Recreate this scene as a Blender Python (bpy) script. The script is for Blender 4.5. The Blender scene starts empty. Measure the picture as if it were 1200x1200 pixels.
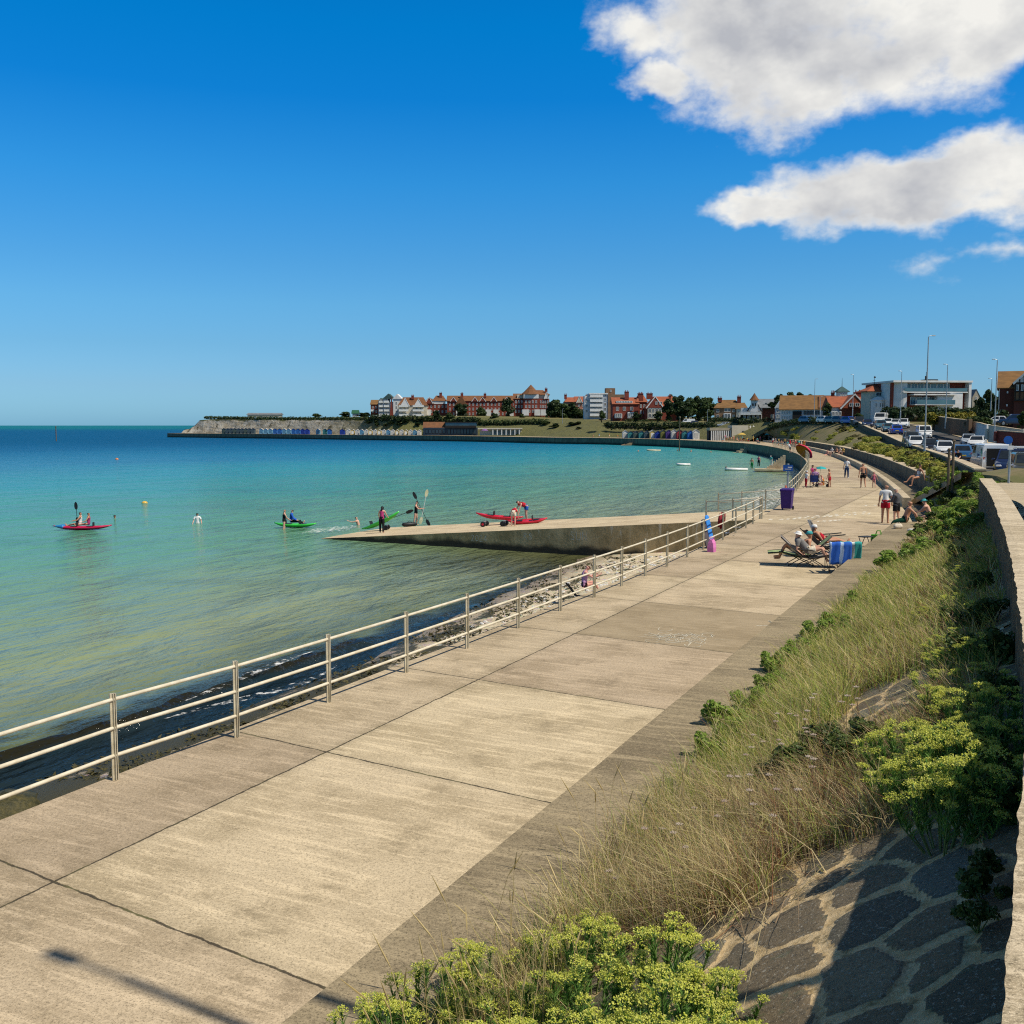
import bpy, bmesh, math, random
import numpy as np
from mathutils import Vector, Matrix, noise as mnoise
random.seed(7); rng = np.random.default_rng(7)
R = math.radians; PI = math.pi
sc = bpy.context.scene
COL = sc.collection
sc.render.engine = 'CYCLES'
sc.cycles.use_denoising = False
sc.cycles.filter_width = 1.15
sc.cycles.sample_clamp_indirect = 4.0
sc.cycles.max_bounces = 6; sc.cycles.diffuse_bounces = 3; sc.cycles.glossy_bounces = 3
sc.cycles.transparent_max_bounces = 8
sc.view_settings.view_transform = 'Standard'
try: sc.view_settings.look = 'None'
except Exception: pass
sc.view_settings.exposure = 0.14; sc.view_settings.gamma = 1.0

# ---------------------------------------------------------------- camera
FPX = 1167.0; PITCH = math.atan(101.5/FPX); CZ = 4.4
cam_d = bpy.data.cameras.new('camera'); cam = bpy.data.objects.new('camera', cam_d); COL.objects.link(cam)
cam.location = (0, 0, CZ); cam.rotation_euler = (PI/2-PITCH, 0, 0)
cam_d.sensor_width = 36; cam_d.sensor_fit = 'HORIZONTAL'; cam_d.lens = 36*FPX/1200
cam_d.clip_start = .1; cam_d.clip_end = 60000
sc.camera = cam

def ray(px, py):                       # direction seen at a place in the survey photo
    cx = (px-600)/FPX; cy = (600-py)/FPX; c = math.cos(PITCH); s = math.sin(PITCH)
    return Vector((cx, c+s*cy, -s+c*cy))
def U(px, py, z=0.0):                  # survey point on a level plane
    d = ray(px, py); k = (z-CZ)/d.z; return Vector((0, 0, CZ))+d*k
def UD(px, py, y):                     # survey point at a known distance
    d = ray(px, py); k = y/d.y; return Vector((0, 0, CZ))+d*k
UU = Vector((.4472, .8944, 0)); NN = Vector((.8944, -.4472, 0))
def T(t, n, z=0.0): return UU*t+NN*n+Vector((0, 0, z))
PROMROT = math.atan2(UU.y, UU.x)-PI/2  # z rotation that turns local +y along the promenade

# ---------------------------------------------------------------- materials
class NT:
    def __init__(s, tree): s.t = tree; s.n = tree.nodes; s.l = tree.links
    def add(s, typ, **kw):
        nd = s.n.new(typ)
        for k, v in kw.items():
            if hasattr(nd, k): setattr(nd, k, v)
        return nd
    def set(s, nd, name, v):
        if isinstance(v, bpy.types.NodeSocket): s.l.new(v, nd.inputs[name])
        else: nd.inputs[name].default_value = v
    def m(s, op, a, b=None, c=None, clamp=False):
        nd = s.n.new('ShaderNodeMath'); nd.operation = op; nd.use_clamp = clamp
        for i, v in enumerate((a, b, c)):
            if v is not None: s.set(nd, i, v)
        return nd.outputs[0]
    def ss(s, v, lo, hi):              # smoothstep
        nd = s.n.new('ShaderNodeMapRange'); nd.interpolation_type = 'SMOOTHSTEP'
        s.set(nd, 0, v); nd.inputs[1].default_value = lo; nd.inputs[2].default_value = hi
        nd.inputs[3].default_value = 0; nd.inputs[4].default_value = 1
        return nd.outputs[0]
    def mix(s, f, a, b, blend='MIX'):
        nd = s.n.new('ShaderNodeMix'); nd.data_type = 'RGBA'; nd.blend_type = blend
        s.set(nd, 0, f)
        for i, v in ((6, a), (7, b)):
            if isinstance(v, bpy.types.NodeSocket): s.l.new(v, nd.inputs[i])
            else: nd.inputs[i].default_value = (v[0], v[1], v[2], 1)
        return nd.outputs[2]
    def noise(s, vec, scale, detail=4, rough=.55, out=0, dist=0):
        nd = s.n.new('ShaderNodeTexNoise'); nd.inputs['Scale'].default_value = scale
        nd.inputs['Detail'].default_value = detail; nd.inputs['Roughness'].default_value = rough
        nd.inputs['Distortion'].default_value = dist
        if vec is not None: s.l.new(vec, nd.inputs['Vector'])
        return nd.outputs[out]
    def vor(s, vec, scale, feature='F1', out=0, rnd=1.0):
        nd = s.n.new('ShaderNodeTexVoronoi'); nd.feature = feature; nd.inputs['Scale'].default_value = scale
        nd.inputs['Randomness'].default_value = rnd
        if vec is not None: s.l.new(vec, nd.inputs['Vector'])
        return nd.outputs[out]
    def mapping(s, vec, scale=(1, 1, 1), rot=(0, 0, 0), loc=(0, 0, 0)):
        nd = s.n.new('ShaderNodeMapping'); nd.inputs['Scale'].default_value = scale
        nd.inputs['Rotation'].default_value = rot; nd.inputs['Location'].default_value = loc
        s.l.new(vec, nd.inputs['Vector']); return nd.outputs[0]
    def sep(s, vec):
        nd = s.n.new('ShaderNodeSeparateXYZ'); s.l.new(vec, nd.inputs[0]); return nd.outputs
    def comb(s, x, y, z=0.0):
        nd = s.n.new('ShaderNodeCombineXYZ')
        for i, v in enumerate((x, y, z)): s.set(nd, i, v)
        return nd.outputs[0]
    def ramp(s, f, stops, interp='LINEAR'):
        nd = s.n.new('ShaderNodeValToRGB'); nd.color_ramp.interpolation = interp; e = nd.color_ramp.elements
        while len(e) > 1: e.remove(e[-1])
        e[0].position = stops[0][0]; e[0].color = (*stops[0][1], 1)
        for p, c in stops[1:]:
            q = e.new(p); q.color = (*c, 1)
        s.l.new(f, nd.inputs[0]); return nd.outputs[0]
    def bump(s, h, strength=.3, dist=.02, normal=None):
        nd = s.n.new('ShaderNodeBump'); nd.inputs['Strength'].default_value = strength
        nd.inputs['Distance'].default_value = dist; s.l.new(h, nd.inputs['Height'])
        if normal is not None: s.l.new(normal, nd.inputs['Normal'])
        return nd.outputs[0]

def new_mat(name):
    m = bpy.data.materials.new(name); m.use_nodes = True
    nt = NT(m.node_tree); b = m.node_tree.nodes['Principled BSDF']
    return m, nt, b
MATS = {}
def mat(name, c1, c2=None, scale=3.0, rough=.8, bump=0.0, bscale=25.0, metal=0.0, spec=.3, coat=0.0, stretch=None, lo=.35, hi=.65, trans=0.0, emit=None):
    if name in MATS: return MATS[name]
    m, nt, b = new_mat(name)
    tc = nt.add('ShaderNodeTexCoord').outputs['Object']
    v = nt.mapping(tc, scale=stretch) if stretch else tc
    if c2 is None: c2 = tuple(x*.82 for x in c1)
    f = nt.ss(nt.noise(v, scale, 6, .6), lo, hi)
    col = nt.mix(f, c1, c2)
    fine = nt.noise(tc, bscale, 3, .6)
    col = nt.mix(nt.m('MULTIPLY', fine, .35), col, tuple(x*.6 for x in c1))
    nt.l.new(col, b.inputs['Base Color'])
    b.inputs['Roughness'].default_value = rough; b.inputs['Metallic'].default_value = metal
    b.inputs['Specular IOR Level'].default_value = spec
    if coat: b.inputs['Coat Weight'].default_value = coat; b.inputs['Coat Roughness'].default_value = .05
    if bump: nt.l.new(nt.bump(fine, bump, .02), b.inputs['Normal'])
    MATS[name] = m; return m

def leafmat(name, c1, c2, trans=.25, rough=.55):
    if name in MATS: return MATS[name]
    m, nt, b = new_mat(name)
    geo = nt.add('ShaderNodeNewGeometry')
    col = nt.mix(geo.outputs['Random Per Island'], c1, c2)
    tc = nt.add('ShaderNodeTexCoord').outputs['Object']
    col = nt.mix(nt.m('MULTIPLY', nt.ss(nt.noise(tc, 1.3, 3), .4, .65), .45), col, tuple(x*.55 for x in c1))
    nt.l.new(col, b.inputs['Base Color']); b.inputs['Roughness'].default_value = rough
    b.inputs['Specular IOR Level'].default_value = .2
    tr = nt.add('ShaderNodeBsdfTranslucent'); nt.l.new(col, tr.inputs['Color'])
    mx = nt.add('ShaderNodeMixShader'); mx.inputs[0].default_value = trans
    nt.l.new(b.outputs[0], mx.inputs[1]); nt.l.new(tr.outputs[0], mx.inputs[2])
    out = m.node_tree.nodes['Material Output']; nt.l.new(mx.outputs[0], out.inputs[0])
    MATS[name] = m; return m

# ---------------------------------------------------------------- objects
def tag(o, label=None, cat=None, group=None, kind=None):
    if label: o['label'] = label
    if cat: o['category'] = cat
    if group: o['group'] = group
    if kind: o['kind'] = kind
    return o
def thing(name, label, cat, loc=(0, 0, 0), rz=0.0, group=None):
    o = bpy.data.objects.new(name, None); COL.objects.link(o); o.empty_display_size = .2
    o.location = loc; o.rotation_euler = (0, 0, rz)
    return tag(o, label, cat, group)
def link_mesh(name, me, mats, parent=None, smooth=False):
    if not isinstance(mats, (list, tuple)): mats = [mats]
    for m in mats: me.materials.append(m)
    if smooth: me.polygons.foreach_set('use_smooth', [True]*len(me.polygons))
    o = bpy.data.objects.new(name, me); COL.objects.link(o)
    if parent is not None: o.parent = parent
    return o
def dup(o, loc=None, rz=None, scale=None, label=None, group=None):
    def cp(s, par):
        c = s.copy(); COL.objects.link(c)
        if par is not None: c.parent = par
        for k in KIDS.get(s.name, []): cp(k, c)
        return c
    def kids(s):
        KIDS[s.name] = list(s.children)
        for k in s.children: kids(k)
    KIDS = {}; kids(o)
    c = cp(o, None)
    if loc is not None: c.location = loc
    if rz is not None: c.rotation_euler = (0, 0, rz)
    if scale is not None: c.scale = (scale, scale, scale) if not isinstance(scale, tuple) else scale
    if label: c['label'] = label
    if group: c['group'] = group
    return c

class MB:
    def __init__(s): s.v = []; s.f = []; s.m = []
    def face(s, pts, mi=0):
        i = len(s.v); s.v += [tuple(p) for p in pts]; s.f.append(tuple(range(i, i+len(pts)))); s.m.append(mi)
    def grid(s, rows, mi=0, close=False, caps=False):   # rows of equal length points
        b = len(s.v); n = len(rows[0])
        for r in rows: s.v += [tuple(p) for p in r]
        for i in range(len(rows)-1):
            for j in range(n if close else n-1):
                k = (j+1) % n
                s.f.append((b+i*n+j, b+i*n+k, b+(i+1)*n+k, b+(i+1)*n+j)); s.m.append(mi)
        if caps:
            s.f.append(tuple(b+j for j in range(n))[::-1]); s.m.append(mi)
            s.f.append(tuple(b+(len(rows)-1)*n+j for j in range(n))); s.m.append(mi)
    def box(s, c, size, rz=0.0, mi=0, bev=0.0):
        x, y, z = (q/2 for q in size); ca, sa = math.cos(rz), math.sin(rz)
        def P(a, b, h): return (c[0]+a*ca-b*sa, c[1]+a*sa+b*ca, c[2]+h)
        if bev <= 0:
            b = [P(-x,-y,-z),P(x,-y,-z),P(x,y,-z),P(-x,y,-z)]; t = [P(-x,-y,z),P(x,-y,z),P(x,y,z),P(-x,y,z)]
            s.grid([b, t], mi, True, True)
        else:
            def ring(dx, dy, h):
                a, q = x-dx, y-dy; e = min(bev, a*.9, q*.9)
                return [P(-a+e,-q,h),P(a-e,-q,h),P(a,-q+e,h),P(a,q-e,h),P(a-e,q,h),P(-a+e,q,h),P(-a,q-e,h),P(-a,-q+e,h)]
            s.grid([ring(bev,bev,-z), ring(0,0,-z+bev), ring(0,0,z-bev), ring(bev,bev,z)], mi, True, True)
    def tube(s, pts, r, seg=6, mi=0, cap=True):
        pts = [Vector(p) for p in pts]; rs = r if isinstance(r, (list, tuple)) else [r]*len(pts)
        rows = []
        prev = None
        for i, p in enumerate(pts):
            d = (pts[min(i+1, len(pts)-1)]-pts[max(i-1, 0)])
            if d.length < 1e-9: d = Vector((0, 0, 1))
            d.normalize()
            if prev is None:
                a = Vector((0, 0, 1)) if abs(d.z) < .9 else Vector((1, 0, 0))
                x = d.cross(a).normalized()
            else: x = (prev-d*prev.dot(d)).normalized()
            prev = x; y = d.cross(x)
            rows.append([p+x*math.cos(2*PI*k/seg)*rs[i]+y*math.sin(2*PI*k/seg)*rs[i] for k in range(seg)])
        s.grid(rows, mi, True, cap)
    def prism(s, poly, z0, z1, mi=0):
        s.grid([[(p[0], p[1], z0) for p in poly], [(p[0], p[1], z1) for p in poly]], mi, True, True)
    def lathe(s, prof, c=(0, 0, 0), seg=12, mi=0, sx=1, sy=1):
        rows = [[(c[0]+r*sx*math.cos(2*PI*k/seg), c[1]+r*sy*math.sin(2*PI*k/seg), c[2]+z) for k in range(seg)] for r, z in prof]
        s.grid(rows, mi, True, True)
    def build(s, name, mats, parent=None, smooth=False):
        me = bpy.data.meshes.new(name); me.from_pydata(s.v, [], s.f)
        if any(s.m): me.polygons.foreach_set('material_index', s.m)
        if not me.materials: pass
        bm = bmesh.new(); bm.from_mesh(me); bmesh.ops.recalc_face_normals(bm, faces=bm.faces); bm.to_mesh(me); bm.free()
        me.update()
        return link_mesh(name, me, mats, parent, smooth)

def np_mesh(verts, faces, midx=None, name='mesh'):      # faces: (N,4) or (N,3) int array
    me = bpy.data.meshes.new(name); nf, k = faces.shape
    me.vertices.add(len(verts)); me.vertices.foreach_set('co', np.asarray(verts, np.float32).ravel())
    me.loops.add(nf*k); me.loops.foreach_set('vertex_index', faces.astype(np.int32).ravel())
    me.polygons.add(nf); me.polygons.foreach_set('loop_start', np.arange(0, nf*k, k, dtype=np.int32))
    me.polygons.foreach_set('loop_total', np.full(nf, k, np.int32))
    if midx is not None: me.polygons.foreach_set('material_index', np.asarray(midx, np.int32))
    me.update(calc_edges=True); me.validate(); return me

def catmull(pts, per=8):
    pts = [Vector(p) for p in pts]; out = []
    P = [pts[0]*2-pts[1]]+pts+[pts[-1]*2-pts[-2]]
    for i in range(1, len(P)-2):
        a, b, c, d = P[i-1], P[i], P[i+1], P[i+2]
        for k in range(per):
            t = k/per
            out.append(.5*((2*b)+(c-a)*t+(2*a-5*b+4*c-d)*t*t+(3*b-a-3*c+d)*t**3))
    out.append(pts[-1]); return out
def lin(pts, per=8):
    out = []
    for a, b in zip(pts[:-1], pts[1:]):
        for k in range(per): out.append(Vector(a).lerp(Vector(b), k/per))
    out.append(Vector(pts[-1])); return out
def normals2d(path):                    # right-hand unit normals of a plan path
    out = []
    for i in range(len(path)):
        d = path[min(i+1, len(path)-1)]-path[max(i-1, 0)]; d.z = 0; d.normalize(); out.append(Vector((d.y, -d.x, 0)))
    return out

# ---------------------------------------------------------------- light and sky
SUN_EL = R(55); SUN_DIR = Vector((math.cos(SUN_EL)*.869, -math.cos(SUN_EL)*.495, math.sin(SUN_EL)))
sd = bpy.data.lights.new('sun', 'SUN'); sd.energy = 4.7; sd.angle = R(.5); sd.color = (1, .93, .8)
so = bpy.data.objects.new('sun', sd); COL.objects.link(so); so.rotation_euler = SUN_DIR.to_track_quat('Z', 'Y').to_euler()
so.location = (30, -20, 60)
w = bpy.data.worlds.new('World'); sc.world = w; w.use_nodes = True
nt = NT(w.node_tree)
for nd in list(w.node_tree.nodes): w.node_tree.nodes.remove(nd)
sky = nt.add('ShaderNodeTexSky', sky_type='NISHITA'); sky.sun_disc = False
sky.sun_elevation = SUN_EL; sky.sun_rotation = math.atan2(SUN_DIR.x, SUN_DIR.y)
sky.air_density = 1.0; sky.dust_density = .6; sky.ozone_density = 2.0; sky.altitude = 0
bg = nt.add('ShaderNodeBackground'); bg.inputs[1].default_value = .136
tc0 = nt.add('ShaderNodeTexCoord').outputs['Generated']
el0 = nt.m('ARCSINE', nt.sep(tc0)[2])
SKYT = [(0.0, (.305, .66, 1.15)), (.012, (.302, .638, 1.1)), (.073, (.30, .555, .90)), (.148, (.264, .538, .806)), (.223, (.247, .579, .832)), (.297, (.2, .574, .855)), (.44, (.10, .593, .96)), (.583, (.02, .54, 1.0)), (.70, (.004, .576, 1.03)), (.79, (.004, .56, 1.02)), (.95, (.30, .40, .50)), (1.0, (.40, .43, .45))]
tint = nt.ramp(nt.m('DIVIDE', el0, R(30), clamp=True), SKYT)
nt.l.new(nt.mix(1.0, sky.outputs[0], tint, 'MULTIPLY'), bg.inputs[0])
tc = nt.add('ShaderNodeTexCoord').outputs['Generated']
xyz = nt.sep(tc)
az = nt.m('ARCTAN2', xyz[0], xyz[1]); el = nt.m('ARCSINE', xyz[2])
vec = nt.comb(az, nt.m('MULTIPLY', el, 1.45), 0.0)
n1 = nt.noise(vec, 13, 7, .6)
n2 = nt.noise(vec, 6, 2, .5)
wp = nt.sep(nt.noise(vec, 15, 4, .62, out=1))
azw = nt.m('ADD', az, nt.m('MULTIPLY', nt.m('SUBTRACT', wp[0], .5), .062)); elw = nt.m('ADD', el, nt.m('MULTIPLY', nt.m('SUBTRACT', wp[1], .5), .045))
def A_(px): return math.atan((px-600)/FPX)
def E_(px, py): return math.atan((498.5-py)/FPX/math.sqrt(1+((px-600)/FPX)**2)*1.0)
ells = [(975,25,285,108,1),(905,105,100,66,1),(1110,38,170,66,1),(740,55,62,38,.6),(770,105,60,22,.7),(1270,10,110,48,1),
        (1090,231,220,46,1),(1130,212,115,42,1),(885,250,78,24,.8),(1260,215,150,52,1),
        (1155,302,62,10,.24),(1080,311,10,6,.05)]
dens = None
for (x, y, rx, ry, wt) in ells:
    a0, e0 = A_(x), E_(x, y)
    dx = nt.m('DIVIDE', nt.m('SUBTRACT', azw, a0), rx/FPX/1.08); dy = nt.m('DIVIDE', nt.m('SUBTRACT', elw, e0), ry/FPX/1.0)
    q = nt.m('MULTIPLY', nt.m('SUBTRACT', 1.0, nt.m('SQRT', nt.m('ADD', nt.m('MULTIPLY', dx, dx), nt.m('MULTIPLY', dy, dy)))), wt)
    dens = q if dens is None else nt.m('MAXIMUM', dens, q)
dd = nt.m('ADD', nt.m('MINIMUM', nt.m('MULTIPLY', dens, 1.3), .55), nt.m('MULTIPLY', nt.m('SUBTRACT', n1, .5), 1.35))
alpha = nt.ss(dd, -.12, .5)
inner = nt.ss(dd, .15, .62)
n3 = nt.noise(nt.mapping(vec, loc=(-.010, -.022, 0)), 13, 4, .6)     # the same field a little towards the sun
relief = nt.m('MULTIPLY', nt.m('SUBTRACT', n1, n3), 2.2)
grey = nt.m('ADD', nt.m('MULTIPLY', nt.m('MULTIPLY', inner, nt.ss(n2, .28, .68)), .9), nt.m('MULTIPLY', relief, -.75), clamp=True)
ccol = nt.mix(grey, (.88, .87, .83), (.47, .485, .525))
bg2 = nt.add('ShaderNodeBackground'); bg2.inputs[1].default_value = .92
nt.l.new(ccol, bg2.inputs[0])
mx = nt.add('ShaderNodeMixShader'); nt.l.new(alpha, mx.inputs[0]); nt.l.new(bg.outputs[0], mx.inputs[1]); nt.l.new(bg2.outputs[0], mx.inputs[2])
w.cycles.sampling_method = 'MANUAL'; w.cycles.sample_map_resolution = 512
wo = nt.add('ShaderNodeOutputWorld'); nt.l.new(mx.outputs[0], wo.inputs[0])
# ---------------------------------------------------------------- people
SKIN = {'fair': mat('skin_fair', (.62, .36, .25), (.58, .31, .21), rough=.55, bscale=60),
        'tan': mat('skin_tanned', (.50, .25, .145), (.44, .21, .12), rough=.55, bscale=60),
        'pink': mat('skin_pink', (.63, .33, .25), (.60, .27, .20), rough=.55, bscale=60)}
CLOTHC = {'white': (.78, .77, .74), 'grey': (.10, .10, .105), 'black': (.018, .018, .02), 'red': (.50, .02, .04), 'navy': (.02, .035, .10),
          'jeans': (.03, .07, .16), 'green': (.03, .30, .08), 'dkgreen': (.01, .06, .035), 'pink': (.62, .16, .22), 'blue': (.03, .12, .5),
          'midgrey': (.22, .21, .2), 'yellow': (.62, .42, .1), 'teal': (.08, .42, .42), 'orange': (.6, .22, .03), 'magenta': (.42, .05, .16), 'cream': (.7, .62, .48), 'lilac': (.55, .3, .5)}
def cloth(c): return mat('cloth_'+c, CLOTHC[c], tuple(x*.75 for x in CLOTHC[c]), scale=6, rough=.9, bump=.25, bscale=40, spec=.1)
HAIRC = {'brown': (.045, .022, .012), 'black': (.012, .01, .01), 'grey': (.35, .33, .30), 'blond': (.42, .28, .12), 'white': (.62, .6, .56), 'red': (.16, .05, .02)}
def hairm(c): return mat('hair_'+c, HAIRC[c], tuple(x*.6 for x in HAIRC[c]), scale=20, rough=.6, stretch=(1, 1, .2))
EYEM = mat('eye_dark', (.02, .015, .012), rough=.2)

def sag(a, out=0.0):                   # sagittal direction: 0 down, 90 forward, 180 up; out = sideways lean
    a = R(a); o = R(out); return Vector((math.sin(o), math.sin(a)*math.cos(o), -math.cos(a)*math.cos(o)))
PEOPLE = []
def person(label, loc, rz, group=None, h=1.72, skin='fair', hair='brown', style='short', clothes=(), lean=4, nod=0, turn=0,
           lt=4, ls=-2, rt=-4, rs=-8, labd=3, rabd=3, la=(6, 14), lf=(12, 6), ra=(6, 14), rf=(12, 6), drop=None, fine=True, child=False, build=1.0, foot=None, female=False):
    k = h/1.75; hd = 1.28 if child else 1.0
    V = []; E = []; RAD = []; BON = []
    def j(p, r, par=None, reg=None):
        V.append(Vector(p)); RAD.append(r); i = len(V)-1
        if par is not None: E.append((par, i)); BON.append((reg, par, i))
        return i
    ld = R(lean); sp = Vector((0, math.sin(ld), math.cos(ld))); fw = Vector((0, math.cos(ld), -math.sin(ld)))
    pel = j((0, 0, 0), .125*build); P0 = V[pel]
    wai = j(P0+sp*.15, (.108 if female else .118)*build, pel, 'hips')
    che = j(P0+sp*.32, .132*build, wai, 'torso'); sho = j(P0+sp*.45, .105*build, che, 'torso')
    neck = j(P0+sp*.53, .056, sho, 'neck')
    nd = R(lean*.55-nod*1.0 if False else lean*.5+nod); hu = Vector((math.sin(R(turn))*.15, math.sin(nd), math.cos(nd))).normalized()
    hf0 = Vector((0, math.cos(nd), -math.sin(nd)))
    hf = (hf0*math.cos(R(turn))+Vector((1, 0, 0))*math.sin(R(turn))).normalized()
    c1 = j(V[neck]+hu*.07*hd+hf*.012, .066*hd, neck, 'head'); c2 = j(V[c1]+hu*.07*hd+hf*.012, .092*hd, c1, 'head'); c3 = j(V[c2]+hu*.065*hd-hf*.008, .084*hd, c2, 'head')
    for s, th, sh, ab, key in ((-1, lt, ls, labd, 'l'), (1, rt, rs, rabd, 'r')):
        hip = j(P0+Vector((s*.088, 0, -.03)), .098*build, pel, 'hips')
        td = sag(th, s*ab)
        m1 = j(V[hip]+td*.2, .082*build, hip, 'thigh'); kn = j(V[hip]+td*.42, .058, m1, 'knee')
        sdir = sag(sh, s*ab*.4)
        ca = j(V[kn]+sdir*.14, .056, kn, 'shin'); an = j(V[kn]+sdir*.40, .036, ca, 'shin')
        fa = foot if foot is not None else (90 if abs(sh) < 50 else sh+75)
        fd = sag(fa, s*8)
        he = j(V[an]+sdir*.045-fd*.02, .040, an, 'foot'); to = j(V[he]+fd*.14+sdir*.012, .034, he, 'foot'); j(V[to]+fd*.055, .022, to, 'foot')
    for s, (ua, uo), (fa_, fo), in ((-1, la, lf), (1, ra, rf)):
        wdt = .168 if female else .185
        shd = j(V[sho]+Vector((s*wdt*build**.5, 0, 0))+sp*.0, .062*build**.5, sho, 'shoulder')
        ud = sag(ua, s*uo); e0 = j(V[shd]+ud*.14, .047*build**.5, shd, 'uarm'); e1 = j(V[shd]+ud*.29, .038, e0, 'uarm2')
        fd = sag(fa_, s*fo); f1 = j(V[e1]+fd*.10, .037, e1, 'farm'); wr = j(V[e1]+fd*.25, .025, f1, 'farm')
        if fine:
            side = fd.cross(Vector((0, 1, 0)) if abs(fd.y) < .8 else Vector((0, 0, 1))).normalized(); nrm = side.cross(fd).normalized()
            pm = j(V[wr]+fd*.06, .032, wr, 'hand')
            for q, (off, ln) in enumerate(((-.028, .075), (-.009, .088), (.010, .082), (.028, .062))):
                b = j(V[pm]+fd*.035+side*off, .0105, pm, 'hand'); mdl = j(V[b]+(fd*.9+nrm*.3).normalized()*ln*.5, .0095, b, 'hand')
                j(V[mdl]+(fd*.6+nrm*.75).normalized()*ln*.5, .008, mdl, 'hand')
            tb = j(V[wr]+fd*.03-side*.032, .013, wr, 'hand'); j(V[tb]+(fd*.75-side*.5).normalized()*.05, .010, tb, 'hand')
        else:
            pm = j(V[wr]+fd*.07, .034, wr, 'hand'); j(V[pm]+fd*.08, .018, pm, 'hand')
    zmin = min(v.z-r for v, r in zip(V, RAD))
    off = Vector((0, 0, -zmin if drop is None else drop/k))
    V = [(v+off)*k for v in V]; RAD = [r*k for r in RAD]
    me = bpy.data.meshes.new('person'); me.from_pydata([tuple(v) for v in V], E, [])
    o = bpy.data.objects.new('skeleton', me); COL.objects.link(o)
    sk = o.modifiers.new('s', 'SKIN'); sk.use_smooth_shade = True; sk.branch_smoothing = .3
    for i, sv in enumerate(me.skin_vertices[0].data): sv.radius = (RAD[i], RAD[i]); sv.use_root = (i == 0)
    su = o.modifiers.new('u', 'SUBSURF'); su.levels = su.render_levels = 2 if fine else 1
    PEOPLE.append(dict(o=o, V=V, RAD=RAD, BON=BON, label=label, loc=Vector(loc), rz=rz, group=group, skin=skin, hair=hair, style=style, clothes=clothes, fine=fine,
                       head=(V[c2], hu, hf, .092*hd*k), k=k))

def clothes_piece(par, me_v, me_n, me_f, keep, name, material, off):
    used = sorted({i for f in keep for i in me_f[f]}); mp = {v: i for i, v in enumerate(used)}
    vs = [tuple(me_v[i]+me_n[i]*off) for i in used]; fs = [tuple(mp[i] for i in me_f[f]) for f in keep]
    if not fs: return None
    m = bpy.data.meshes.new(name); m.from_pydata(vs, [], fs); m.update()
    o = link_mesh(name, m, material, par, True)
    so_ = o.modifiers.new('t', 'SOLIDIFY'); so_.thickness = off*.9; so_.offset = -1
    return o
GARM = {'tshirt': ({'torso', 'shoulder', 'uarm', 'hips'}, .016), 'longshirt': ({'torso', 'shoulder', 'uarm', 'uarm2', 'farm', 'hips'}, .02), 'vest': ({'torso', 'hips'}, .016), 'lifejacket': ({'torso'}, .045),
        'shorts': ({'hipslow', 'thigh'}, .022), 'longshorts': ({'hipslow', 'thigh', 'knee', 'shinup'}, .024), 'trousers': ({'hipslow', 'thigh', 'knee', 'shin', 'shinup'}, .02), 'trunks': ({'hipslow'}, .014),
        'swimsuit': ({'torso', 'hips', 'hipslow'}, .012), 'bikini_top': ({'bust'}, .012), 'shoes': ({'foot'}, .012)}
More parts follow.
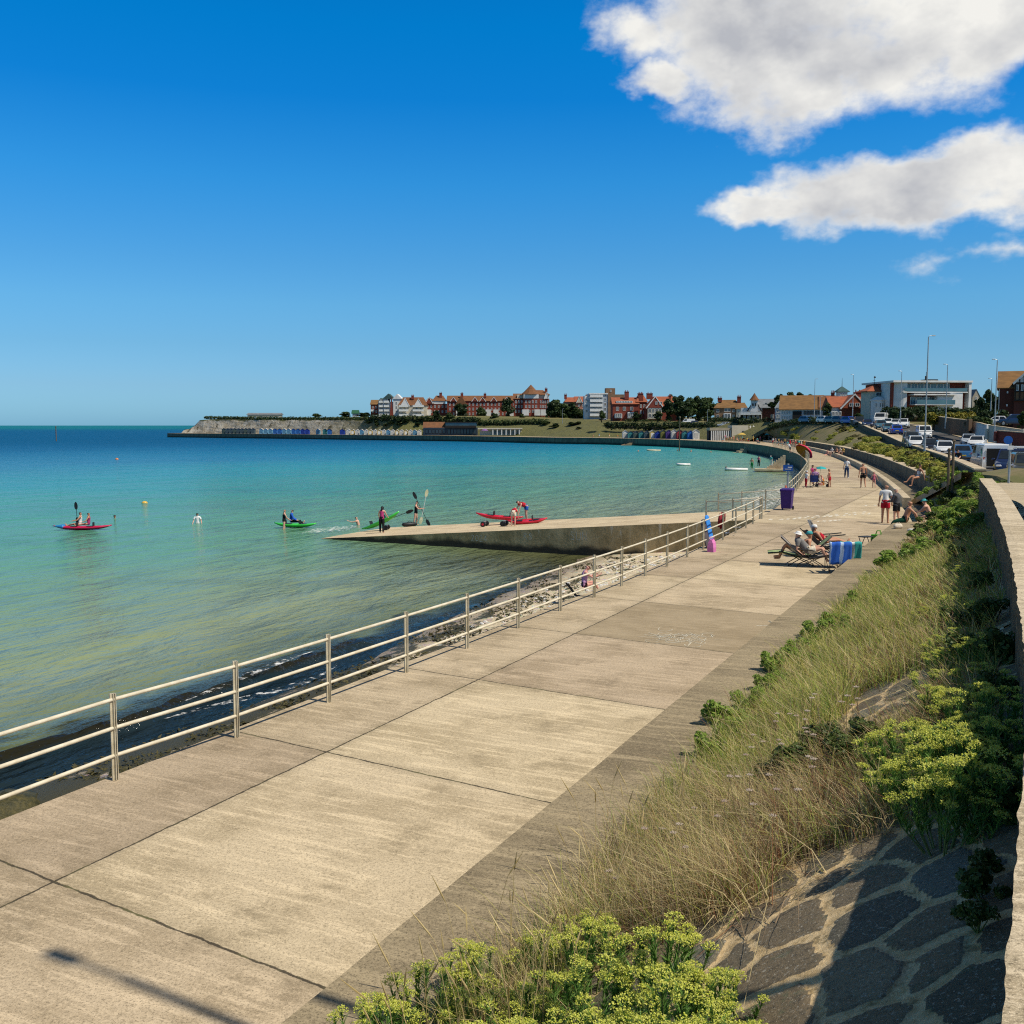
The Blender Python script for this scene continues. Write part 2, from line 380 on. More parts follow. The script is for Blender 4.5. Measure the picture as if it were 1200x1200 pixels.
def finish_people():
    bpy.context.view_layer.update(); dg = bpy.context.evaluated_depsgraph_get()
    done = [(p, bpy.data.meshes.new_from_object(p['o'].evaluated_get(dg))) for p in PEOPLE]
    for p, me in done:
        bpy.data.objects.remove(p['o'], do_unlink=True)
        V = p['V']; k = p['k']; nv = len(me.vertices); co = np.empty(nv*3, np.float32); me.vertices.foreach_get('co', co); co = co.reshape(-1, 3)
        best = np.full(nv, 1e9); reg = np.zeros(nv, int); prm = np.zeros(nv)
        for bi, (rg, a, b) in enumerate(p['BON']):
            A = np.array(V[a]); B = np.array(V[b]); d = B-A; t = np.clip(((co-A)@d)/max(d@d, 1e-9), 0, 1)
            ds = np.linalg.norm(co-(A+t[:, None]*d), axis=1)-(p['RAD'][a]*(1-t)+p['RAD'][b]*t)
            m = ds < best; best[m] = ds[m]; reg[m] = bi; prm[m] = t[m]
        c2, hu, hf, hr = p['head']; hu_ = np.array(hu); hf_ = np.array(hf); rel = co-np.array(c2)
        up = rel@hu_; fr = rel@hf_; hs_ = np.array(Vector(hf).cross(hu)); sd_ = rel@hs_
        names = [b[0] for b in p['BON']]
        ishead = np.array([names[r] == 'head' for r in reg])
        co = co.astype(np.float64)
        if p['fine']:                  # nose, brow and chin pushed out of the one body surface
            for (u0, s0, amt, sg) in ((-.15, 0, .03, .22), (-.75, 0, .012, .3)):
                wgt = np.exp(-(((up/hr-u0)/sg)**2+((sd_/hr-s0)/.22)**2))*(fr > .4*hr)*ishead
                co += hf_*(amt*k*wgt)[:, None]
            for s in (-1, 1):          # ears
                wgt = np.exp(-(((up/hr+.1)/.3)**2+((fr/hr+.05)/.22)**2))*(s*sd_ > .6*hr)*ishead
                co += hs_*(s*.018*k*wgt)[:, None]
        me.vertices.foreach_set('co', co.astype(np.float32).ravel()); me.update()
        me.polygons.foreach_set('use_smooth', [True]*len(me.polygons))
        me.materials.clear(); me.materials.append(SKIN[p['skin']])
        body = bpy.data.objects.new('person', me); COL.objects.link(body)
        body.location = p['loc']; body.rotation_euler = (0, 0, p['rz']); tag(body, p['label'], 'person', p['group'])
        mv = [v.co.copy() for v in me.vertices]; mn = [v.normal.copy() for v in me.vertices]; mf = [tuple(f.vertices) for f in me.polygons]
        vreg = []
        for i in range(nv):
            s = {names[reg[i]]}; n = names[reg[i]]
            if n == 'hips' and prm[i] < .55: s.add('hipslow')
            if n == 'shin' and V[p['BON'][reg[i]][1]] is not None and names[reg[i]-1] == 'knee': s.add('shinup')
            if n == 'torso' and .0 < prm[i] < .8 and names[reg[i]-1] == 'hips': s.add('bust')
            vreg.append(s)
        for it in p['clothes']:
            kind, c = it[0], it[1]; regs, off = GARM[kind]
            keep = [fi for fi, f in enumerate(mf) if sum(1 for i in f if vreg[i] & regs) >= len(f)*.5]
            if kind == 'shoes':
                for sx in (-1, 1): clothes_piece(body, mv, mn, mf, [f for f in keep if sx*mv[mf[f][0]].x > 0], 'shoe', cloth(c), off*k)
                continue
            clothes_piece(body, mv, mn, mf, keep, {'longshirt': 'shirt', 'longshorts': 'shorts'}.get(kind, kind), cloth(c), off*k)
        st = p['style']; keepv = np.zeros(nv, bool)
        if st == 'short': keepv = ishead & ((up > .45*hr-.25*fr) & (up > -.55*hr))
        elif st == 'long': keepv = (ishead & ((up > .5*hr) | (fr < .1*hr)))
        if keepv.any():
            keep = [fi for fi, f in enumerate(mf) if sum(keepv[i] for i in f) >= len(f)*.5]
            clothes_piece(body, mv, mn, mf, keep, 'hair', hairm(p['hair']), .018*k)
        if st == 'long':
            m = MB(); b0 = Vector(c2)+hu*.02-hf*hr*.75
            m.tube([b0+hu*.05, b0-hu*.08-hf*.02, b0-hu*.2-hf*.03, b0-hu*.30-hf*.015], [hr*.6, hr*.75, hr*.62, hr*.2], 8)
            m.build('hair_length', hairm(p['hair']), body, True)
        if st in ('cap', 'sunhat'):
            hm = cloth(p['hair']) ; m = MB(); rows = []
            br = 1.75 if st == 'sunhat' else 1.1; X = Vector(hs_); F = hf; top = Vector(c2)+hu*hr*.15
            for rr, zz in ((br, .18), (br*.98, .24), (1.12, .34), (1.06, .75), (.8, 1.12), (.2, 1.25)):
                rows.append([top+X*math.cos(q*PI/7)*hr*rr+F*math.sin(q*PI/7)*hr*rr+hu*hr*zz for q in range(14)])
            m.grid(rows, 0, True, True)
            if st == 'cap': m.grid([[top+F*hr*(1.0+.7*b)+X*hr*a*(1-.3*b)+hu*hr*(.3-.08*b+z) for a in (-.8, -.3, .3, .8)] for b, z in ((0, 0), (1, 0), (1, .06), (0, .06))], 0)
            m.build('hat', hm, body, True)
        if p['fine'] and st != 'none':
            for s in (-1, 1):
                m = MB(); q = Vector(c2)+hf*hr*.90+Vector(hs_)*s*hr*.36-hu*hr*.02
                m.lathe([(.001, -.012), (.009, -.008), (.012, 0), (.009, .008), (.001, .012)], tuple(q), 6); m.build('eye', EYEM, body, True)

def facing(dx, dy): return math.atan2(-dx, dy)        # z rotation that turns local +y towards (dx, dy)
AWAY = facing(.45, .9); TOCAM = facing(-.45, -.9); TOSEA = facing(-.894, .447); TOLAND = facing(.894, -.447)

# two walkers standing by the low wall
person('bald man in white t-shirt and red shorts standing beside the low wall', U(1037, 613), facing(.4, .9), h=1.78, skin='tan', style='none', hair='grey', build=1.08,
       clothes=(('tshirt', 'white'), ('shorts', 'red')), lean=2, lt=2, ls=0, rt=-2, rs=-4, turn=35, la=(4, 12), lf=(10, 6), ra=(2, 12), rf=(25, 2))
person('person in dark grey top and black shorts standing beside the man in white', U(1050, 615), facing(-.5, .6), h=1.66, skin='fair', hair='grey', style='short', build=1.15,
       clothes=(('longshirt', 'grey'), ('shorts', 'black')), lean=3, la=(20, 10), lf=(80, -20), ra=(20, 10), rf=(80, -20), female=True)
# the group sitting on the end of the low wall
person('shirtless bald man in dark green shorts sitting back on his hands on the low wall', T(43.3, -3.75, .47), facing(-.9, .25), h=1.78, skin='tan', style='none', build=1.1,
       clothes=(('longshorts', 'dkgreen'), ('shoes', 'white')), lean=-20, lt=80, ls=28, rt=70, rs=20, labd=8, rabd=12, la=(-50, 16), lf=(-20, 10), ra=(-52, 20), rf=(-22, 10), drop=.13)
person('person in teal and white sunhat sitting hunched behind the bald man', T(45.2, -2.9, .5), facing(-.6, .5), h=1.66, skin='fair', style='sunhat', hair='teal', clothes=(('trunks', 'white'),),
       lean=28, lt=80, ls=10, rt=75, rs=5, la=(40, 8), lf=(70, -10), ra=(40, 8), rf=(70, -10), drop=.13, female=True)
person('sunbather lying flat behind the bald man with feet among the plants', T(44.2, -2.35, .53), facing(.8, .3), h=1.68, skin='pink', style='short', hair='brown', clothes=(('trunks', 'navy'),),
       lean=-80, nod=-20, lt=95, ls=70, rt=110, rs=45, la=(-60, 30), lf=(-60, 20), ra=(-70, 30), rf=(60, 20), drop=.12)
person('sunburnt person in white top sitting on the end of the upper sea wall', UD(1076, 561, 60), facing(-.9, -.1), h=1.7, skin='tan', hair='brown', style='short', clothes=(('trunks', 'white'), ('bikini_top', 'white')),
       lean=-12, lt=80, ls=10, rt=95, rs=40, la=(-25, 10), lf=(-10, 5), ra=(30, 10), rf=(60, 0), drop=.13)
# walkers further along
person('shirtless man in black shorts walking away along the promenade', U(1011, 571.5), facing(.1, 1), h=1.78, skin='tan', hair='grey', style='short', clothes=(('shorts', 'black'),), lt=10, ls=-5, rt=-8, rs=-25, la=(-12, 14), lf=(-2, 8), ra=(10, 14), rf=(22, 8))
person('small child in pink swimsuit walking beside the man in black shorts', U(1024, 571.5), facing(.2, 1), h=1.12, skin='pink', hair='brown', style='short', clothes=(('swimsuit', 'pink'),), lt=8, ls=-2, rt=-8, rs=-20, la=(0, 22), lf=(10, 25), ra=(0, 22), rf=(10, 25), child=True)
person('woman in white top and blue jeans walking towards us', U(992, 560), facing(-.2, -1), h=1.68, hair='brown', style='short', clothes=(('trousers', 'jeans'), ('tshirt', 'white'), ('shoes', 'white')), lt=8, ls=-2, rt=-8, rs=-20, la=(14, 14), lf=(30, 10), ra=(-8, 14), rf=(5, 8), female=True)
person('child in red shorts standing at the edge of the family group with one arm out', U(972, 571), facing(-.5, .4), h=1.3, skin='tan', hair='brown', style='short', clothes=(('shorts', 'red'),), la=(10, 10), lf=(20, 10), ra=(40, 40), rf=(70, 40), child=True)
person('toddler in red and white standing between the railing and the camping chair', U(944.5, 571), facing(.6, .2), h=1.15, skin='pink', hair='white', style='cap', clothes=(('tshirt', 'white'), ('trousers', 'red')), child=True)
person('child with brown hair kneeling behind the blue camping chair', U(951, 567.5), facing(.6, -.6), h=1.45, skin='tan', hair='brown', style='short', clothes=(('tshirt', 'magenta'),), child=True)
person('person in pink top sitting in the blue camping chair', U(955, 570.5)+Vector((0, 0, .46)), facing(.3, .9), h=1.66, skin='pink', hair='pink', style='cap', clothes=(('tshirt', 'lilac'), ('shorts', 'navy')), lean=-8, lt=80, ls=5, rt=78, rs=0, la=(20, 14), lf=(70, 0), ra=(20, 14), rf=(70, 0), drop=.12, build=1.15)
person('person in orange top sitting on the ground by the push chair', U(965, 569), facing(-.8, .3), h=1.55, skin='pink', hair='blond', style='short', clothes=(('vest', 'orange'),), lean=15, lt=85, ls=40, rt=95, rs=30, drop=.13)
# sunbathers on loungers
LA = U(951, 664); LB = U(972, 652); LC = U(936, 662)
DA, DB, DC = facing(.95, -.25), facing(1, .12), facing(-.75, .15)
def on(L, dz, rz, fwd=0.0): return L+Vector((0, 0, dz))+Vector((-math.sin(rz), math.cos(rz), 0))*fwd
person('sunbather in grey top, white hat and pale shorts, knees raised on the nearest lounger', on(LA, .42, DA, -.1), DA, h=1.68, skin='fair', style='sunhat', hair='white', clothes=(('tshirt', 'midgrey'), ('shorts', 'cream')),
       lean=-48, nod=38, lt=112, ls=35, rt=105, rs=25, la=(-10, 14), lf=(50, 0), ra=(-10, 14), rf=(50, 0), drop=.10, build=1.1)
person('sunbather in red top and white hat stretched out on the farther lounger', on(LB, .46, DB, -.15), DB, h=1.7, skin='tan', style='cap', hair='white', clothes=(('bikini_top', 'red'), ('trunks', 'red')),
       lean=-58, nod=30, lt=98, ls=72, rt=95, rs=68, la=(30, 8), lf=(80, 0), ra=(35, 10), rf=(75, 0), drop=.10)
person('sunbather with bare raised knees on the leftmost lounger, head under a teal cap', on(LC, .40, DC, .05), DC, h=1.7, skin='tan', style='cap', hair='teal', clothes=(('shorts', 'cream'),),
       lean=-50, nod=30, lt=118, ls=30, rt=108, rs=22, la=(0, 14), lf=(60, 0), ra=(0, 14), rf=(60, 0), drop=.10)
SEA_Z = -2.3
SLOPE = .086
def SH(px, py, dz=0.0):                # where a survey sight line meets the slipway surface
    d = ray(px, py); k = (-.012+SLOPE*9.98-CZ)/(d.z-SLOPE*d.dot(NN)); return Vector((0, 0, CZ+dz))+d*k
# people on the slipway and in the water
person('woman in dark pink vest and dark leggings steadying the green kayak', SH(447.5, 624.5), facing(.2, 1), h=1.66, hair='black', style='long', skin='fair', clothes=(('trousers', 'black'), ('vest', 'magenta')), lean=10, nod=15, la=(20, 18), lf=(45, 5), ra=(25, 16), rf=(55, 5), female=True)
person('woman in black swimsuit holding two paddles upright on the slipway', SH(487.5, 616), facing(.9, -.1), h=1.66, hair='brown', style='short', clothes=(('swimsuit', 'black'),), lean=4, lt=6, ls=-4, rt=-10, rs=-12, la=(45, 5), lf=(90, -5), ra=(40, 5), rf=(95, -8), female=True)
person('child in red buoyancy vest and pale shorts bending over the red kayak', SH(601.5, 616.5), facing(.2, 1), h=1.5, skin='fair', hair='brown', style='short', clothes=(('shorts', 'cream'), ('lifejacket', 'red')), lean=78, nod=10, lt=6, ls=-6, rt=4, rs=-8, la=(20, 8), lf=(10, 4), ra=(20, 8), rf=(14, 4))
person('taller person in red buoyancy vest and blue shorts bending over the red kayak', SH(617, 609.5), facing(-.8, -.3), h=1.68, skin='pink', hair='brown', style='short', clothes=(('shorts', 'blue'), ('lifejacket', 'red')), lean=72, nod=10, lt=8, ls=-6, rt=4, rs=-8, la=(25, 8), lf=(10, 4), ra=(25, 8), rf=(14, 4))

def wade(px, py, z=SEA_Z): return U(px, py, z)
person('woman with blond hair in black swimsuit wading beside the bright green kayak', wade(333, 620)-Vector((0, 0, .32)), facing(.8, .4), h=1.64, hair='blond', style='short', clothes=(('swimsuit', 'black'),), lean=4, la=(25, 6), lf=(55, 0), ra=(25, 6), rf=(60, 0), lt=8, rt=-8, female=True)
person('person in blue top sitting on the bright green kayak', wade(341, 616)+Vector((0, 0, .22)), facing(.95, .2), h=1.7, hair='black', style='short', clothes=(('longshirt', 'blue'), ('trousers', 'black')), lean=8, lt=88, ls=75, rt=88, rs=75, la=(20, 10), lf=(60, 0), ra=(20, 10), rf=(60, 0), drop=.12)
person('paddler in white top sitting at the front of the red and blue kayak', wade(94, 619)+Vector((0, 0, .2)), facing(-.9, -.2), h=1.7, hair='brown', style='short', clothes=(('vest', 'white'), ('trunks', 'white')), lean=-6, lt=88, ls=78, rt=88, rs=78, la=(40, 20), lf=(80, 0), ra=(40, 20), rf=(80, 0), drop=.12, skin='tan')
person('paddler in dark red top sitting at the back of the red and blue kayak', wade(104, 619)+Vector((0, 0, .2)), facing(-.9, -.2), h=1.6, hair='black', style='short', clothes=(('vest', 'magenta'),), lean=-4, lt=88, ls=78, rt=88, rs=78, la=(30, 20), lf=(70, 0), ra=(30, 20), rf=(70, 0), drop=.12, skin='tan')
person('bather up to the neck in the sea beside the red and blue kayak', wade(134.5, 607)-Vector((0, 0, 1.42)), facing(.3, -.9), h=1.7, skin='tan', hair='brown', style='short')
person('bather in white top standing waist deep in open water', wade(231.5, 613)-Vector((0, 0, .95)), facing(.2, -.9), h=1.7, hair='black', style='short', clothes=(('tshirt', 'white'),), la=(20, 16), lf=(50, 10), ra=(20, 16), rf=(50, 10))
person('bather sitting in the shallows behind the foot of the slipway with an arm raised', wade(421, 615)-Vector((0, 0, .25)), facing(-.9, .3), h=1.66, skin='fair', hair='brown', style='short', lean=20, lt=80, ls=60, rt=80, rs=60, la=(75, 20), lf=(110, 10), ra=(20, 10), rf=(30, 0), drop=.1)
BG = dict(fine=False)
person('bather in green swim shorts standing on the lower steps at the sea wall', U(881, 550.5, -1.9), facing(-.4, -.9), h=1.72, skin='tan', hair='brown', clothes=(('longshorts', 'green'),), **BG)
person('bather in dark wetsuit standing behind the one in green shorts', U(889, 547, -1.9), facing(-.3, -.9), h=1.7, skin='tan', hair='black', clothes=(('trousers', 'black'), ('vest', 'magenta')), **BG)
person('bather in pale blue top on the curved steps in the sea wall', U(904, 546, -1.3), facing(-.6, -.7), h=1.5, skin='fair', hair='white', style='cap', clothes=(('tshirt', 'teal'), ('trousers', 'white')), lean=25, **BG)
person('swimmer in black standing near the white surfboard in the bay', U(850.5, 551, SEA_Z)-Vector((0, 0, .95)), facing(.9, 0), h=1.7, hair='black', clothes=(('longshirt', 'black'),), **BG)
for px, py, dz, lab in ((794, 528.5, -1.1, 'swimmer beside the tall marker post in the bay'), (810, 529.5, -1.0, 'swimmer midway between the marker post and the steps'), (833, 530, -1.2, 'swimmer nearest the far sea wall steps'), (748, 529, -1.2, 'swimmer left of the white inflatable boat'), (705, 526, -1.35, 'lone swimmer far out in the bay')):
    person(lab, U(px, py, SEA_Z)+Vector((0, 0, dz)), random.uniform(0, 6), h=1.7, skin='tan', hair='brown', **BG)
person('woman with red hair sitting on the low beach chair, seen through the railings', U(684, 696, -1.56)+Vector((0, 0, .22)), facing(.9, .2), h=1.64, skin='pink', hair='red', style='short', clothes=(('trunks', 'black'), ('swimsuit', 'lilac')), lean=8, nod=25, lt=105, ls=35, rt=100, rs=30, la=(55, 6), lf=(110, -10), ra=(55, 6), rf=(110, -10), drop=.12, female=True)
# sitters on the curved seat wall
for i, (px, c, top, lab) in enumerate(((975.5, 'white', 'tshirt', 'sitter in white top, nearest of the row on the curved seat wall'), (981, 'black', 'trousers', 'sitter in black trousers on the curved seat wall'), (985, 'cream', 'tshirt', 'sitter in cream top on the curved seat wall'), (988.5, 'yellow', 'tshirt', 'sitter in yellow top on the curved seat wall'))):
    q = UD(px, 527.5, 140); q.z = .5
    person(lab, q, facing(-.8, -.5), h=1.68, hair=('grey', 'brown')[i % 2], skin=('fair', 'tan')[i % 2], clothes=((top, c), ('shorts', 'black')), lean=10, lt=85, ls=5, rt=80, rs=0, la=(25, 8), lf=(70, -5), ra=(25, 8), rf=(70, -5), drop=.13, **BG)
person('sunbather sitting low on the paving at the foot of the curved seat wall', U(969, 533.5), facing(-.8, -.4), h=1.7, skin='pink', hair='brown', lean=-10, lt=80, ls=50, rt=85, rs=60, drop=.12, clothes=(('trunks', 'navy'),), **BG)
person('person in white top leaning on the promenade railing by the umbrella', U(926, 531), facing(-.7, .6), h=1.7, hair='grey', clothes=(('tshirt', 'white'), ('shorts', 'grey')), lean=30, **BG)
TOPS = ['white', 'red', 'navy', 'pink', 'cream', 'teal', 'black', 'yellow', 'orange', 'midgrey']
def crowd(n, x0, x1, f, grp, lab):
    for i in range(n):
        px = x0+(x1-x0)*(i+random.uniform(.1, .9))/n; c = TOPS[random.randrange(10)]; c2 = TOPS[random.randrange(10)]
        sit = random.random() < .4
        kw = dict(lean=8, lt=85, ls=5, rt=80, rs=0, drop=.45) if sit else dict(lt=random.uniform(-12, 12), rt=random.uniform(-12, 12))
        person(lab, f(px), random.uniform(0, 6.3), grp, h=random.uniform(1.5, 1.8), skin=random.choice(['tan', 'fair', 'pink']), hair=random.choice(list(HAIRC)), clothes=((('tshirt', c), ('shorts', c2)) if random.random() < .7 else (('trunks', c),)), **kw, **BG)
def flat(px, d): v = UD(px, 515, d); return Vector((v.x, v.y, 0))
person("person in black leaning over beside the open van above the roadside wall", Vector((28.2, 62.5, 1.33)), facing(-.6, -.3), h=1.75, hair="black", style="short", clothes=(("tshirt", "black"), ("trousers", "black")), lean=38, la=(40, 8), lf=(60, 0), ra=(40, 8), rf=(60, 0))
crowd(26, 846, 912, lambda px: flat(px, 275*random.uniform(.94, 1.04)), 'crowd on the far promenade by the colonnade', 'holidaymaker in the crowd on the far promenade in front of the colonnade')
crowd(12, 905, 945, lambda px: flat(px, 205+(925-px)*1.1), 'people strung along the curve of the promenade', 'person strolling by the seat wall on the distant curve of the promenade')
crowd(11, 690, 800, lambda px: flat(px, 362-(px-690)*.36), 'people by the coloured beach huts', 'tiny figure walking in front of the coloured huts across the bay')
finish_people()
# ---------------------------------------------------------------- ground plan
XA = [T(-14, -9.95), T(0, -9.95), T(15, -9.95), T(30, -9.85), T(44, -10.35), U(918, 588), U(936, 566), U(945, 548), U(943, 538), U(930, 530), U(905, 523.5), U(875, 519.5), U(840, 517.5)]
XA += [UD(px, py, d) for px, py, d in ((800, 515.5, 302), (760, 514.3, 325), (700, 513, 354), (640, 512.4, 369), (560, 511, 410), (460, 510, 446), (340, 508.8, 498), (250, 508, 540), (196, 507.6, 564))]
for v in XA: v.z = max(min(v.z, .6), 0) if v.y > 280 else 0
XB = [T(-14, -3.6), T(0, -3.6), T(15, -3.6), T(30, -3.6), T(44, -3.5), U(1057, 594), U(1030, 566), U(1003, 547), U(975, 534.5), U(950, 527.5), U(915, 520.5), U(885, 517)]
nA = normals2d(XA)
for i in range(len(XB), len(XA)): XB.append(XA[i]+nA[i]*9)
PA = catmull(XA, 8); PB = catmull(XB, 8)
nPB = normals2d(PB); nPA = normals2d(PA)

TANV = (R(0), R(0), math.atan2(.4472, .8944))
def concrete_mat(name, light, dark, slabs=True, streak=True):
    m, nt, b = new_mat(name)
    obj = nt.add('ShaderNodeTexCoord').outputs['Object']
    v = nt.mapping(obj, rot=(0, 0, math.atan2(.4472, .8944)))
    x, y, z = nt.sep(v)
    big = nt.noise(v, .55, 6, .6); blot = nt.ss(big, .38, .62)
    col = nt.mix(blot, light, dark)
    if streak:
        st = nt.noise(nt.mapping(v, scale=(.5, 5.0, 1), rot=(0, 0, R(-6))), 1.6, 8, .72)
        col = nt.mix(nt.m('MULTIPLY', nt.ss(st, .48, .62), .75), col, tuple(min(c*1.32, .8) for c in light))
        st2 = nt.noise(nt.mapping(v, scale=(.35, 3.0, 1), rot=(0, 0, R(-4)), loc=(5, 2, 0)), 1.2, 7, .7)
        col = nt.mix(nt.m('MULTIPLY', nt.ss(st2, .53, .72), .5), col, tuple(c*.62 for c in dark))
    if slabs:
        sn = nt.noise(v, 1.1, 9, .74); col = nt.mix(nt.m('MULTIPLY', nt.ss(sn, .53, .66), .5), col, tuple(c*.55 for c in dark))
        sn2 = nt.noise(nt.mapping(v, loc=(9, 4, 0)), .8, 9, .76); col = nt.mix(nt.m('MULTIPLY', nt.ss(sn2, .54, .66), .7), col, tuple(min(c*1.35, .8) for c in light))
        stn = nt.m('MULTIPLY', nt.ss(nt.noise(v, 14, 4, .8), .60, .68), nt.ss(nt.noise(nt.mapping(v, loc=(2, 7, 0)), .45, 4), .5, .62)); col = nt.mix(nt.m('MULTIPLY', stn, .6), col, (.10, .08, .05))
    gr = nt.noise(obj, 55, 3, .7); gr2 = nt.noise(obj, 150, 2, .6)
    g3 = nt.noise(obj, 24, 4, .8)
    col = nt.mix(nt.m('MULTIPLY', nt.ss(g3, .52, .64), .6), col, tuple(c*.55 for c in dark))
    col = nt.mix(nt.m('MULTIPLY', nt.ss(g3, .47, .36), .45), col, tuple(min(c*1.45, .85) for c in light))
    col = nt.mix(nt.m('MULTIPLY', nt.ss(gr, .5, .68), .75), col, tuple(c*.36 for c in dark))
    col = nt.mix(nt.m('MULTIPLY', nt.ss(gr2, .53, .68), .55), col, tuple(min(c*1.5, .85) for c in light))
    pit = nt.m('MULTIPLY', nt.ss(nt.noise(obj, 22, 5, .75), .58, .70), nt.ss(nt.noise(obj, .8, 3), .5, .66))
    col = nt.mix(nt.m('MULTIPLY', pit, .7), col, tuple(c*.28 for c in dark))
    h = nt.m('ADD', nt.m('MULTIPLY', gr, .5), gr2)
    if slabs:
        wob = nt.m('MULTIPLY', nt.m('SUBTRACT', nt.noise(obj, 3.5, 7, .7), .5), .075)
        yy = nt.m('ADD', nt.m('ADD', y, wob), nt.m('MULTIPLY', x, .09))
        q = nt.m('DIVIDE', nt.m('SUBTRACT', yy, 5.6), 4.3); row = nt.m('FLOOR', q); fr = nt.m('FRACT', q)
        dj = nt.m('MULTIPLY', nt.m('MINIMUM', fr, nt.m('SUBTRACT', 1.0, fr)), 4.3)
        dl = nt.m('ABSOLUTE', nt.m('ADD', nt.m('ADD', x, wob), 8.12))
        left = nt.m('LESS_THAN', x, -8.12)
        wn = nt.add('ShaderNodeTexWhiteNoise', noise_dimensions='2D'); nt.l.new(nt.comb(row, left), wn.inputs['Vector'])
        tint = nt.m('SUBTRACT', nt.m('ADD', .86, nt.m('MULTIPLY', wn.outputs['Value'], .25)), nt.m('MULTIPLY', left, .09))
        col = nt.mix(1.0, col, nt.comb(tint, nt.m('MULTIPLY', tint, nt.m('ADD', .96, nt.m('MULTIPLY', wn.outputs['Value'], .04))), nt.m('MULTIPLY', tint, .98)), 'MULTIPLY')
        # one slab laid in darker concrete
        dk = nt.m('MULTIPLY', nt.m('COMPARE', row, 3.0, .1), nt.m('SUBTRACT', 1.0, left))
        col = nt.mix(nt.m('MULTIPLY', dk, .55), col, (.20, .15, .085))
        jn = nt.m('MINIMUM', dj, dl)
        jm = nt.m('SUBTRACT', 1.0, nt.ss(nt.m('SUBTRACT', jn, nt.m('MULTIPLY', nt.m('SUBTRACT', nt.noise(obj, 5, 5, .7), .3), .035)), .002, .012))
        halo = nt.m('MULTIPLY', nt.m('SUBTRACT', 1.0, nt.ss(jn, .0, .22)), .22)
        col = nt.mix(halo, col, tuple(c*.6 for c in dark))
        jw = nt.mix(nt.ss(nt.noise(obj, 2.0, 5, .7), .5, .62), (.035, .028, .018), (.085, .08, .03)); col = nt.mix(nt.m('MULTIPLY', jm, .9), col, jw)
        h = nt.m('SUBTRACT', h, nt.m('MULTIPLY', jm, 6.0))
    nt.l.new(col, b.inputs['Base Color']); b.inputs['Roughness'].default_value = .9; b.inputs['Specular IOR Level'].default_value = .2
    nt.l.new(nt.bump(h, .35, .006), b.inputs['Normal'])
    MATS[name] = m; return m
PROM_M = concrete_mat('promenade_concrete', (.47, .38, .25), (.33, .26, .16))
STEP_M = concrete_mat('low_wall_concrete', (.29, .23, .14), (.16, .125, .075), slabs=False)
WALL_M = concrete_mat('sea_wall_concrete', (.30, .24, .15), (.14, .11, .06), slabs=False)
SLIP_M = concrete_mat('slipway_concrete', (.55, .44, .28), (.40, .31, .19), slabs=False)
COPE_M = concrete_mat('coping_concrete', (.50, .41, .28), (.33, .26, .16), slabs=False)
PAVE_M = concrete_mat('pavement_concrete', (.42, .34, .22), (.31, .25, .16), slabs=False)

m = MB(); m.grid([[a.lerp(b, k/3) for k in range(4)] for a, b in zip(PA, PB)]); tag(m.build('promenade', PROM_M), kind='structure')

# sea wall under the promenade edge
m = MB()
far = [i for i in range(len(PA))]
m.grid([[a+Vector((0, 0, -.004)), a-n*.06+Vector((0, 0, -.03)), a-n*.06+Vector((0, 0, -.16)), a+Vector((0, 0, -.17)), a-n*.12+Vector((0, 0, -4.5-a.z))] for a, n in zip(PA, nPA)])
mw, nt, b = new_mat('sea_wall_weathered')
ob = nt.add('ShaderNodeTexCoord').outputs['Object']; z = nt.sep(ob)[2]
c = nt.mix(nt.ss(nt.noise(nt.mapping(ob, scale=(1, 1, .25)), 1.2, 7, .7), .38, .62), (.22, .17, .10), (.11, .085, .05))
c = nt.mix(nt.ss(nt.m('ADD', z, nt.m('MULTIPLY', nt.noise(ob, .8, 4), .8)), -.9, -1.7), c, (.018, .022, .010))
nt.l.new(c, b.inputs['Base Color']); b.inputs['Roughness'].default_value = .85; nt.l.new(nt.bump(nt.noise(ob, 9, 6, .7), .5, .05), b.inputs['Normal'])
SEAWALL_M = mw
tag(m.build('sea_wall', mw), 'long dark weathered sea wall holding up the promenade around the bay', 'sea wall')

# ---------------------------------------------------------------- beach
mb, nt, b = new_mat('beach_sand')
ob = nt.add('ShaderNodeTexCoord').outputs['Object']; v = nt.mapping(ob, rot=(0, 0, math.atan2(.4472, .8944))); x, y, z = nt.sep(v)
wet = nt.ss(z, -2.02, -2.3)
sand = nt.mix(nt.ss(nt.noise(ob, 2.0, 6, .7), .4, .6), (.66, .54, .35), (.52, .42, .26))
peb = nt.vor(ob, 9, 'F1', 1)
sand = nt.mix(nt.m('MULTIPLY', nt.ss(nt.noise(ob, 3, 4), .5, .62), .6), sand, nt.mix(.5, peb, (.5, .42, .3)))
sand = nt.mix(nt.ss(nt.noise(ob, 14, 4, .7), .56, .66), sand, (.12, .09, .05))
sand = nt.mix(nt.m('MULTIPLY', wet, .75), sand, (.17, .12, .075))
wn = nt.noise(nt.mapping(v, scale=(1.0, .55, 1)), .9, 8, .72)
band = nt.m('MULTIPLY', nt.ss(z, -1.65, -2.1), nt.m('ADD', .22, nt.m('MULTIPLY', nt.ss(y, 34, 12), .45)))
weed = nt.ss(nt.m('ADD', wn, nt.m('MULTIPLY', band, .42)), .62, .68)
weedc = nt.mix(nt.noise(ob, 30, 4), (.022, .020, .008), (.075, .065, .018))
sand = nt.mix(weed, sand, weedc)
nt.l.new(sand, b.inputs['Base Color']); nt.l.new(nt.m('SUBTRACT', .9, nt.m('MULTIPLY', wet, .45)), b.inputs['Roughness'])
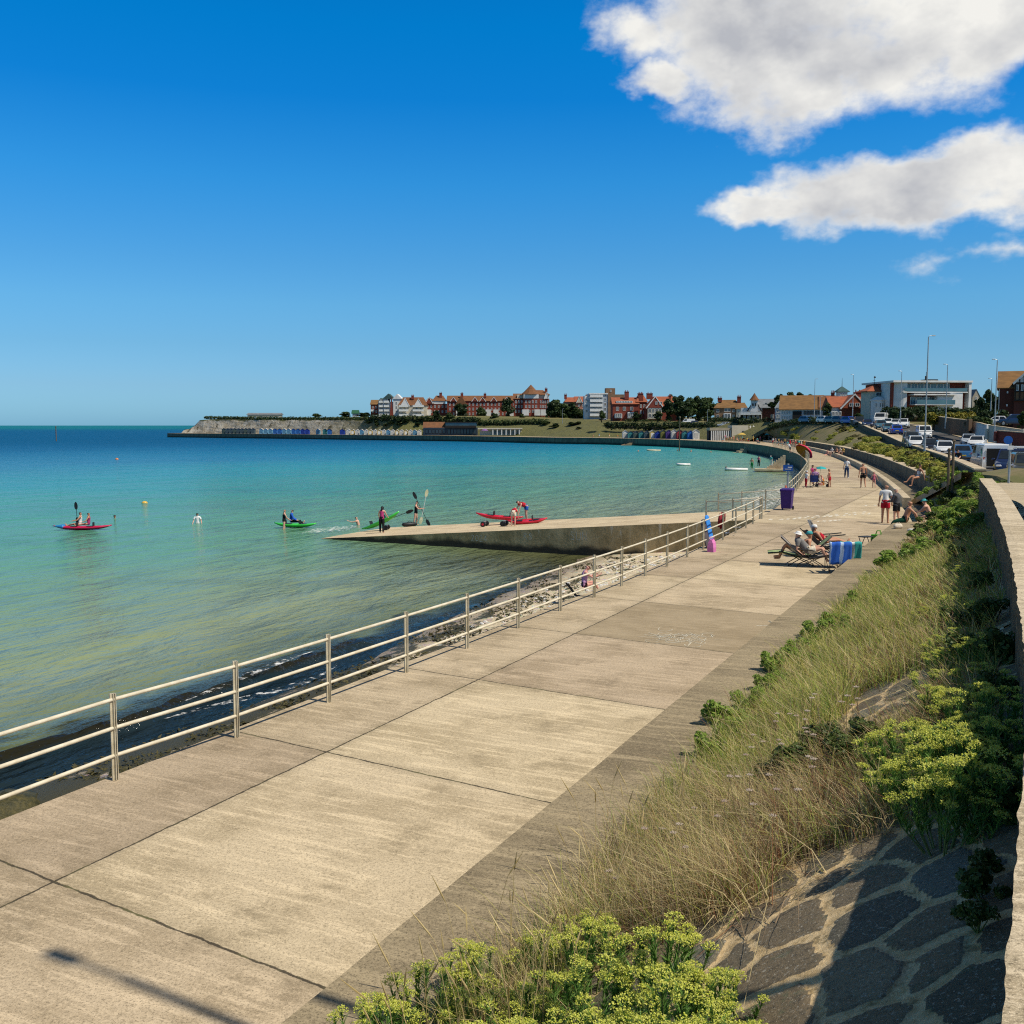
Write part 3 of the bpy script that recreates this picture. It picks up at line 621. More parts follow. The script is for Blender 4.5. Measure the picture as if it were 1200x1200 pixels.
nt.l.new(nt.bump(nt.m('ADD', nt.noise(ob, 18, 5, .7), nt.m('MULTIPLY', weed, nt.noise(ob, 40, 3))), .8, .06), b.inputs['Normal'])
def beach_z(t, n):
    w0 = 6.1+max(0, (t-22))*.13          # beach width to the water line
    s = (-9.95-n)/w0
    return -1.35-.95*s+.05*mnoise.noise(Vector((t*.5, n*.5, 0)))
m = MB(); m.grid([[T(t, n, beach_z(t, n)) for n in np.linspace(-9.9, -26, 34)] for t in np.linspace(-14, 47.8, 90)])
tag(m.build('beach', mb, smooth=True), kind='structure')
# weedy rock by the wall and washed up lumps of weed
WEED_M = mat('seaweed', (.03, .03, .010), (.085, .07, .020), scale=9, rough=.6, bump=1.0, bscale=30)
def lump(name, label, cat, c, r, material, seed, group=None, flat=.5, amp=.35, seg=20):
    m = MB(); rows = []
    for i in range(11):
        th = PI*i/10*.62
        rows.append([Vector(c)+Vector((math.sin(th)*math.cos(a)*r, math.sin(th)*math.sin(a)*r, math.cos(th)*r*flat-r*flat*.25))*(1+amp*mnoise.noise(Vector((math.cos(a)*1.6*math.sin(th)+seed, math.sin(a)*1.6*math.sin(th), math.cos(th)*2)))+.12*mnoise.noise(Vector((math.cos(a)*6+seed, math.sin(a)*6, th*6)))) if True else None for a in [2*PI*k/seg for k in range(seg)]])
    rows = [[(p-Vector(c))+Vector(c) for p in r_] for r_ in rows]
    m.grid(rows, 0, True, True); return tag(m.build(name, material, smooth=True), label, cat, group)
q = T(10.4, -14.7); lump('rock', 'weed covered rock at the foot of the railings', 'rock', (q.x, q.y, beach_z(10.4, -14.7)+.1), .75, WEED_M, 3, flat=.6)

# ---------------------------------------------------------------- sea
ms, nt, b = new_mat('sea_water')
ob = nt.add('ShaderNodeTexCoord').outputs['Object']; v = nt.mapping(ob, rot=(0, 0, math.atan2(.4472, .8944))); x, y, z = nt.sep(v); gx, gy, gz = nt.sep(ob)
warp = nt.m('MULTIPLY', nt.m('SUBTRACT', nt.noise(ob, .03, 4), .5), 30.0)
s = nt.m('SUBTRACT', 0.0, nt.m('ADD', x, nt.m('MULTIPLY', warp, nt.ss(x, -24, -90))))
far_ = nt.m('ADD', s, nt.m('MULTIPLY', nt.m('SUBTRACT', nt.noise(nt.mapping(ob, scale=(.25, 1, 1)), .035, 5, .6), .5), nt.m('MULTIPLY', s, .55)))
# depth of the shelving sandy bottom gives the water its own colour
col = nt.ramp(nt.m('DIVIDE', far_, 320.0, clamp=True), [(0.0, (.040, .042, .014)), (.052, (.075, .090, .035)), (.070, (.205, .235, .120)), (.13, (.100, .250, .135)), (.2, (.045, .235, .165)), (.30, (.006, .200, .210)), (.45, (.001, .120, .200)), (.75, (.001, .075, .165)), (1.0, (.001, .070, .160))])
deep = nt.ss(gy, 900, 2600); col = nt.mix(deep, col, (.004, .130, .140))
weedp = nt.m('MULTIPLY', nt.ss(nt.m('ADD', nt.noise(nt.mapping(v, scale=(1, .5, 1)), .5, 6, .65), nt.m('MULTIPLY', nt.m('ADD', x, 19.2), .16)), .5, .66), nt.ss(y, 62, 40))
col = nt.mix(nt.m('MULTIPLY', weedp, .9), col, (.014, .014, .008))
near_ = nt.m('MULTIPLY', nt.ss(x, -18.0, -17.3), nt.ss(y, 44, 34)); col = nt.mix(nt.m('MULTIPLY', near_, .85), col, (.010, .021, .028))  # dark weedy shallows, with the blue sky reflection mixed into the colour
ridge = nt.m('MULTIPLY', nt.ss(nt.m('ADD', gz, nt.m('MULTIPLY', nt.noise(v, 2.5, 5, .7), .12)), -2.16, -2.06), nt.m('MULTIPLY', nt.ss(x, -19.5, -18.6), nt.ss(y, 42, 30))); col = nt.mix(nt.m('MULTIPLY', ridge, .92), col, (.016, .014, .006))
brown = nt.m('MULTIPLY', nt.ss(nt.m('ABSOLUTE', nt.m('SUBTRACT', y, 44.5)), 8, 2.0), nt.ss(x, -36, -19))
col = nt.mix(nt.m('MULTIPLY', brown, .75), col, (.045, .038, .009))
rip = nt.noise(nt.mapping(v, scale=(1, .35, 1), rot=(0, 0, R(20))), .75, 6, .7); rip2 = nt.noise(nt.mapping(ob, scale=(.22, 1, 1)), .16, 6, .65)  # ripple shading, painted into the water colour as darker streaks
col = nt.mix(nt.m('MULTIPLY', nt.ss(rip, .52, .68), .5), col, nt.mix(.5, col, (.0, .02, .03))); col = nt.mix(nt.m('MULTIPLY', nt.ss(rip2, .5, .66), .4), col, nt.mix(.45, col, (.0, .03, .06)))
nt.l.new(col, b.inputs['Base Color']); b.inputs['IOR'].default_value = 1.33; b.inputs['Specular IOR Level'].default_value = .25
dist = nt.m('SQRT', nt.m('ADD', nt.m('MULTIPLY', gx, gx), nt.m('MULTIPLY', gy, gy)))
nt.l.new(nt.m('ADD', .10, nt.m('MULTIPLY', nt.ss(dist, 30, 500), .35)), b.inputs['Roughness'])
w1 = nt.noise(nt.mapping(v, scale=(1, .45, 1), rot=(0, 0, R(25))), 1.1, 5, .62, dist=.4); w2 = nt.noise(nt.mapping(v, scale=(1, .5, 1), rot=(0, 0, R(-20))), 4.5, 3, .6)
w3 = nt.noise(nt.mapping(v, scale=(1, .3, 1), rot=(0, 0, R(35))), .28, 4, .6)
hgt = nt.m('ADD', nt.m('ADD', w1, nt.m('MULTIPLY', w2, .25)), nt.m('MULTIPLY', w3, 3.0))
nt.l.new(nt.bump(hgt, 1.0, .42), b.inputs['Normal'])
verts = []; 
def sea_z(p):
    t = p.dot(UU); n = p.dot(NN); z = SEA_Z
    if -16 < t < 40:
        wob = .45*mnoise.noise(Vector((t*.16, 0, 1)))+.25*mnoise.noise(Vector((t*.6, 3, 1))); fade = max(0, min(1, (34-t)/12))
        d = n+17.6+wob+.02*max(0, 14-t)
        z += fade*(.27*math.exp(-(d/.42)**2)*(.75+.5*mnoise.noise(Vector((t*.35, 5, 2)))) if d < 0 else fade*.27*math.exp(-(d/.2)**2))
    if n < -14: z += .035*max(0, min(1, (61-t)/6))*max(0, min(1, (59+n)/6))*mnoise.noise(Vector((n*.55+t*.2, t*.28, 0)))
    return z
m = MB(); ts = np.linspace(-16, 62, 200); ns = np.concatenate([np.linspace(-13.2, -21, 70), np.linspace(-21.3, -60, 60)])
m.grid([[(lambda p: Vector((p.x, p.y, sea_z(p))))(T(t, n)) for n in ns] for t in ts])
def flatq(a, b_, c, d): m.face([Vector((p[0], p[1], SEA_Z)) for p in (a, b_, c, d)])
c1, c2, c3, c4 = T(-16, -60), T(62, -60), T(62, -13.2), T(-16, -13.2)
flatq(c1, T(-16, -40000), T(62, -40000), c2)
for n0, n1 in ((-40000, -60), (-60, -13.2), (-13.2, 60)):
    flatq(T(62, n0), T(1200, n0), T(1200, n1), T(62, n1)); flatq(T(1200, n0), T(40000, n0), T(40000, n1), T(1200, n1))
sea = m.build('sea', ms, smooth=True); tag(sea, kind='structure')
# foam
fm, nt, b = new_mat('sea_foam'); ob = nt.add('ShaderNodeTexCoord').outputs['Object']
b.inputs['Base Color'].default_value = (.82, .80, .74, 1); b.inputs['Roughness'].default_value = .7
a = nt.m('MULTIPLY', nt.ss(nt.noise(ob, 3.2, 6, .75), .50, .64), .85); nt.l.new(a, b.inputs['Alpha'])
def foam_strip(pts, width, z=SEA_Z+.05):
    m = MB(); P = catmull(pts, 6); N = normals2d(P); n_ = len(P)
    for i in range(n_-1):
        w0 = width*math.sin(PI*min(max(i/(n_-1), .06), .94))*(1+.5*mnoise.noise(P[i]*.9)); w1_ = width*math.sin(PI*min(max((i+1)/(n_-1), .06), .94))*(1+.5*mnoise.noise(P[i+1]*.9))
        m.face([P[i]-N[i]*w0+Vector((0, 0, z-P[i].z)), P[i]+N[i]*w0+Vector((0, 0, z-P[i].z)), P[i+1]+N[i+1]*w1_+Vector((0, 0, z-P[i+1].z)), P[i+1]-N[i+1]*w1_+Vector((0, 0, z-P[i+1].z))])
    return m
def foam(pts, width, z=SEA_Z+.05): tag(foam_strip(pts, width, z).build('sea_foam', fm), kind='stuff')
foam([U(352, 628, SEA_Z), U(378, 624, SEA_Z), U(400, 621, SEA_Z), U(416, 618, SEA_Z)], 1.1, SEA_Z+.13)
foam([U(360, 626.5, SEA_Z), U(385, 622.5, SEA_Z), U(412, 618.5, SEA_Z)], .8, SEA_Z+.15)
foam([T(t, -16.5+.4*math.sin(t*.7)) for t in np.linspace(16, 22, 6)], .16, -2.2)
foam([U(x_, y_, SEA_Z) for x_, y_ in ((868, 607), (890, 592), (905, 580), (915, 572), (922, 566))], 2.2)
foam([U(x_, y_, SEA_Z) for x_, y_ in ((892, 604), (905, 590), (918, 578), (926, 569))], 1.8, SEA_Z+.09)
foam([T(t, -17.3+.3*math.sin(t*.5)) for t in np.linspace(17, 22.5, 6)], .16, -2.02)

# ---------------------------------------------------------------- slipway
Q0 = T(47.4, -9.98); Q1 = T(52.2, -9.98); 
def slip(s, across, dz=0.0): return T(47.4+across*7.2, -9.98-s, -.012-SLOPE*s+dz)
m = MB(); m.grid([[slip(s, 0), slip(s, .33), slip(s, .66), slip(s, 1)] for s in np.linspace(0, 28.5, 26)])
sp = m.build('slipway', [SLIP_M])
m = MB(); m.grid([[slip(s, 0, -.004), slip(s, 0, -.004)+Vector((0, 0, -5))] for s in np.linspace(0, 28.5, 40)]); m.grid([[slip(s, 1, -.004), slip(s, 1, -5)] for s in np.linspace(0, 28.5, 20)]); m.grid([[slip(28.5, 0, -.004), slip(28.5, 1, -.004)], [slip(28.5, 0, -3), slip(28.5, 1, -3)]])
mw, nt, b = new_mat('slipway_side'); ob = nt.add('ShaderNodeTexCoord').outputs['Object']; z = nt.sep(ob)[2]
c = nt.mix(nt.ss(nt.noise(nt.mapping(ob, scale=(1, 1, .6)), .9, 7, .7), .35, .65), (.48, .345, .165), (.25, .175, .07))
c = nt.mix(nt.m('MULTIPLY', nt.ss(nt.noise(nt.mapping(ob, scale=(3, 3, .5)), 1.3, 6, .7), .56, .66), nt.m('MULTIPLY', nt.ss(z, -1.7, -1.0), .75)), c, (.52, .45, .32))
c = nt.mix(nt.ss(nt.m('ADD', z, nt.m('MULTIPLY', nt.noise(ob, .5, 5), .9)), -1.3, -1.62), c, (.024, .018, .007))
nt.l.new(c, b.inputs['Base Color']); b.inputs['Roughness'].default_value = .85; nt.l.new(nt.bump(nt.noise(ob, 7, 6, .7), .5, .05), b.inputs['Normal'])
m.build('side_wall', mw, sp); tag(sp, 'pale concrete slipway running down from the promenade into the sea', 'slipway')
# chalked numerals on the side of the slipway
CHALK = mat('chalk_white', (.66, .62, .50), (.45, .40, .29), scale=14, rough=.95, lo=.45, hi=.6)
def strokes(m, segs, org, ex, ey, w, nrm, lift=.004):
    for (x0, y0, x1, y1) in segs:
        a = org+ex*x0+ey*y0; c_ = org+ex*x1+ey*y1; d = (c_-a).normalized(); s_ = d.cross(nrm).normalized()*w/2
        m.face([a-s_+nrm*lift, c_-s_+nrm*lift, c_+s_+nrm*lift, a+s_+nrm*lift])
G = {'2': [(0, .8, .25, 1), (.25, 1, .5, .8), (.5, .8, 0, 0), (0, 0, .55, 0)], '0': [(0, .2, 0, .8), (0, .8, .25, 1), (.25, 1, .5, .8), (.5, .8, .5, .2), (.5, .2, .25, 0), (.25, 0, 0, .2)], '4': [(.4, 0, .4, 1), (.4, 1, 0, .3), (0, .3, .55, .3)],
     'R': [(0, 0, 0, 1), (0, 1, .45, .8), (.45, .8, 0, .5), (.1, .5, .5, 0)], 'A': [(0, 0, .25, 1), (.25, 1, .5, 0), (.1, .4, .4, .4)], 'S': [(.5, .9, .1, 1), (.1, 1, 0, .7), (0, .7, .45, .4), (.45, .4, .4, 0), (.4, 0, 0, .1)], 'U': [(0, 1, 0, .1), (0, .1, .3, 0), (.3, 0, .5, .1), (.5, .1, .5, 1)], 'N': [(0, 0, 0, 1), (0, 1, .5, 0), (.5, 0, .5, 1)],
     '8': [(.25, .5, .05, .75), (.05, .75, .25, 1), (.25, 1, .45, .75), (.45, .75, .25, .5), (.25, .5, 0, .25), (0, .25, .25, 0), (.25, 0, .5, .25), (.5, .25, .25, .5)]}
m = MB(); sn = -UU
for txt, s0, hh, dz in (('2024', 16.2, .33, -.48), ('R8', 13.0, .36, -.52), ('SUN', 10.3, .42, -.62)):
    for i, chx in enumerate(txt):
        o0 = slip(s0, 0, dz)+sn*.0; strokes(m, G[chx], o0+NN*(i*hh*.78), NN*hh, Vector((0, 0, hh)), .022, sn, .012)
m.build('chalk_writing', CHALK, sp)
# ---------------------------------------------------------------- low wall, slope, retaining wall, bank, road
def prom_strip(name, prof, material, t0, t1, n=60, jit=0.0, label=None, cat=None, kind=None, caps=True, smooth=False):
    m = MB(); rows = []
    for t in np.linspace(t0, t1, n):
        rows.append([T(t, a+jit*mnoise.noise(Vector((t*1.7, a*3, z*3))), z+jit*mnoise.noise(Vector((t*1.3, a*3+7, z*3)))) for a, z in prof])
    m.grid(rows, 0, False, False)
    if caps:
        m.face([r for r in rows[0]]); m.face([r for r in rows[-1]][::-1])
    return tag(m.build(name, material, smooth=smooth), label, cat, kind=kind)
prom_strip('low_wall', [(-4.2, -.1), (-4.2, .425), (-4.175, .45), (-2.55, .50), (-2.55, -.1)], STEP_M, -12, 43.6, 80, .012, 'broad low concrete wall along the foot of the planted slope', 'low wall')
def slope_z(n, t=0): 
    return .46+max(0, n+2.75)*.565+(.05*mnoise.noise(Vector((t*.4, n, 0))))
# stone paved slope
mp, nt, b = new_mat('crazy_paving'); ob = nt.add('ShaderNodeTexCoord').outputs['Object']
v = nt.mapping(ob, rot=(0, 0, math.atan2(.4472, .8944)))
vw = nt.n.new('ShaderNodeVectorMath'); vw.operation = 'ADD'; nt.l.new(v, vw.inputs[0])
dv = nt.n.new('ShaderNodeVectorMath'); dv.operation = 'SCALE'; nt.l.new(nt.noise(v, 1.6, 3, .5, out=1), dv.inputs[0]); dv.inputs['Scale'].default_value = .35; nt.l.new(dv.outputs[0], vw.inputs[1])
sv = nt.mapping(vw.outputs[0], scale=(1.5, 2.0, .05), rot=(0, 0, R(18)))
ed = nt.vor(sv, 1.2, 'DISTANCE_TO_EDGE', 0, .9); cell = nt.vor(sv, 1.2, 'F1', 1, .9)
rgh = nt.noise(ob, 30, 7, .8); mort = nt.m('SUBTRACT', 1.0, nt.ss(nt.m('ADD', ed, nt.m('MULTIPLY', nt.m('SUBTRACT', nt.noise(ob, 9, 6, .7), .5), .09)), .040, .056))
cs = nt.sep(cell)
stone = nt.mix(cs[0], (.21, .155, .085), (.34, .255, .14)); stone = nt.mix(nt.m('MULTIPLY', nt.ss(rgh, .46, .58), .7), stone, (.04, .032, .018))
stone = nt.mix(nt.m('MULTIPLY', nt.ss(nt.noise(ob, 48, 3, .8), .58, .66), .8), stone, (.34, .31, .24))
lich = nt.ss(nt.noise(ob, 4.5, 7, .8), .57, .63); stone = nt.mix(nt.m('MULTIPLY', lich, .5), stone, (.14, .135, .085))
mc = nt.mix(nt.ss(nt.noise(ob, 15, 6, .75), .35, .65), (.68, .53, .32), (.42, .31, .16)); mc = nt.mix(nt.m('MULTIPLY', nt.ss(nt.noise(ob, 60, 3, .7), .56, .68), .6), mc, (.12, .085, .04))
col = nt.mix(mort, stone, mc)
nt.l.new(col, b.inputs['Base Color']); b.inputs['Roughness'].default_value = .88
hh = nt.m('ADD', nt.m('MULTIPLY', nt.m('SUBTRACT', 1.0, mort), .8), nt.m('MULTIPLY', rgh, .9)); nt.l.new(nt.bump(hh, 1.0, .045), b.inputs['Normal'])
m = MB(); m.grid([[T(t, n, slope_z(n, t)) for n in np.linspace(-2.6, .24, 14)] for t in np.linspace(13.0, 31, 90)])
far_slope = m.build('stone_slope', mp, smooth=True); tag(far_slope, kind='structure')
# the near part of the slope is laid stone by stone: raised, slightly tilted stones in recessed mortar
rs = np.random.default_rng(77); tg_, ng_ = np.meshgrid(np.arange(1.2, 13.05, .026), np.arange(-2.62, .26, .026), indexing='ij'); nt_, nn_ = tg_.shape
seeds = np.array([(t+.28*(k % 2)+rs.normal()*.10, n+rs.normal()*.075) for k, n in enumerate(np.arange(-2.8, .5, .36)) for t in np.arange(.6, 13.8, .56)])
wt = np.array([mnoise.noise(Vector((a*2.2, b_*2.2, 5)))*.10+mnoise.noise(Vector((a*7, b_*7, 5)))*.03 for a, b_ in zip(tg_.ravel(), ng_.ravel())]); wn_ = np.array([mnoise.noise(Vector((a*2.2, b_*2.2, 9)))*.09+mnoise.noise(Vector((a*7, b_*7, 9)))*.03 for a, b_ in zip(tg_.ravel(), ng_.ravel())])
X_ = np.stack([tg_.ravel()+wt, (ng_.ravel()+wn_)], 1); ed_ = np.empty(len(X_)); id_ = np.empty(len(X_), int)
for c0 in range(0, len(X_), 4000):
    dd_ = np.linalg.norm((X_[c0:c0+4000, None, :]-seeds[None])*np.array([.8, 1.15]), axis=2); ii = np.argpartition(dd_, 1, axis=1)[:, :2]; v2 = np.take_along_axis(dd_, ii, 1); o_ = np.argsort(v2, axis=1); v2 = np.take_along_axis(v2, o_, 1); ii = np.take_along_axis(ii, o_, 1)
    ed_[c0:c0+4000] = (v2[:, 1]-v2[:, 0])*.5; id_[c0:c0+4000] = ii[:, 0]
sr = rs.random(len(seeds)); tilt = rs.normal(size=(len(seeds), 2))*.045; wid = .020+.022*rs.random(len(seeds))
sm = np.clip((ed_-wid[id_])/.012, 0, 1); sm = sm*sm*(3-2*sm); loc_ = X_-seeds[id_]
hz = sm*(.008+.012*sr[id_]+(loc_*tilt[id_]).sum(1)*.35)+np.array([mnoise.noise(Vector((a*9, b_*9, 1)))*.005+mnoise.noise(Vector((a*26, b_*26, 1)))*.004 for a, b_ in zip(tg_.ravel(), ng_.ravel())])
P_ = tg_.ravel()[:, None]*np.array(UU)+ng_.ravel()[:, None]*np.array(NN); P_[:, 2] = .46+np.maximum(0, ng_.ravel()+2.75)*.565-.03+hz
ix = np.arange(nt_*nn_).reshape(nt_, nn_); F_ = np.stack([ix[:-1, :-1], ix[1:, :-1], ix[1:, 1:], ix[:-1, 1:]], -1).reshape(-1, 4)
me_ = np_mesh(P_, F_, None, 'stone_slope'); 
for nm_, vals in (('stone_mask', sm), ('stone_tone', sr[id_])): at_ = me_.attributes.new(nm_, 'FLOAT', 'POINT'); at_.data.foreach_set('value', vals.astype(np.float32))
ml, nt, b = new_mat('laid_stone'); ob = nt.add('ShaderNodeTexCoord').outputs['Object']
a1 = nt.add('ShaderNodeAttribute'); a1.attribute_name = 'stone_mask'; a2 = nt.add('ShaderNodeAttribute'); a2.attribute_name = 'stone_tone'
rgh = nt.noise(ob, 26, 8, .8); stone = nt.ramp(a2.outputs['Fac'], [(0, (.055, .062, .050)), (.3, (.20, .145, .08)), (.55, (.09, .075, .045)), (.8, (.23, .175, .10)), (1, (.12, .125, .10))])
stone = nt.mix(nt.m('MULTIPLY', nt.ss(rgh, .50, .62), .6), stone, (.03, .025, .015)); stone = nt.mix(nt.m('MULTIPLY', nt.ss(nt.noise(ob, 42, 3, .8), .57, .65), .85), stone, (.40, .36, .28))
stone = nt.mix(nt.m('MULTIPLY', nt.ss(nt.noise(ob, 4.5, 7, .8), .56, .63), .55), stone, (.10, .115, .06))
mc = nt.mix(nt.ss(nt.noise(ob, 12, 7, .78), .38, .62), (.66, .49, .27), (.42, .29, .13)); mc = nt.mix(nt.m('MULTIPLY', nt.ss(nt.noise(ob, 6, 6, .75), .56, .64), .5), mc, (.09, .075, .03))
nt.l.new(nt.mix(nt.ss(nt.m('ADD', a1.outputs['Fac'], nt.m('MULTIPLY', nt.m('SUBTRACT', nt.noise(ob, 22, 6, .75), .5), .9)), .38, .60), mc, stone), b.inputs['Base Color']); b.inputs['Roughness'].default_value = .9; nt.l.new(nt.bump(nt.m('ADD', rgh, nt.m('MULTIPLY', nt.noise(ob, 70, 3, .7), .5)), .9, .012), b.inputs['Normal'])
tag(link_mesh('stone_slope', me_, ml, None, True), kind='structure')
m = MB(); m.grid([[T(t, n, slope_z(n, t)) for n in np.linspace(-2.6, .24, 10)] for t in np.linspace(-8, 1.25, 20)]); tag(m.build('stone_slope', mp, smooth=True), kind='structure')
APR_M = concrete_mat('apron_concrete', (.33, .27, .18), (.22, .18, .12), slabs=False)
# retaining wall along the pavement (the coping is level with the pavement)
_wp = catmull([(-12, 0, 0), (-4, 0, 0), (2, .03, 0), (4.5, .09, 0), (7, .145, 0), (11, .10, 0), (15, .01, 0), (20, -.16, 0), (26, -.40, 0), (33.6, -.84, 0)], 6)
WN = lambda t: float(np.interp(t, [p.x for p in _wp], [p.y for p in _wp]))
rw, nt, b = new_mat('rubble_wall'); ob = nt.add('ShaderNodeTexCoord').outputs['Object']
e2 = nt.vor(nt.mapping(ob, scale=(1, 1, 1.7)), 2.6, 'DISTANCE_TO_EDGE'); c2_ = nt.sep(nt.vor(nt.mapping(ob, scale=(1, 1, 1.7)), 2.6, 'F1', 1))[0]
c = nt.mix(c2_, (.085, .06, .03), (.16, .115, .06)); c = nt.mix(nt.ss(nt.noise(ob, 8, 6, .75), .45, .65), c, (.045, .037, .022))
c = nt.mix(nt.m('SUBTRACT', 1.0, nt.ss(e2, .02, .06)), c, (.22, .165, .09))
nt.l.new(c, b.inputs['Base Color']); b.inputs['Roughness'].default_value = .9; nt.l.new(nt.bump(nt.m('ADD', nt.noise(ob, 12, 6, .75), nt.ss(e2, .0, .1)), 1.0, .05), b.inputs['Normal'])
def wallrow(t):
    o = WN(t); j = lambda k, a: a*.45*mnoise.noise(Vector((t*1.1, k*3.1, 0)))+a*.45*mnoise.noise(Vector((t*4.3, k*5.1, 2)))+a*.22*mnoise.noise(Vector((t*11, k*5.1, 2)))
    return [T(t, o+.02+j(1, .03), 1.5), T(t, o+.02+j(2, .04), 2.15), T(t, o+.015+j(3, .035), 2.55), T(t, o+.005+j(4, .025), 2.74+j(5, .02)), T(t, o+j(6, .03), 2.80+j(7, .012))], [T(t, o+j(6, .03), 2.80+j(7, .012)), T(t, o+.10, 2.805+j(8, .01)), T(t, o+.24, 2.80+j(9, .008)), T(t, o+.36, 2.80), T(t, o+.36, 1.2)]
m = MB(); ra = []; rb = []
tt_ = np.concatenate([np.linspace(-6, 1, 12), np.linspace(1.05, 12, 330), np.linspace(12.1, 33.4, 160)])
for t in tt_: a, b_ = wallrow(t); ra.append(a); rb.append(b_)
m.grid(ra, 0); m.grid(rb, 1); m.face(ra[-1]+rb[-1][1:], 0)
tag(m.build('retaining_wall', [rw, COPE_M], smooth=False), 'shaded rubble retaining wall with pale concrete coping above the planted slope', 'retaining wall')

# road side wall line: coping points (photo survey with distances)
CP = [UD(*a) for a in ((1143, 549, 48), (1120, 539, 60), (1100, 531.5, 82), (1075, 523.5, 105), (1055, 517, 125), (1035, 508, 150), (1015, 499.5, 175), (997, 491.3, 203), (968, 490.7, 226), (935, 492, 246), (910, 497, 262), (893, 503, 276))]
CPS = catmull(CP, 6)
NC = normals2d(CPS)
def profile_strip(name, path, prof, material, mats=None, **k):
    N_ = normals2d(path); m = MB(); rows = [[p+n*a+Vector((0, 0, z)) for a, z in prof] for p, n in zip(path, N_)]
    m.grid(rows); m.face(rows[0]); m.face(rows[-1][::-1]); return m.build(name, material)
DWALL = mat('dark_stone_wall', (.15, .115, .07), (.07, .055, .035), scale=2.5, rough=.9, bump=.8, bscale=9)
w_ = profile_strip('roadside_wall', CPS[:46], [(0, -3.2), (0, -.09), (.42, -.09), (.42, -3.2)], DWALL)
tag(w_, 'dark roadside wall with pale coping curving above the planted bank', 'roadside wall')
c_ = profile_strip('coping', CPS[:46], [(-.06, -.087), (-.06, 0), (.48, 0), (.48, -.087)], COPE_M, ); c_.parent = w_
# curved seat walls
SB = [p for p in PB if p.y > 52 and p.y < 268]
sw = profile_strip('seat_wall', SB, [(0, -.05), (0, .46), (.04, .5), (.42, .5), (.46, .46), (.46, -.05)], COPE_M); tag(sw, 'lower pale topped seat wall curving along the back of the promenade', 'seat wall')
SB2 = [p+n*2.3 for p, n in zip(PB, nPB) if p.y > 52 and p.y < 268]
SEATSHADE = concrete_mat('seat_wall_shade', (.20, .165, .105), (.10, .08, .05), slabs=False)  # shade on the wall face and channel is put into this darker colour
sw2 = profile_strip('seat_wall', SB2, [(0, -.05), (0, 1.06)], SEATSHADE); 
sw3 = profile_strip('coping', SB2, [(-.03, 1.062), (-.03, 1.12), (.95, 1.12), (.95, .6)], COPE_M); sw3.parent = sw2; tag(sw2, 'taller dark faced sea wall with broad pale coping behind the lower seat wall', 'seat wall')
m = MB(); m.grid([[p+n*.3+Vector((0, 0, .09)), p+n*2.5+Vector((0, 0, .09))] for p, n in zip(PB, nPB) if p.y > 46 and p.y < 272]); tag(m.build('seat_channel', SEATSHADE), kind='structure')

# planted bank between seat wall and road wall
EARTH = mat('bank_earth', (.20, .155, .075), (.12, .12, .035), scale=.7, rough=.95, bump=.8, bscale=6)
foot = [p for p in SB2]; nf = len(foot)
def at(path, f): 
    x = f*(len(path)-1); i = min(int(x), len(path)-2); return path[i].lerp(path[i+1], x-i)
def resample(path, n):
    d = [0]
    for a, b_ in zip(path[:-1], path[1:]): d.append(d[-1]+(b_-a).length)
    out = []
    for k in range(n):
        s_ = d[-1]*k/(n-1); i = max(0, min(len(path)-2, int(np.searchsorted(d, s_))-1)); f = (s_-d[i])/max(d[i+1]-d[i], 1e-6); out.append(path[i].lerp(path[i+1], min(max(f, 0), 1)))
    return out
BF = [p+Vector((0, 0, .98)) for p in resample([p+n*.9 for p, n in zip(SB2, normals2d(SB2))], 70)]
BT = [p+Vector((0, 0, -1.0)) for p in resample(CPS, 70)]
def bank_pt(i, f):
    i = max(0, min(69, i)); i0 = min(int(i), 68); a = BF[i0].lerp(BF[i0+1], i-i0); b_ = BT[i0].lerp(BT[i0+1], i-i0); p = a.lerp(b_, f)
    p.z += .35*math.sin(PI*f)+.18*mnoise.noise(p*.35)*math.sin(PI*f); return p
m = MB(); m.grid([[bank_pt(i, f) for f in np.linspace(0, 1.06, 12)] for i in range(70)])
# near end: ground between the stone slope end, the ramp and the bank
m.grid([[T(t, n+o_, slope_z(n, t)*f_-.02) for n in np.linspace(-2.75, .1, 9)] for t, o_, f_ in ((30.6, 0, 1), (36, -.1, 1), (41, .1, 1.0), (46, .4, .95))])
EDGE0 = [T(46, n+.4, slope_z(n, 46)*.95-.02) for n in np.linspace(-2.75, .1, 9)]; EDGE1 = [bank_pt(0, f) for f in np.linspace(0, 1.06, 9)]
r0 = UD(1140, 555, 46); r1 = U(1076, 589, .03); RL = [r1.lerp(r0, q) for q in np.linspace(0, 1, 9)]
PATCH = [EDGE0, [a.lerp(b__, .5)+Vector((0, 0, .15)) for a, b__ in zip(EDGE0, RL)], RL, [a.lerp(b__, .5)+Vector((0, 0, .15)) for a, b__ in zip(RL, EDGE1)], EDGE1]
m.grid(PATCH); m.grid([[q[-1] for q in PATCH], [q[-1]+Vector((1.5, -.5, .3)) for q in PATCH]]); m.grid([[q[0] for q in PATCH], [q[0]+Vector((0, 0, -1.5)) for q in PATCH]])
tag(m.build('planted_bank', EARTH, smooth=True), kind='structure')
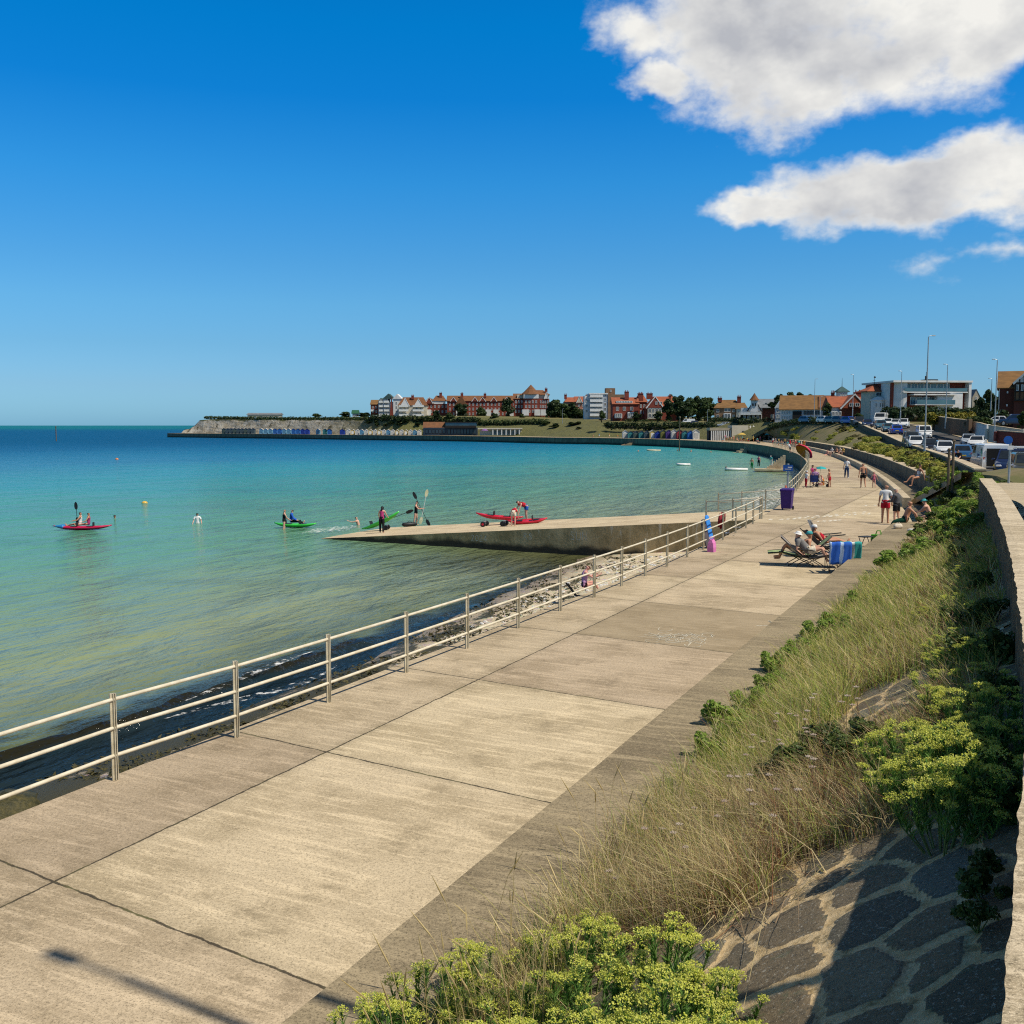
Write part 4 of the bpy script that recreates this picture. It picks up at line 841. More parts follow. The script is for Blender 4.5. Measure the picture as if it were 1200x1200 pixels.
# concrete ramp coming down through the gap in the wall
m = MB(); d_ = (r1-r0); s_ = Vector((d_.y, -d_.x, 0)).normalized()*.5
rc = [r0.lerp(r1, q)+Vector((0, 0, .06)) for q in np.linspace(0, 1, 7)]
m.grid([[p-s_-Vector((0, 0, .3)), p-s_, p+s_, p+s_-Vector((0, 0, .3))] for p in rc])
tag(m.build('ramp', APR_M), kind='structure')
m = MB(); m.grid([[T(t, n, .008) for n in np.linspace(-3.7, -1.2, 4)] for t in np.linspace(43.4, 56, 6)]); tag(m.build('paved_apron', PAVE_M), kind='structure')

# road
RD = [(T(-12, 0), 2.795), (T(10, 0), 2.795), (T(22, 0), 2.78), (T(29, -.6), 2.62), (CP[0], 1.80), (CP[1], 1.42), (CP[2], 1.40), (CP[3], 1.72), (CP[4], 2.18), (CP[5], 3.02), (CP[6], 3.95), (CP[7], 4.80), (CP[8], 5.15), (CP[9], 5.15), (CP[10], 4.2), (CP[11], 3.0)]
RP = catmull([Vector((p.x, p.y, z)) for p, z in RD], 6); RN = normals2d(RP)
ASPH = mat('asphalt', (.075, .072, .066), (.055, .052, .048), scale=1.2, rough=.92, bump=.4, bscale=30)
def rstrip(name, prof, material, kind='structure', rng_=None):
    ids = range(len(RP)) if rng_ is None else rng_
    m = MB(); m.grid([[RP[i]+RN[i]*a+Vector((0, 0, z)) for a, z in prof] for i in ids]); return tag(m.build(name, material), kind=kind)
rstrip('pavement', [(.30, 0), (2.3, -.01), (2.3, -.13)], PAVE_M)
rstrip('road', [(2.3, -.125), (6, -.09), (9.6, -.11)], ASPH)
rstrip('far_pavement', [(9.6, -.12), (9.6, .01), (11.4, .02)], PAVE_M)
GRASSLAND = mat('land_turf', (.12, .115, .03), (.19, .15, .055), scale=.15, rough=.95, bump=.5, bscale=2)
rstrip('land', [(11.4, .012), (30, .05), (160, 1.0), (900, 2.0)], GRASSLAND)
LINE = mat('road_paint', (.55, .52, .45), (.35, .33, .28), scale=4, rough=.8)
m = MB()
for i in range(28, 72, 2):
    a, b_ = RP[i]+RN[i]*6+Vector((0, 0, -.084)), RP[i].lerp(RP[i+1], .55)+RN[i]*6+Vector((0, 0, -.084)); m.face([a-RN[i]*.07, b_-RN[i]*.07, b_+RN[i]*.07, a+RN[i]*.07])
tag(m.build('road_markings', LINE), kind='structure')

# ---------------------------------------------------------------- far shore: cliff, bank and plateau
k0 = 13*8
FA = PB[k0-8:]; FN = normals2d(FA)
def px_of(p): return 600+FPX*p.x/p.y
def topz(px): return float(np.interp(px, [196, 222, 232, 250, 300, 430, 470, 560, 640, 700, 760, 820, 850, 900], [1.0, 2.5, 7.4, 8.0, 8.2, 8.3, 8.6, 7.6, 6.0, 5.8, 5.6, 5.6, 5.4, 4.8]))
def fl(px): return float(np.interp(px, [470, 490, 615, 640], [0, 12, 12, 0]))
def runout(px): return float(np.interp(px, [196, 430, 470, 560, 640, 700, 800, 900], [2.0, 3.5, 9, 18, 26, 26, 14, 10]))
CHALKM, nt, b = new_mat('chalk_cliff'); ob = nt.add('ShaderNodeTexCoord').outputs['Object']
c = nt.mix(nt.ss(nt.noise(nt.mapping(ob, scale=(1, 1, 2)), .22, 7, .7), .36, .62), (.66, .58, .45), (.40, .33, .22))
c = nt.mix(nt.ss(nt.noise(nt.mapping(ob, scale=(1, 1, .5)), .35, 6, .7), .56, .63), c, (.09, .075, .035))
z = nt.sep(ob)[2]; gx = nt.sep(ob)[0]
ve = nt.m('ADD', nt.ss(nt.m('ADD', z, nt.m('MULTIPLY', nt.noise(ob, .18, 6, .65), 4.0)), 8.6, 9.4), nt.m('MULTIPLY', nt.ss(gx, -105, -50), nt.ss(nt.noise(ob, .12, 6, .7), .12, .3)), clamp=True)
c = nt.mix(ve, c, nt.mix(nt.noise(ob, .8, 5, .7), (.06, .07, .016), (.17, .15, .045)))
nt.l.new(c, b.inputs['Base Color']); b.inputs['Roughness'].default_value = .95; nt.l.new(nt.bump(nt.noise(ob, .9, 7, .75), 1.0, .8), b.inputs['Normal'])
rows = []; top = []
for p, n in zip(FA, FN):
    px = px_of(p); tz = topz(px); ro = runout(px); r = []
    for f in (0, .001, .12, .3, .5, .7, .85, .95, 1.0):
        q = p+n*(fl(px)*(f > 0)+ro*f); q.z = p.z+(tz-p.z)*(f**.85); q += n*(.9*mnoise.noise(q*.16+Vector((0, 0, 3))))*(1 if 0 < f < 1 else .5); r.append(q)
    rows.append(r); top.append((p+n*(ro+fl(px)), tz, n))
m = MB(); m.grid(rows); tag(m.build('cliff', CHALKM, smooth=False), kind='structure')
m = MB(); rr = []
for (p, tz, n) in top:
    back = n*1.0
    rr.append([Vector((p.x, p.y, tz-.05)), Vector(((p+n*12).x, (p+n*12).y, tz+.3)), Vector(((p+n*120).x, (p+n*120).y, tz+1)), Vector(((p+n*420).x, (p+n*420).y, tz+1))])
m.grid(rr)
tag(m.build('clifftop', GRASSLAND, smooth=True), kind='structure')
from mathutils.bvhtree import BVHTree
def bvh_of(grids):
    V_, F_ = [], []
    for g in grids:
        b0 = len(V_); n_ = len(g[0]); V_ += [q for r_ in g for q in r_]
        F_ += [(b0+i*n_+j, b0+i*n_+j+1, b0+(i+1)*n_+j+1, b0+(i+1)*n_+j) for i in range(len(g)-1) for j in range(n_-1)]
    return BVHTree.FromPolygons(V_, F_)
FARB = bvh_of([rows, rr])
def far_hit(px, py):
    h = FARB.ray_cast(Vector((0, 0, CZ)), ray(px, py).normalized()); return h[0]
m = MB(); p = rows[-1]; e = [Vector((q.x, q.y, q.z)) for q in p]; m.grid([[q for q in e], [Vector((q.x+90, q.y+60, q.z)) for q in e]]); tag(m.build('headland', CHALKM), kind='structure')
# ---------------------------------------------------------------- railings
RAILM = mat('railing_paint', (.68, .61, .46), (.55, .48, .34), scale=5, rough=.55, bump=.15, bscale=40)
RAILD = mat('railing_post_paint', (.58, .52, .38), (.40, .34, .22), scale=4, rough=.65, bump=.2, bscale=40)
def railing(label, pts, h=1.1, post_ids=None, rails=(1.02, .66, .31), r=.025, loc=None):
    base = loc or pts[0]; o = thing('railing', label, 'railing', base)
    rel = [p-Vector(base) for p in pts]
    for i, p in enumerate(rel):
        d = rel[min(i+1, len(rel)-1)]-rel[max(i-1, 0)]; a = math.atan2(d.y, d.x); m = MB()
        c, s = math.cos(a), math.sin(a)
        m.box((p.x, p.y, p.z+h/2), (.072, .012, h), a); m.box((p.x-.030*s*-1*0+c*.0, p.y, p.z+h/2), (.012, .07, h-.004), a)
        m.box((p.x+c*.026+s*.018, p.y+s*.026-c*.018, p.z+h/2-.003), (.01, .04, h), a)
        m.build('post', RAILD, o)
    for z in rails:
        m = MB(); m.tube([q+Vector((0, 0, z)) for q in rel], r, 8); m.build('rail', RAILM, o, True)
    return o
tp0 = U(135, 914).dot(UU)
railing('long three bar pale railing with square posts along the promenade edge', [T(*q) for q in ((2.6, -9.75), (4.6, -9.78), (6.58, -9.8), (8.58, -9.82), (10.57, -9.65), (12.61, -9.58), (14.8, -9.52), (16.96, -9.48), (19.21, -9.46), (21.44, -9.45), (23.57, -9.43), (25.56, -9.42), (27.63, -9.45), (29.79, -9.48), (32.22, -9.56), (34.5, -9.65), (37.7, -9.78), (40.33, -9.94), (42.55, -10.05), (44.54, -10.2), (47.18, -10.4))])
railing('short railing on the near side of the slipway head', [T(47.25, -10.5-1.3*k, -.03-.1*1.4*k) for k in range(3)], rails=(1.02, .55))
railing('short railing on the far side of the slipway head', [T(54.4, -10.5-1.3*k, -.03-.1*1.3*k) for k in range(4)], rails=(1.02, .55))
far_rail = [p+n*.22 for p, n in zip(catmull(XA[5:11], 14), normals2d(catmull(XA[5:11], 14)))]
far_rail = resample(far_rail, 62)
railing('distant railing curving round the bay beyond the purple bin', far_rail, rails=(1.02, .55))
# ---------------------------------------------------------------- wheelie bin, sign, life buoy
PURP = mat('bin_purple', (.045, .012, .16), (.035, .009, .12), scale=2, rough=.45)
q = U(922, 597.5); o = thing('wheelie_bin', 'purple wheelie bin standing by the railing at the slipway', 'wheelie bin', q, PROMROT)
m = MB(); m.grid([[(-.24, -.26, .08), (.24, -.26, .08), (.24, .24, .08), (-.24, .24, .08)], [(-.29, -.34, .98), (.29, -.34, .98), (.29, .34, .98), (-.29, .34, .98)], [(-.31, -.36, 1.0), (.31, -.36, 1.0), (.31, .36, 1.0), (-.31, .36, 1.0)], [(-.31, -.36, 1.05), (.31, -.36, 1.05), (.31, .36, 1.05), (-.31, .36, 1.05)]], 0, True, True); m.build('bin_body', PURP, o)
m = MB(); m.grid([[(-.32, -.37, 1.052), (.32, -.37, 1.052), (.32, .37, 1.052), (-.32, .37, 1.052)], [(-.30, -.34, 1.10), (.30, -.34, 1.10), (.30, .37, 1.13), (-.30, .37, 1.13)]], 0, True, True); m.build('lid', PURP, o)
m = MB(); m.tube([(-.25, .42, 1.02), (.25, .42, 1.02)], .02, 8); m.tube([(-.25, .42, 1.02), (-.25, .34, 1.0)], .015, 6); m.tube([(.25, .42, 1.02), (.25, .34, 1.0)], .015, 6); m.build('handle', PURP, o)
for s in (-1, 1):
    m = MB(); m.tube([(s*.24, .27, .1), (s*.30, .27, .1)], .1, 12); m.build('wheel', mat('rubber', (.02, .02, .02), rough=.8), o)
BLUES = mat('sign_blue', (.01, .09, .36), (.01, .08, .3), rough=.5); STEEL = mat('galvanised_steel', (.42, .43, .42), (.30, .31, .31), scale=5, rough=.45, metal=.5)
WHITEP = mat('white_paint', (.78, .77, .73), (.66, .64, .58), scale=2, rough=.6)
q = U(922.5, 592); o = thing('sign_post', 'blue notice on a tall galvanised post behind the purple bin', 'sign', q, facing(-.3, -.9))
m = MB(); m.tube([(0, 0, -.05), (0, 0, 2.3)], .06, 10); m.build('post', STEEL, o)
m = MB(); m.box((0, .075, 2.06), (.52, .02, .34), 0, 0); sg = m.build('notice', BLUES, o)
m = MB(); m.box((-.1, .089, 2.1), (.22, .006, .05)); m.box((.0, .089, 2.0), (.34, .006, .03)); m.build('wording', WHITEP, sg)
m = MB(); m.lathe([(.02, .5), (.11, .5), (.09, .9), (.03, 1.1), (.001, 1.12)], (.10, 0.05, 0), 10); m.build('buoy_float', mat('buoy_orange', (.62, .17, .10), rough=.6), o)
# ---------------------------------------------------------------- boards and bags hung on the railing
def slab(name, label, cat, c, w, h, th, rz, tilt, material, round_=.3, group=None):
    m = MB(); pts = []
    for k in range(20):
        a = 2*PI*k/20; x = math.copysign(abs(math.cos(a))**round_, math.cos(a))*w/2; z = math.copysign(abs(math.sin(a))**round_, math.sin(a))*h/2+h/2; pts.append((x, z))
    def P(x, z, y): return (x, y*math.cos(tilt)-z*math.sin(tilt), z*math.cos(tilt)+y*math.sin(tilt))
    m.grid([[P(x*.9, .5*h+(z-.5*h)*.96, -th/2) for x, z in pts], [P(x, z, -th/4) for x, z in pts], [P(x, z, th/4) for x, z in pts], [P(x*.9, .5*h+(z-.5*h)*.96, th/2) for x, z in pts]], 0, True, True)
    o = m.build(name, material, None, False); o.location = c; o.rotation_euler = (0, 0, rz); return tag(o, label, cat, group)
RZ = facing(.894, -.447)
slab('bodyboard', 'dark grey bodyboard leaning on the railing above the pink bag', 'bodyboard', U(826.5, 642)+Vector((.1, -.05, 0)), .52, 1.05, .06, RZ, .22, mat('foam_grey', (.085, .07, .075), rough=.7), .45)
slab('bodyboard', 'bright blue bodyboard leaning on the railing', 'bodyboard', U(834.5, 637), .50, 1.08, .06, RZ, .22, mat('foam_blue', (.04, .24, .68), rough=.6), .45)
m = MB()   # jacket: shoulders, two sleeves, hanging body
m.grid([[(-.24, 0, .95), (.0, -.03, 1.0), (.24, 0, .95), (.1, .06, .96)], [(-.27, -.03, .7), (0, -.07, .72), (.27, -.03, .7), (0, .08, .72)], [(-.24, -.02, .35), (0, -.06, .3), (.26, -.03, .33), (0, .07, .35)]], 0, True, True)
m.tube([(-.24, 0, .92), (-.33, -.02, .66), (-.30, -.04, .4)], [.07, .065, .05], 8); m.tube([(.24, 0, .92), (.34, -.02, .7), (.30, -.05, .42)], [.07, .065, .05], 8)
o = m.build('jacket', mat('jacket_red', (.28, .012, .02), (.18, .01, .015), scale=8, rough=.8), None, True); o.location = U(846, 629); o.rotation_euler = (0, 0, RZ); tag(o, 'dark red jacket hung over the top bar of the railing', 'jacket')
PINK = mat('bag_pink', (.66, .20, .44), (.55, .15, .36), scale=6, rough=.7)
o = thing('bag', 'pink bag slumped at the foot of the railing', 'bag', U(834, 646.5), RZ)
m = MB(); m.grid([[(x*w, y*d_, z) for x, y in ((-.5, -.5), (0, -.6), (.5, -.5), (.5, .5), (0, .6), (-.5, .5))] for w, d_, z in ((.36, .22, .0), (.38, .22, .16), (.37, .17, .32), (.33, .06, .44))], 0, True, True); m.build('bag_body', PINK, o, False)
for s in (-1, 1):
    m = MB(); m.tube([(-.1, s*.04, .40), (-.06, s*.06, .52), (.06, s*.06, .52), (.1, s*.04, .40)], .012, 6); m.build('handle', PINK, o)
# little scooter lying under the railing
BLK = mat('black_plastic', (.018, .018, .018), rough=.5)
o = thing('scooter', 'small scooter lying on its side under the railing', 'scooter', U(851, 628), PROMROT)
m = MB(); m.box((0, 0, .11), (.12, .55, .03), 0, 0, .01); m.tube([(0, .27, .12), (.1, .34, .3), (.45, .36, .34)], .016, 6); m.tube([(.45, .2, .34), (.45, .52, .34)], .014, 6); m.build('deck', STEEL, o)
for y in (-.3, .33):
    m = MB(); m.tube([(-.02, y, .09), (.02, y, .09)], .09, 14); m.build('wheel', BLK, o)

# ---------------------------------------------------------------- chairs and things around the sunbathers
def fab(name, c): return mat('fabric_'+name, c, tuple(x*.7 for x in c), scale=7, rough=.9, bump=.3, bscale=40)
def lounger(label, loc, rz, fabric, back=1.0):
    o = thing('sun_lounger', label, 'sun lounger', loc, rz)
    prof = [(-.95*back, .95), (-.6, .62), (-.28, .34), (0, .30), (.3, .36), (.55, .44), (.95, .40)]
    m = MB(); m.grid([[(x*.27, y, z-.05*(1-x*x)) for x in (-1, -.5, 0, .5, 1)] for y, z in prof]); m.grid([[(x*.27, y, z-.02-.05*(1-x*x)) for x in (-1, -.5, 0, .5, 1)] for y, z in prof]); m.build('sling', fabric, o, True)
    for s in (-1, 1):
        m = MB(); m.tube([(s*.29, y, z) for y, z in prof], .016, 6); m.build('side_rail', BLK, o, True)
        m = MB(); m.tube([(s*.29, -.45, .5), (s*.30, .35, .01)], .014, 6); m.build('leg', BLK, o); m = MB(); m.tube([(s*.29, .4, .4), (s*.30, -.45, .01)], .014, 6); m.build('leg', BLK, o)
    m = MB(); m.tube([(-.3, .35, .012), (.3, .35, .012)], .014, 6); m.tube([(-.3, -.45, .012), (.3, -.45, .012)], .014, 6); m.build('foot_bar', BLK, o)
    for s in (-1, 1):
        m = MB(); m.tube([(s*.33, -.45, .58), (s*.33, .0, .55), (s*.33, .05, .53)], .02, 6); m.build('armrest', BLK, o)
    return o
lounger('black framed lounger with the grey topped sunbather on it', LA, DA, fab('sling_grey', (.32, .29, .27)))
lounger('black framed lounger with the sunbather in red on it', LB, DB, fab('sling_dark', (.05, .055, .07)))
lounger('leftmost low lounger with pale green towel and raised bare knees on it', LC, DC, fab('sling_green', (.34, .42, .2)))
def camp_chair(label, loc, rz, fabric, towel=None, towel_name='towel'):
    o = thing('camping_chair', label, 'camping chair', loc, rz)
    m = MB(); m.grid([[(-.25, -.24, .44), (0, -.24, .41), (.25, -.24, .44)], [(-.25, .22, .46), (0, .22, .43), (.25, .22, .46)]]); m.grid([[(-.25, -.24, .425), (0, -.24, .395), (.25, -.24, .425)], [(-.25, .22, .445), (0, .22, .415), (.25, .22, .445)]]); m.build('seat', fabric, o)
    m = MB(); m.grid([[(-.27, -.25, .44), (0, -.30, .44), (.27, -.25, .44)], [(-.28, -.36, .92), (0, -.40, .90), (.28, -.36, .92)]]); m.grid([[(-.27, -.265, .44), (0, -.315, .44), (.27, -.265, .44)], [(-.28, -.375, .92), (0, -.415, .90), (.28, -.375, .92)]]); m.build('backrest', fabric, o)
    for a, b_ in (((-.28, -.37, .93), (-.27, -.26, .0)), ((.28, -.37, .93), (.27, -.26, .0)), ((-.28, .26, .62), (-.27, .26, 0)), ((.28, .26, .62), (.27, .26, 0))):
        m = MB(); m.tube([a, b_], .012, 6); m.build('leg', BLK, o)
    for a, b_ in (((-.27, -.26, .03), (.27, -.26, .42)), ((.27, -.26, .03), (-.27, -.26, .42)), ((-.27, .26, .03), (.27, .26, .42)), ((.27, .26, .03), (-.27, .26, .42)), ((-.27, -.26, .03), (-.27, .26, .42)), ((.27, -.26, .03), (.27, .26, .42))):
        m = MB(); m.tube([a, b_], .009, 5); m.build('brace', BLK, o)
    for s in (-1, 1):
        m = MB(); m.box((s*.29, -.03, .625), (.07, .6, .02), 0, 0, .008); m.build('armrest', fabric, o)
    return o
def striped(name, c1, c2, sc_=5):
    m, nt, b = new_mat('towel_'+name); ob = nt.add('ShaderNodeTexCoord').outputs['Object']; x, y, z = nt.sep(ob)
    f = nt.ss(nt.m('SINE', nt.m('ADD', nt.m('MULTIPLY', x, sc_*3.6), nt.m('MULTIPLY', nt.noise(ob, 4, 3), 2))), .55, .8)
    nt.l.new(nt.mix(f, c1, c2), b.inputs['Base Color']); b.inputs['Roughness'].default_value = .95; nt.l.new(nt.bump(nt.noise(ob, 40, 3), .4, .01), b.inputs['Normal']); return m
def towel(label, loc, rz, material, w=.6, z1=.97, z0=.38):
    m = MB(); rows = []
    for f in np.linspace(0, 1, 12):
        if f < .12: y, z = -.36+.06*f/.12*-1+.02, z1-.01+.015*f/.12
        else: g = (f-.12)/.88; y, z = -.44+.12*g*.6, z1-(z1-z0)*g
        rows.append([(x*w/2, y+.015*math.sin(x*9+f*3), z-.012*math.sin(x*7)) for x in np.linspace(-1, 1, 13)])
    rows = [[(x, -.30, z1-.12) for x, _, _ in rows[0]]]+rows
    m.grid(rows); o = m.build('towel', material, None, True); so_ = o.modifiers.new('t', 'SOLIDIFY'); so_.thickness = .012
    o.location = loc; o.rotation_euler = (0, 0, rz); return tag(o, label, 'towel')
ca, cb = U(980, 671), U(994, 670); dca, dcb = facing(.05, 1), facing(.2, 1)
camp_chair('black folding camping chair under the blue striped towel', ca, dca, fab('chair_black', (.025, .025, .028)))
camp_chair('black folding camping chair under the teal striped towel', cb, dcb, fab('chair_black', (.025, .025, .028)))
towel('bright blue towel with pale stripes draped over a camping chair', ca, dca, striped('blue', (.015, .10, .46), (.38, .5, .68)), .64, .97, .30)
towel('teal and white striped towel draped over a camping chair', cb, dcb, striped('teal', (.03, .30, .28), (.62, .68, .62), 4), .62, .96, .42)
camp_chair('blue camping chair with the person in pink, seen from behind', U(954, 571.5), facing(.3, .9), fab('chair_blue', (.03, .06, .22)))
# white folded deck chair standing upright beyond the loungers
o = thing('deck_chair', 'white padded deck chair with its tall rounded back raised beyond the loungers', 'deck chair', U(972, 649), facing(1, -.1))
WPAD = fab('pad_white', (.72, .70, .66))
m = MB(); m.grid([[(x*.26*w, y-.04*(1-x*x), z) for x in (-1, -.5, 0, .5, 1)] for y, z, w in ((-.40, .36, 1), (-.55, .75, 1), (-.68, 1.05, .95), (-.74, 1.18, .6))]); m.grid([[(x*.26*w, y+.06, z) for x in (-1, -.5, 0, .5, 1)] for y, z, w in ((-.40, .36, 1), (-.55, .75, 1), (-.68, 1.05, .95), (-.74, 1.18, .6))]); m.build('backrest', WPAD, o, True)
m = MB(); m.box((0, .15, .37), (.52, 1.05, .07), 0, 0, .03); m.build('seat', WPAD, o)
m = MB(); m.grid([[(x*.26, y, z) for x in (-1, 0, 1)] for y, z in ((.68, .37), (.9, .30), (1.05, .14))]); m.grid([[(x*.26, y, z-.06) for x in (-1, 0, 1)] for y, z in ((.68, .37), (.9, .30), (1.05, .14))]); m.build('leg_rest', WPAD, o, True)
for s in (-1, 1):
    for y0, y1 in ((-.35, .4), (.5, -.3)):
        m = MB(); m.tube([(s*.27, y0, .36), (s*.27, y1, .01)], .014, 6); m.build('leg', WHITEP, o)
    m = MB(); m.tube([(s*.30, -.5, .62), (s*.30, .1, .66), (s*.30, .45, .70)], .022, 6); m.build('armrest', BLK, o)
# bags against the low wall
o = thing('bag', 'bright green shopping bag tucked against the low wall', 'bag', U(1029, 641), PROMROT)
GRN = mat('bag_green', (.10, .34, .02), (.07, .25, .02), rough=.6)
m = MB(); m.grid([[(-.24*w, -.13*w, z), (.24*w, -.13*w, z), (.24*w, .13*w, z), (-.24*w, .13*w, z)] for w, z in ((1, 0), (1.05, .3), (1.0, .45))], 0, True, True); m.build('bag_body', GRN, o)
for s in (-1, 1):
    m = MB(); m.tube([(-.1, s*.12, .44), (-.05, s*.1, .6), (.05, s*.1, .6), (.1, s*.12, .44)], .012, 6); m.build('handle', GRN, o)
o = thing('bag', 'pale carrier bag on the low wall by the white shoes', 'bag', T(40.6, -3.75, .47), .4); o.scale = (.85, .6, .5)
m = MB(); m.grid([[(.24*w*math.cos(a)+.02*math.sin(3*a), .18*w*math.sin(a), z+.02*math.cos(5*a)) for a in [2*PI*k/12 for k in range(12)]] for w, z in ((.9, 0), (1.1, .1), (1.0, .25), (.5, .36))], 0, True, True); m.build('bag_body', fab('carrier', (.66, .58, .46)), o, True)
m = MB(); m.tube([(-.1, 0, .34), (-.05, .02, .46), (.08, .02, .46), (.1, 0, .34)], .012, 6); m.build('handle', fab('carrier', (.66, .58, .46)), o)
o = thing('cushion', 'small white folded towel lying on the low wall', 'towel', T(39.6, -3.1, .475), .3); m = MB(); m.box((0, 0, .05), (.42, .3, .09), 0, 0, .03); m.build('fold', fab('whitecloth', (.70, .68, .62)), o); o.name = 'folded_towel'
# dark folding stool and little push chair
o = thing('folding_table', 'small black folding table beside the green bag', 'folding table', U(1014, 650), .5)
m = MB(); m.box((0, 0, .62), (.45, .3, .03), 0, 0, .01); m.build('tabletop', BLK, o)
for s in (-1, 1):
    m = MB(); m.tube([(s*.2, -.12, .6), (s*.2, .14, 0)], .013, 6); m.build('leg', BLK, o); m = MB(); m.tube([(s*.2, .12, .6), (s*.2, -.14, 0)], .013, 6); m.build('leg', BLK, o)
o = thing('cool_box', 'dark cool box standing between the towel draped chairs and the low wall', 'cool box', U(1006, 666), PROMROT)
m = MB(); m.box((0, 0, .19), (.5, .32, .36), 0, 0, .03); m.build('box_body', mat('coolbox_dark', (.02, .05, .06), rough=.5), o); m = MB(); m.box((0, 0, .405), (.52, .34, .06), 0, 0, .02); m.build('lid', BLK, o)
o = thing('push_chair', 'dark push chair with a teal parasol beside the family group', 'push chair', U(963, 570.5), facing(.8, -.3))
DKF = fab('pram', (.03, .03, .035))
m = MB(); m.grid([[(-.22, -.3, .75), (.22, -.3, .75)], [(-.22, -.15, .38), (.22, -.15, .38)], [(-.22, .3, .42), (.22, .3, .42)], [(-.22, .5, .25), (.22, .5, .25)]]); m.grid([[(-.22, -.33, .74), (.22, -.33, .74)], [(-.22, -.18, .35), (.22, -.18, .35)], [(-.22, .3, .38), (.22, .3, .38)], [(-.22, .48, .22), (.22, .48, .22)]]); m.build('seat', DKF, o)
for sx in (-1, 1):
    for y in (-.35, .4):
        m = MB(); m.tube([(sx*.23, y, .11), (sx*.27, y, .11)], .11, 12); m.build('wheel', BLK, o)
    m = MB(); m.tube([(sx*.25, .4, .12), (sx*.25, -.3, .7), (sx*.25, -.55, 1.0)], .013, 6); m.build('frame', STEEL, o); 
m = MB(); m.tube([(-.1, -.2, .6), (-.1, -.1, 1.45)], .01, 6); m.lathe([(.42, 1.28), (.30, 1.40), (.02, 1.47), (.001, 1.48)], (-.1, -.1, 0), 8); m.build('parasol', fab('parasol_teal', (.03, .38, .38)), o)
# beach umbrella lying open
o = thing('beach_umbrella', 'open red and orange beach umbrella tipped on its side by the railing', 'beach umbrella', U(943, 536.5), 0)
UR, UO = fab('umbrella_red', (.62, .04, .09)), fab('umbrella_orange', (.66, .26, .03))
ax = Vector((.5, .25, .5)).normalized(); X = ax.cross(Vector((0, 0, 1))).normalized(); Y = ax.cross(X); apex = Vector((.3, 0, 1.3))
for k in range(8):
    m = MB(); a0, a1 = 2*PI*k/8, 2*PI*(k+1)/8
    m.grid([[apex-ax*(d_)+(X*math.cos(a0+(a1-a0)*j/3)+Y*math.sin(a0+(a1-a0)*j/3))*r_*(1-.04*math.sin(PI*j/3)) for j in range(4)] for r_, d_ in ((.02, 0), (.6, .13), (1.1, .42), (1.35, .72))]); m.build('canopy_panel', UO if k in (2, 3, 4) else UR, o, True)
m = MB(); m.tube([apex, apex-ax*1.9], .018, 6); m.build('pole', STEEL, o)
# low chair on the beach
bp = U(684, 696, -1.56); bp.z = beach_z(bp.dot(UU), bp.dot(NN)); o = thing('beach_chair', 'low dark beach chair on the sand below the railing', 'beach chair', bp, facing(.9, .2))
m = MB(); m.box((0, .0, .16), (.5, .5, .03), 0, 0, .01); m.build('seat', DKF, o); m = MB(); m.grid([[(-.25, -.25, .17), (.25, -.25, .17)], [(-.25, -.62, .66), (.25, -.62, .66)]]); m.grid([[(-.25, -.27, .155), (.25, -.27, .155)], [(-.25, -.64, .645), (.25, -.64, .645)]]); m.build('backrest', DKF, o)
for s in (-1, 1):
    for y in (-.22, .22): m = MB(); m.tube([(s*.24, y, .16), (s*.24, y, -.06)], .014, 6); m.build('leg', STEEL, o)
# painted lettering across the promenade (worn) and chalk drawings
ROADP = mat('worn_paint', (.72, .67, .56), (.50, .43, .31), scale=6, rough=.9, lo=.42, hi=.55)
def word(lines, org, ex, ey, hh, adv, name, label, w, material, lift=.005):
    m = MB()
    for li, tx in enumerate(lines):
        for i, chx in enumerate(tx):
            if chx in G: strokes(m, G[chx], org+ex*(i*adv)-ey*(li*hh*1.5), ex*hh*.75, ey*hh, w, Vector((0, 0, 1)), lift)
    return m
# worn away road lettering: only fragments of the strokes are left, and no word can be read any more
m = MB(); rr_ = random.Random(5)
for (xa, ya, xb, yb, n_) in ((914, 609, 1024, 601.5, 15), (934, 606.5, 1022, 599.5, 8), (958, 611.2, 990, 609.2, 5), (1012, 592.5, 1034, 592.2, 2), (902, 609, 912, 608.2, 1)):
    for k in range(n_):
        f = (k+.2)/n_; c_ = U(xa+(xb-xa)*f+rr_.uniform(-1, 1), ya+(yb-ya)*f); L_ = NN*rr_.uniform(.05, .085); W_ = UU*rr_.uniform(.22, .42); sk_ = UU*rr_.uniform(-.25, .25)
        zl = Vector((0, 0, .005)); m.face([c_-L_-W_+zl-sk_*.3, c_+L_-W_+zl+sk_*.3, c_+L_*.9+W_+zl+sk_*.3, c_-L_*.9+W_+zl-sk_*.3])
tag(m.build('painted_lettering', ROADP), 'rows of worn white painted lettering across the promenade', 'painted lettering')
m = MB(); base = U(800, 747)
def cw(p, q, w=.02): strokes(m, [(0, 0, 1, 0)], p, q-p, Vector((0, 0, 0)), w, Vector((0, 0, 1)), .005)
ex, ey = NN, UU
for i in (-2, -1, 0, 1, 2):
    for jx in (-1, 0, 1):
        p = base+ex*(i*.26+rr_.uniform(-.22, .22))+ey*(jx*.42+rr_.uniform(-.3, .3)); pts = [p+ex*(.15*math.cos(a)*rr_.uniform(.7, 1.2))+ey*(.2*math.sin(a)*rr_.uniform(.7, 1.2)) for a in np.linspace(rr_.uniform(0, 3), rr_.uniform(4, 8), 7)]
        for a, b_ in zip(pts[:-1], pts[1:]): cw(a, b_, rr_.uniform(.006, .016))
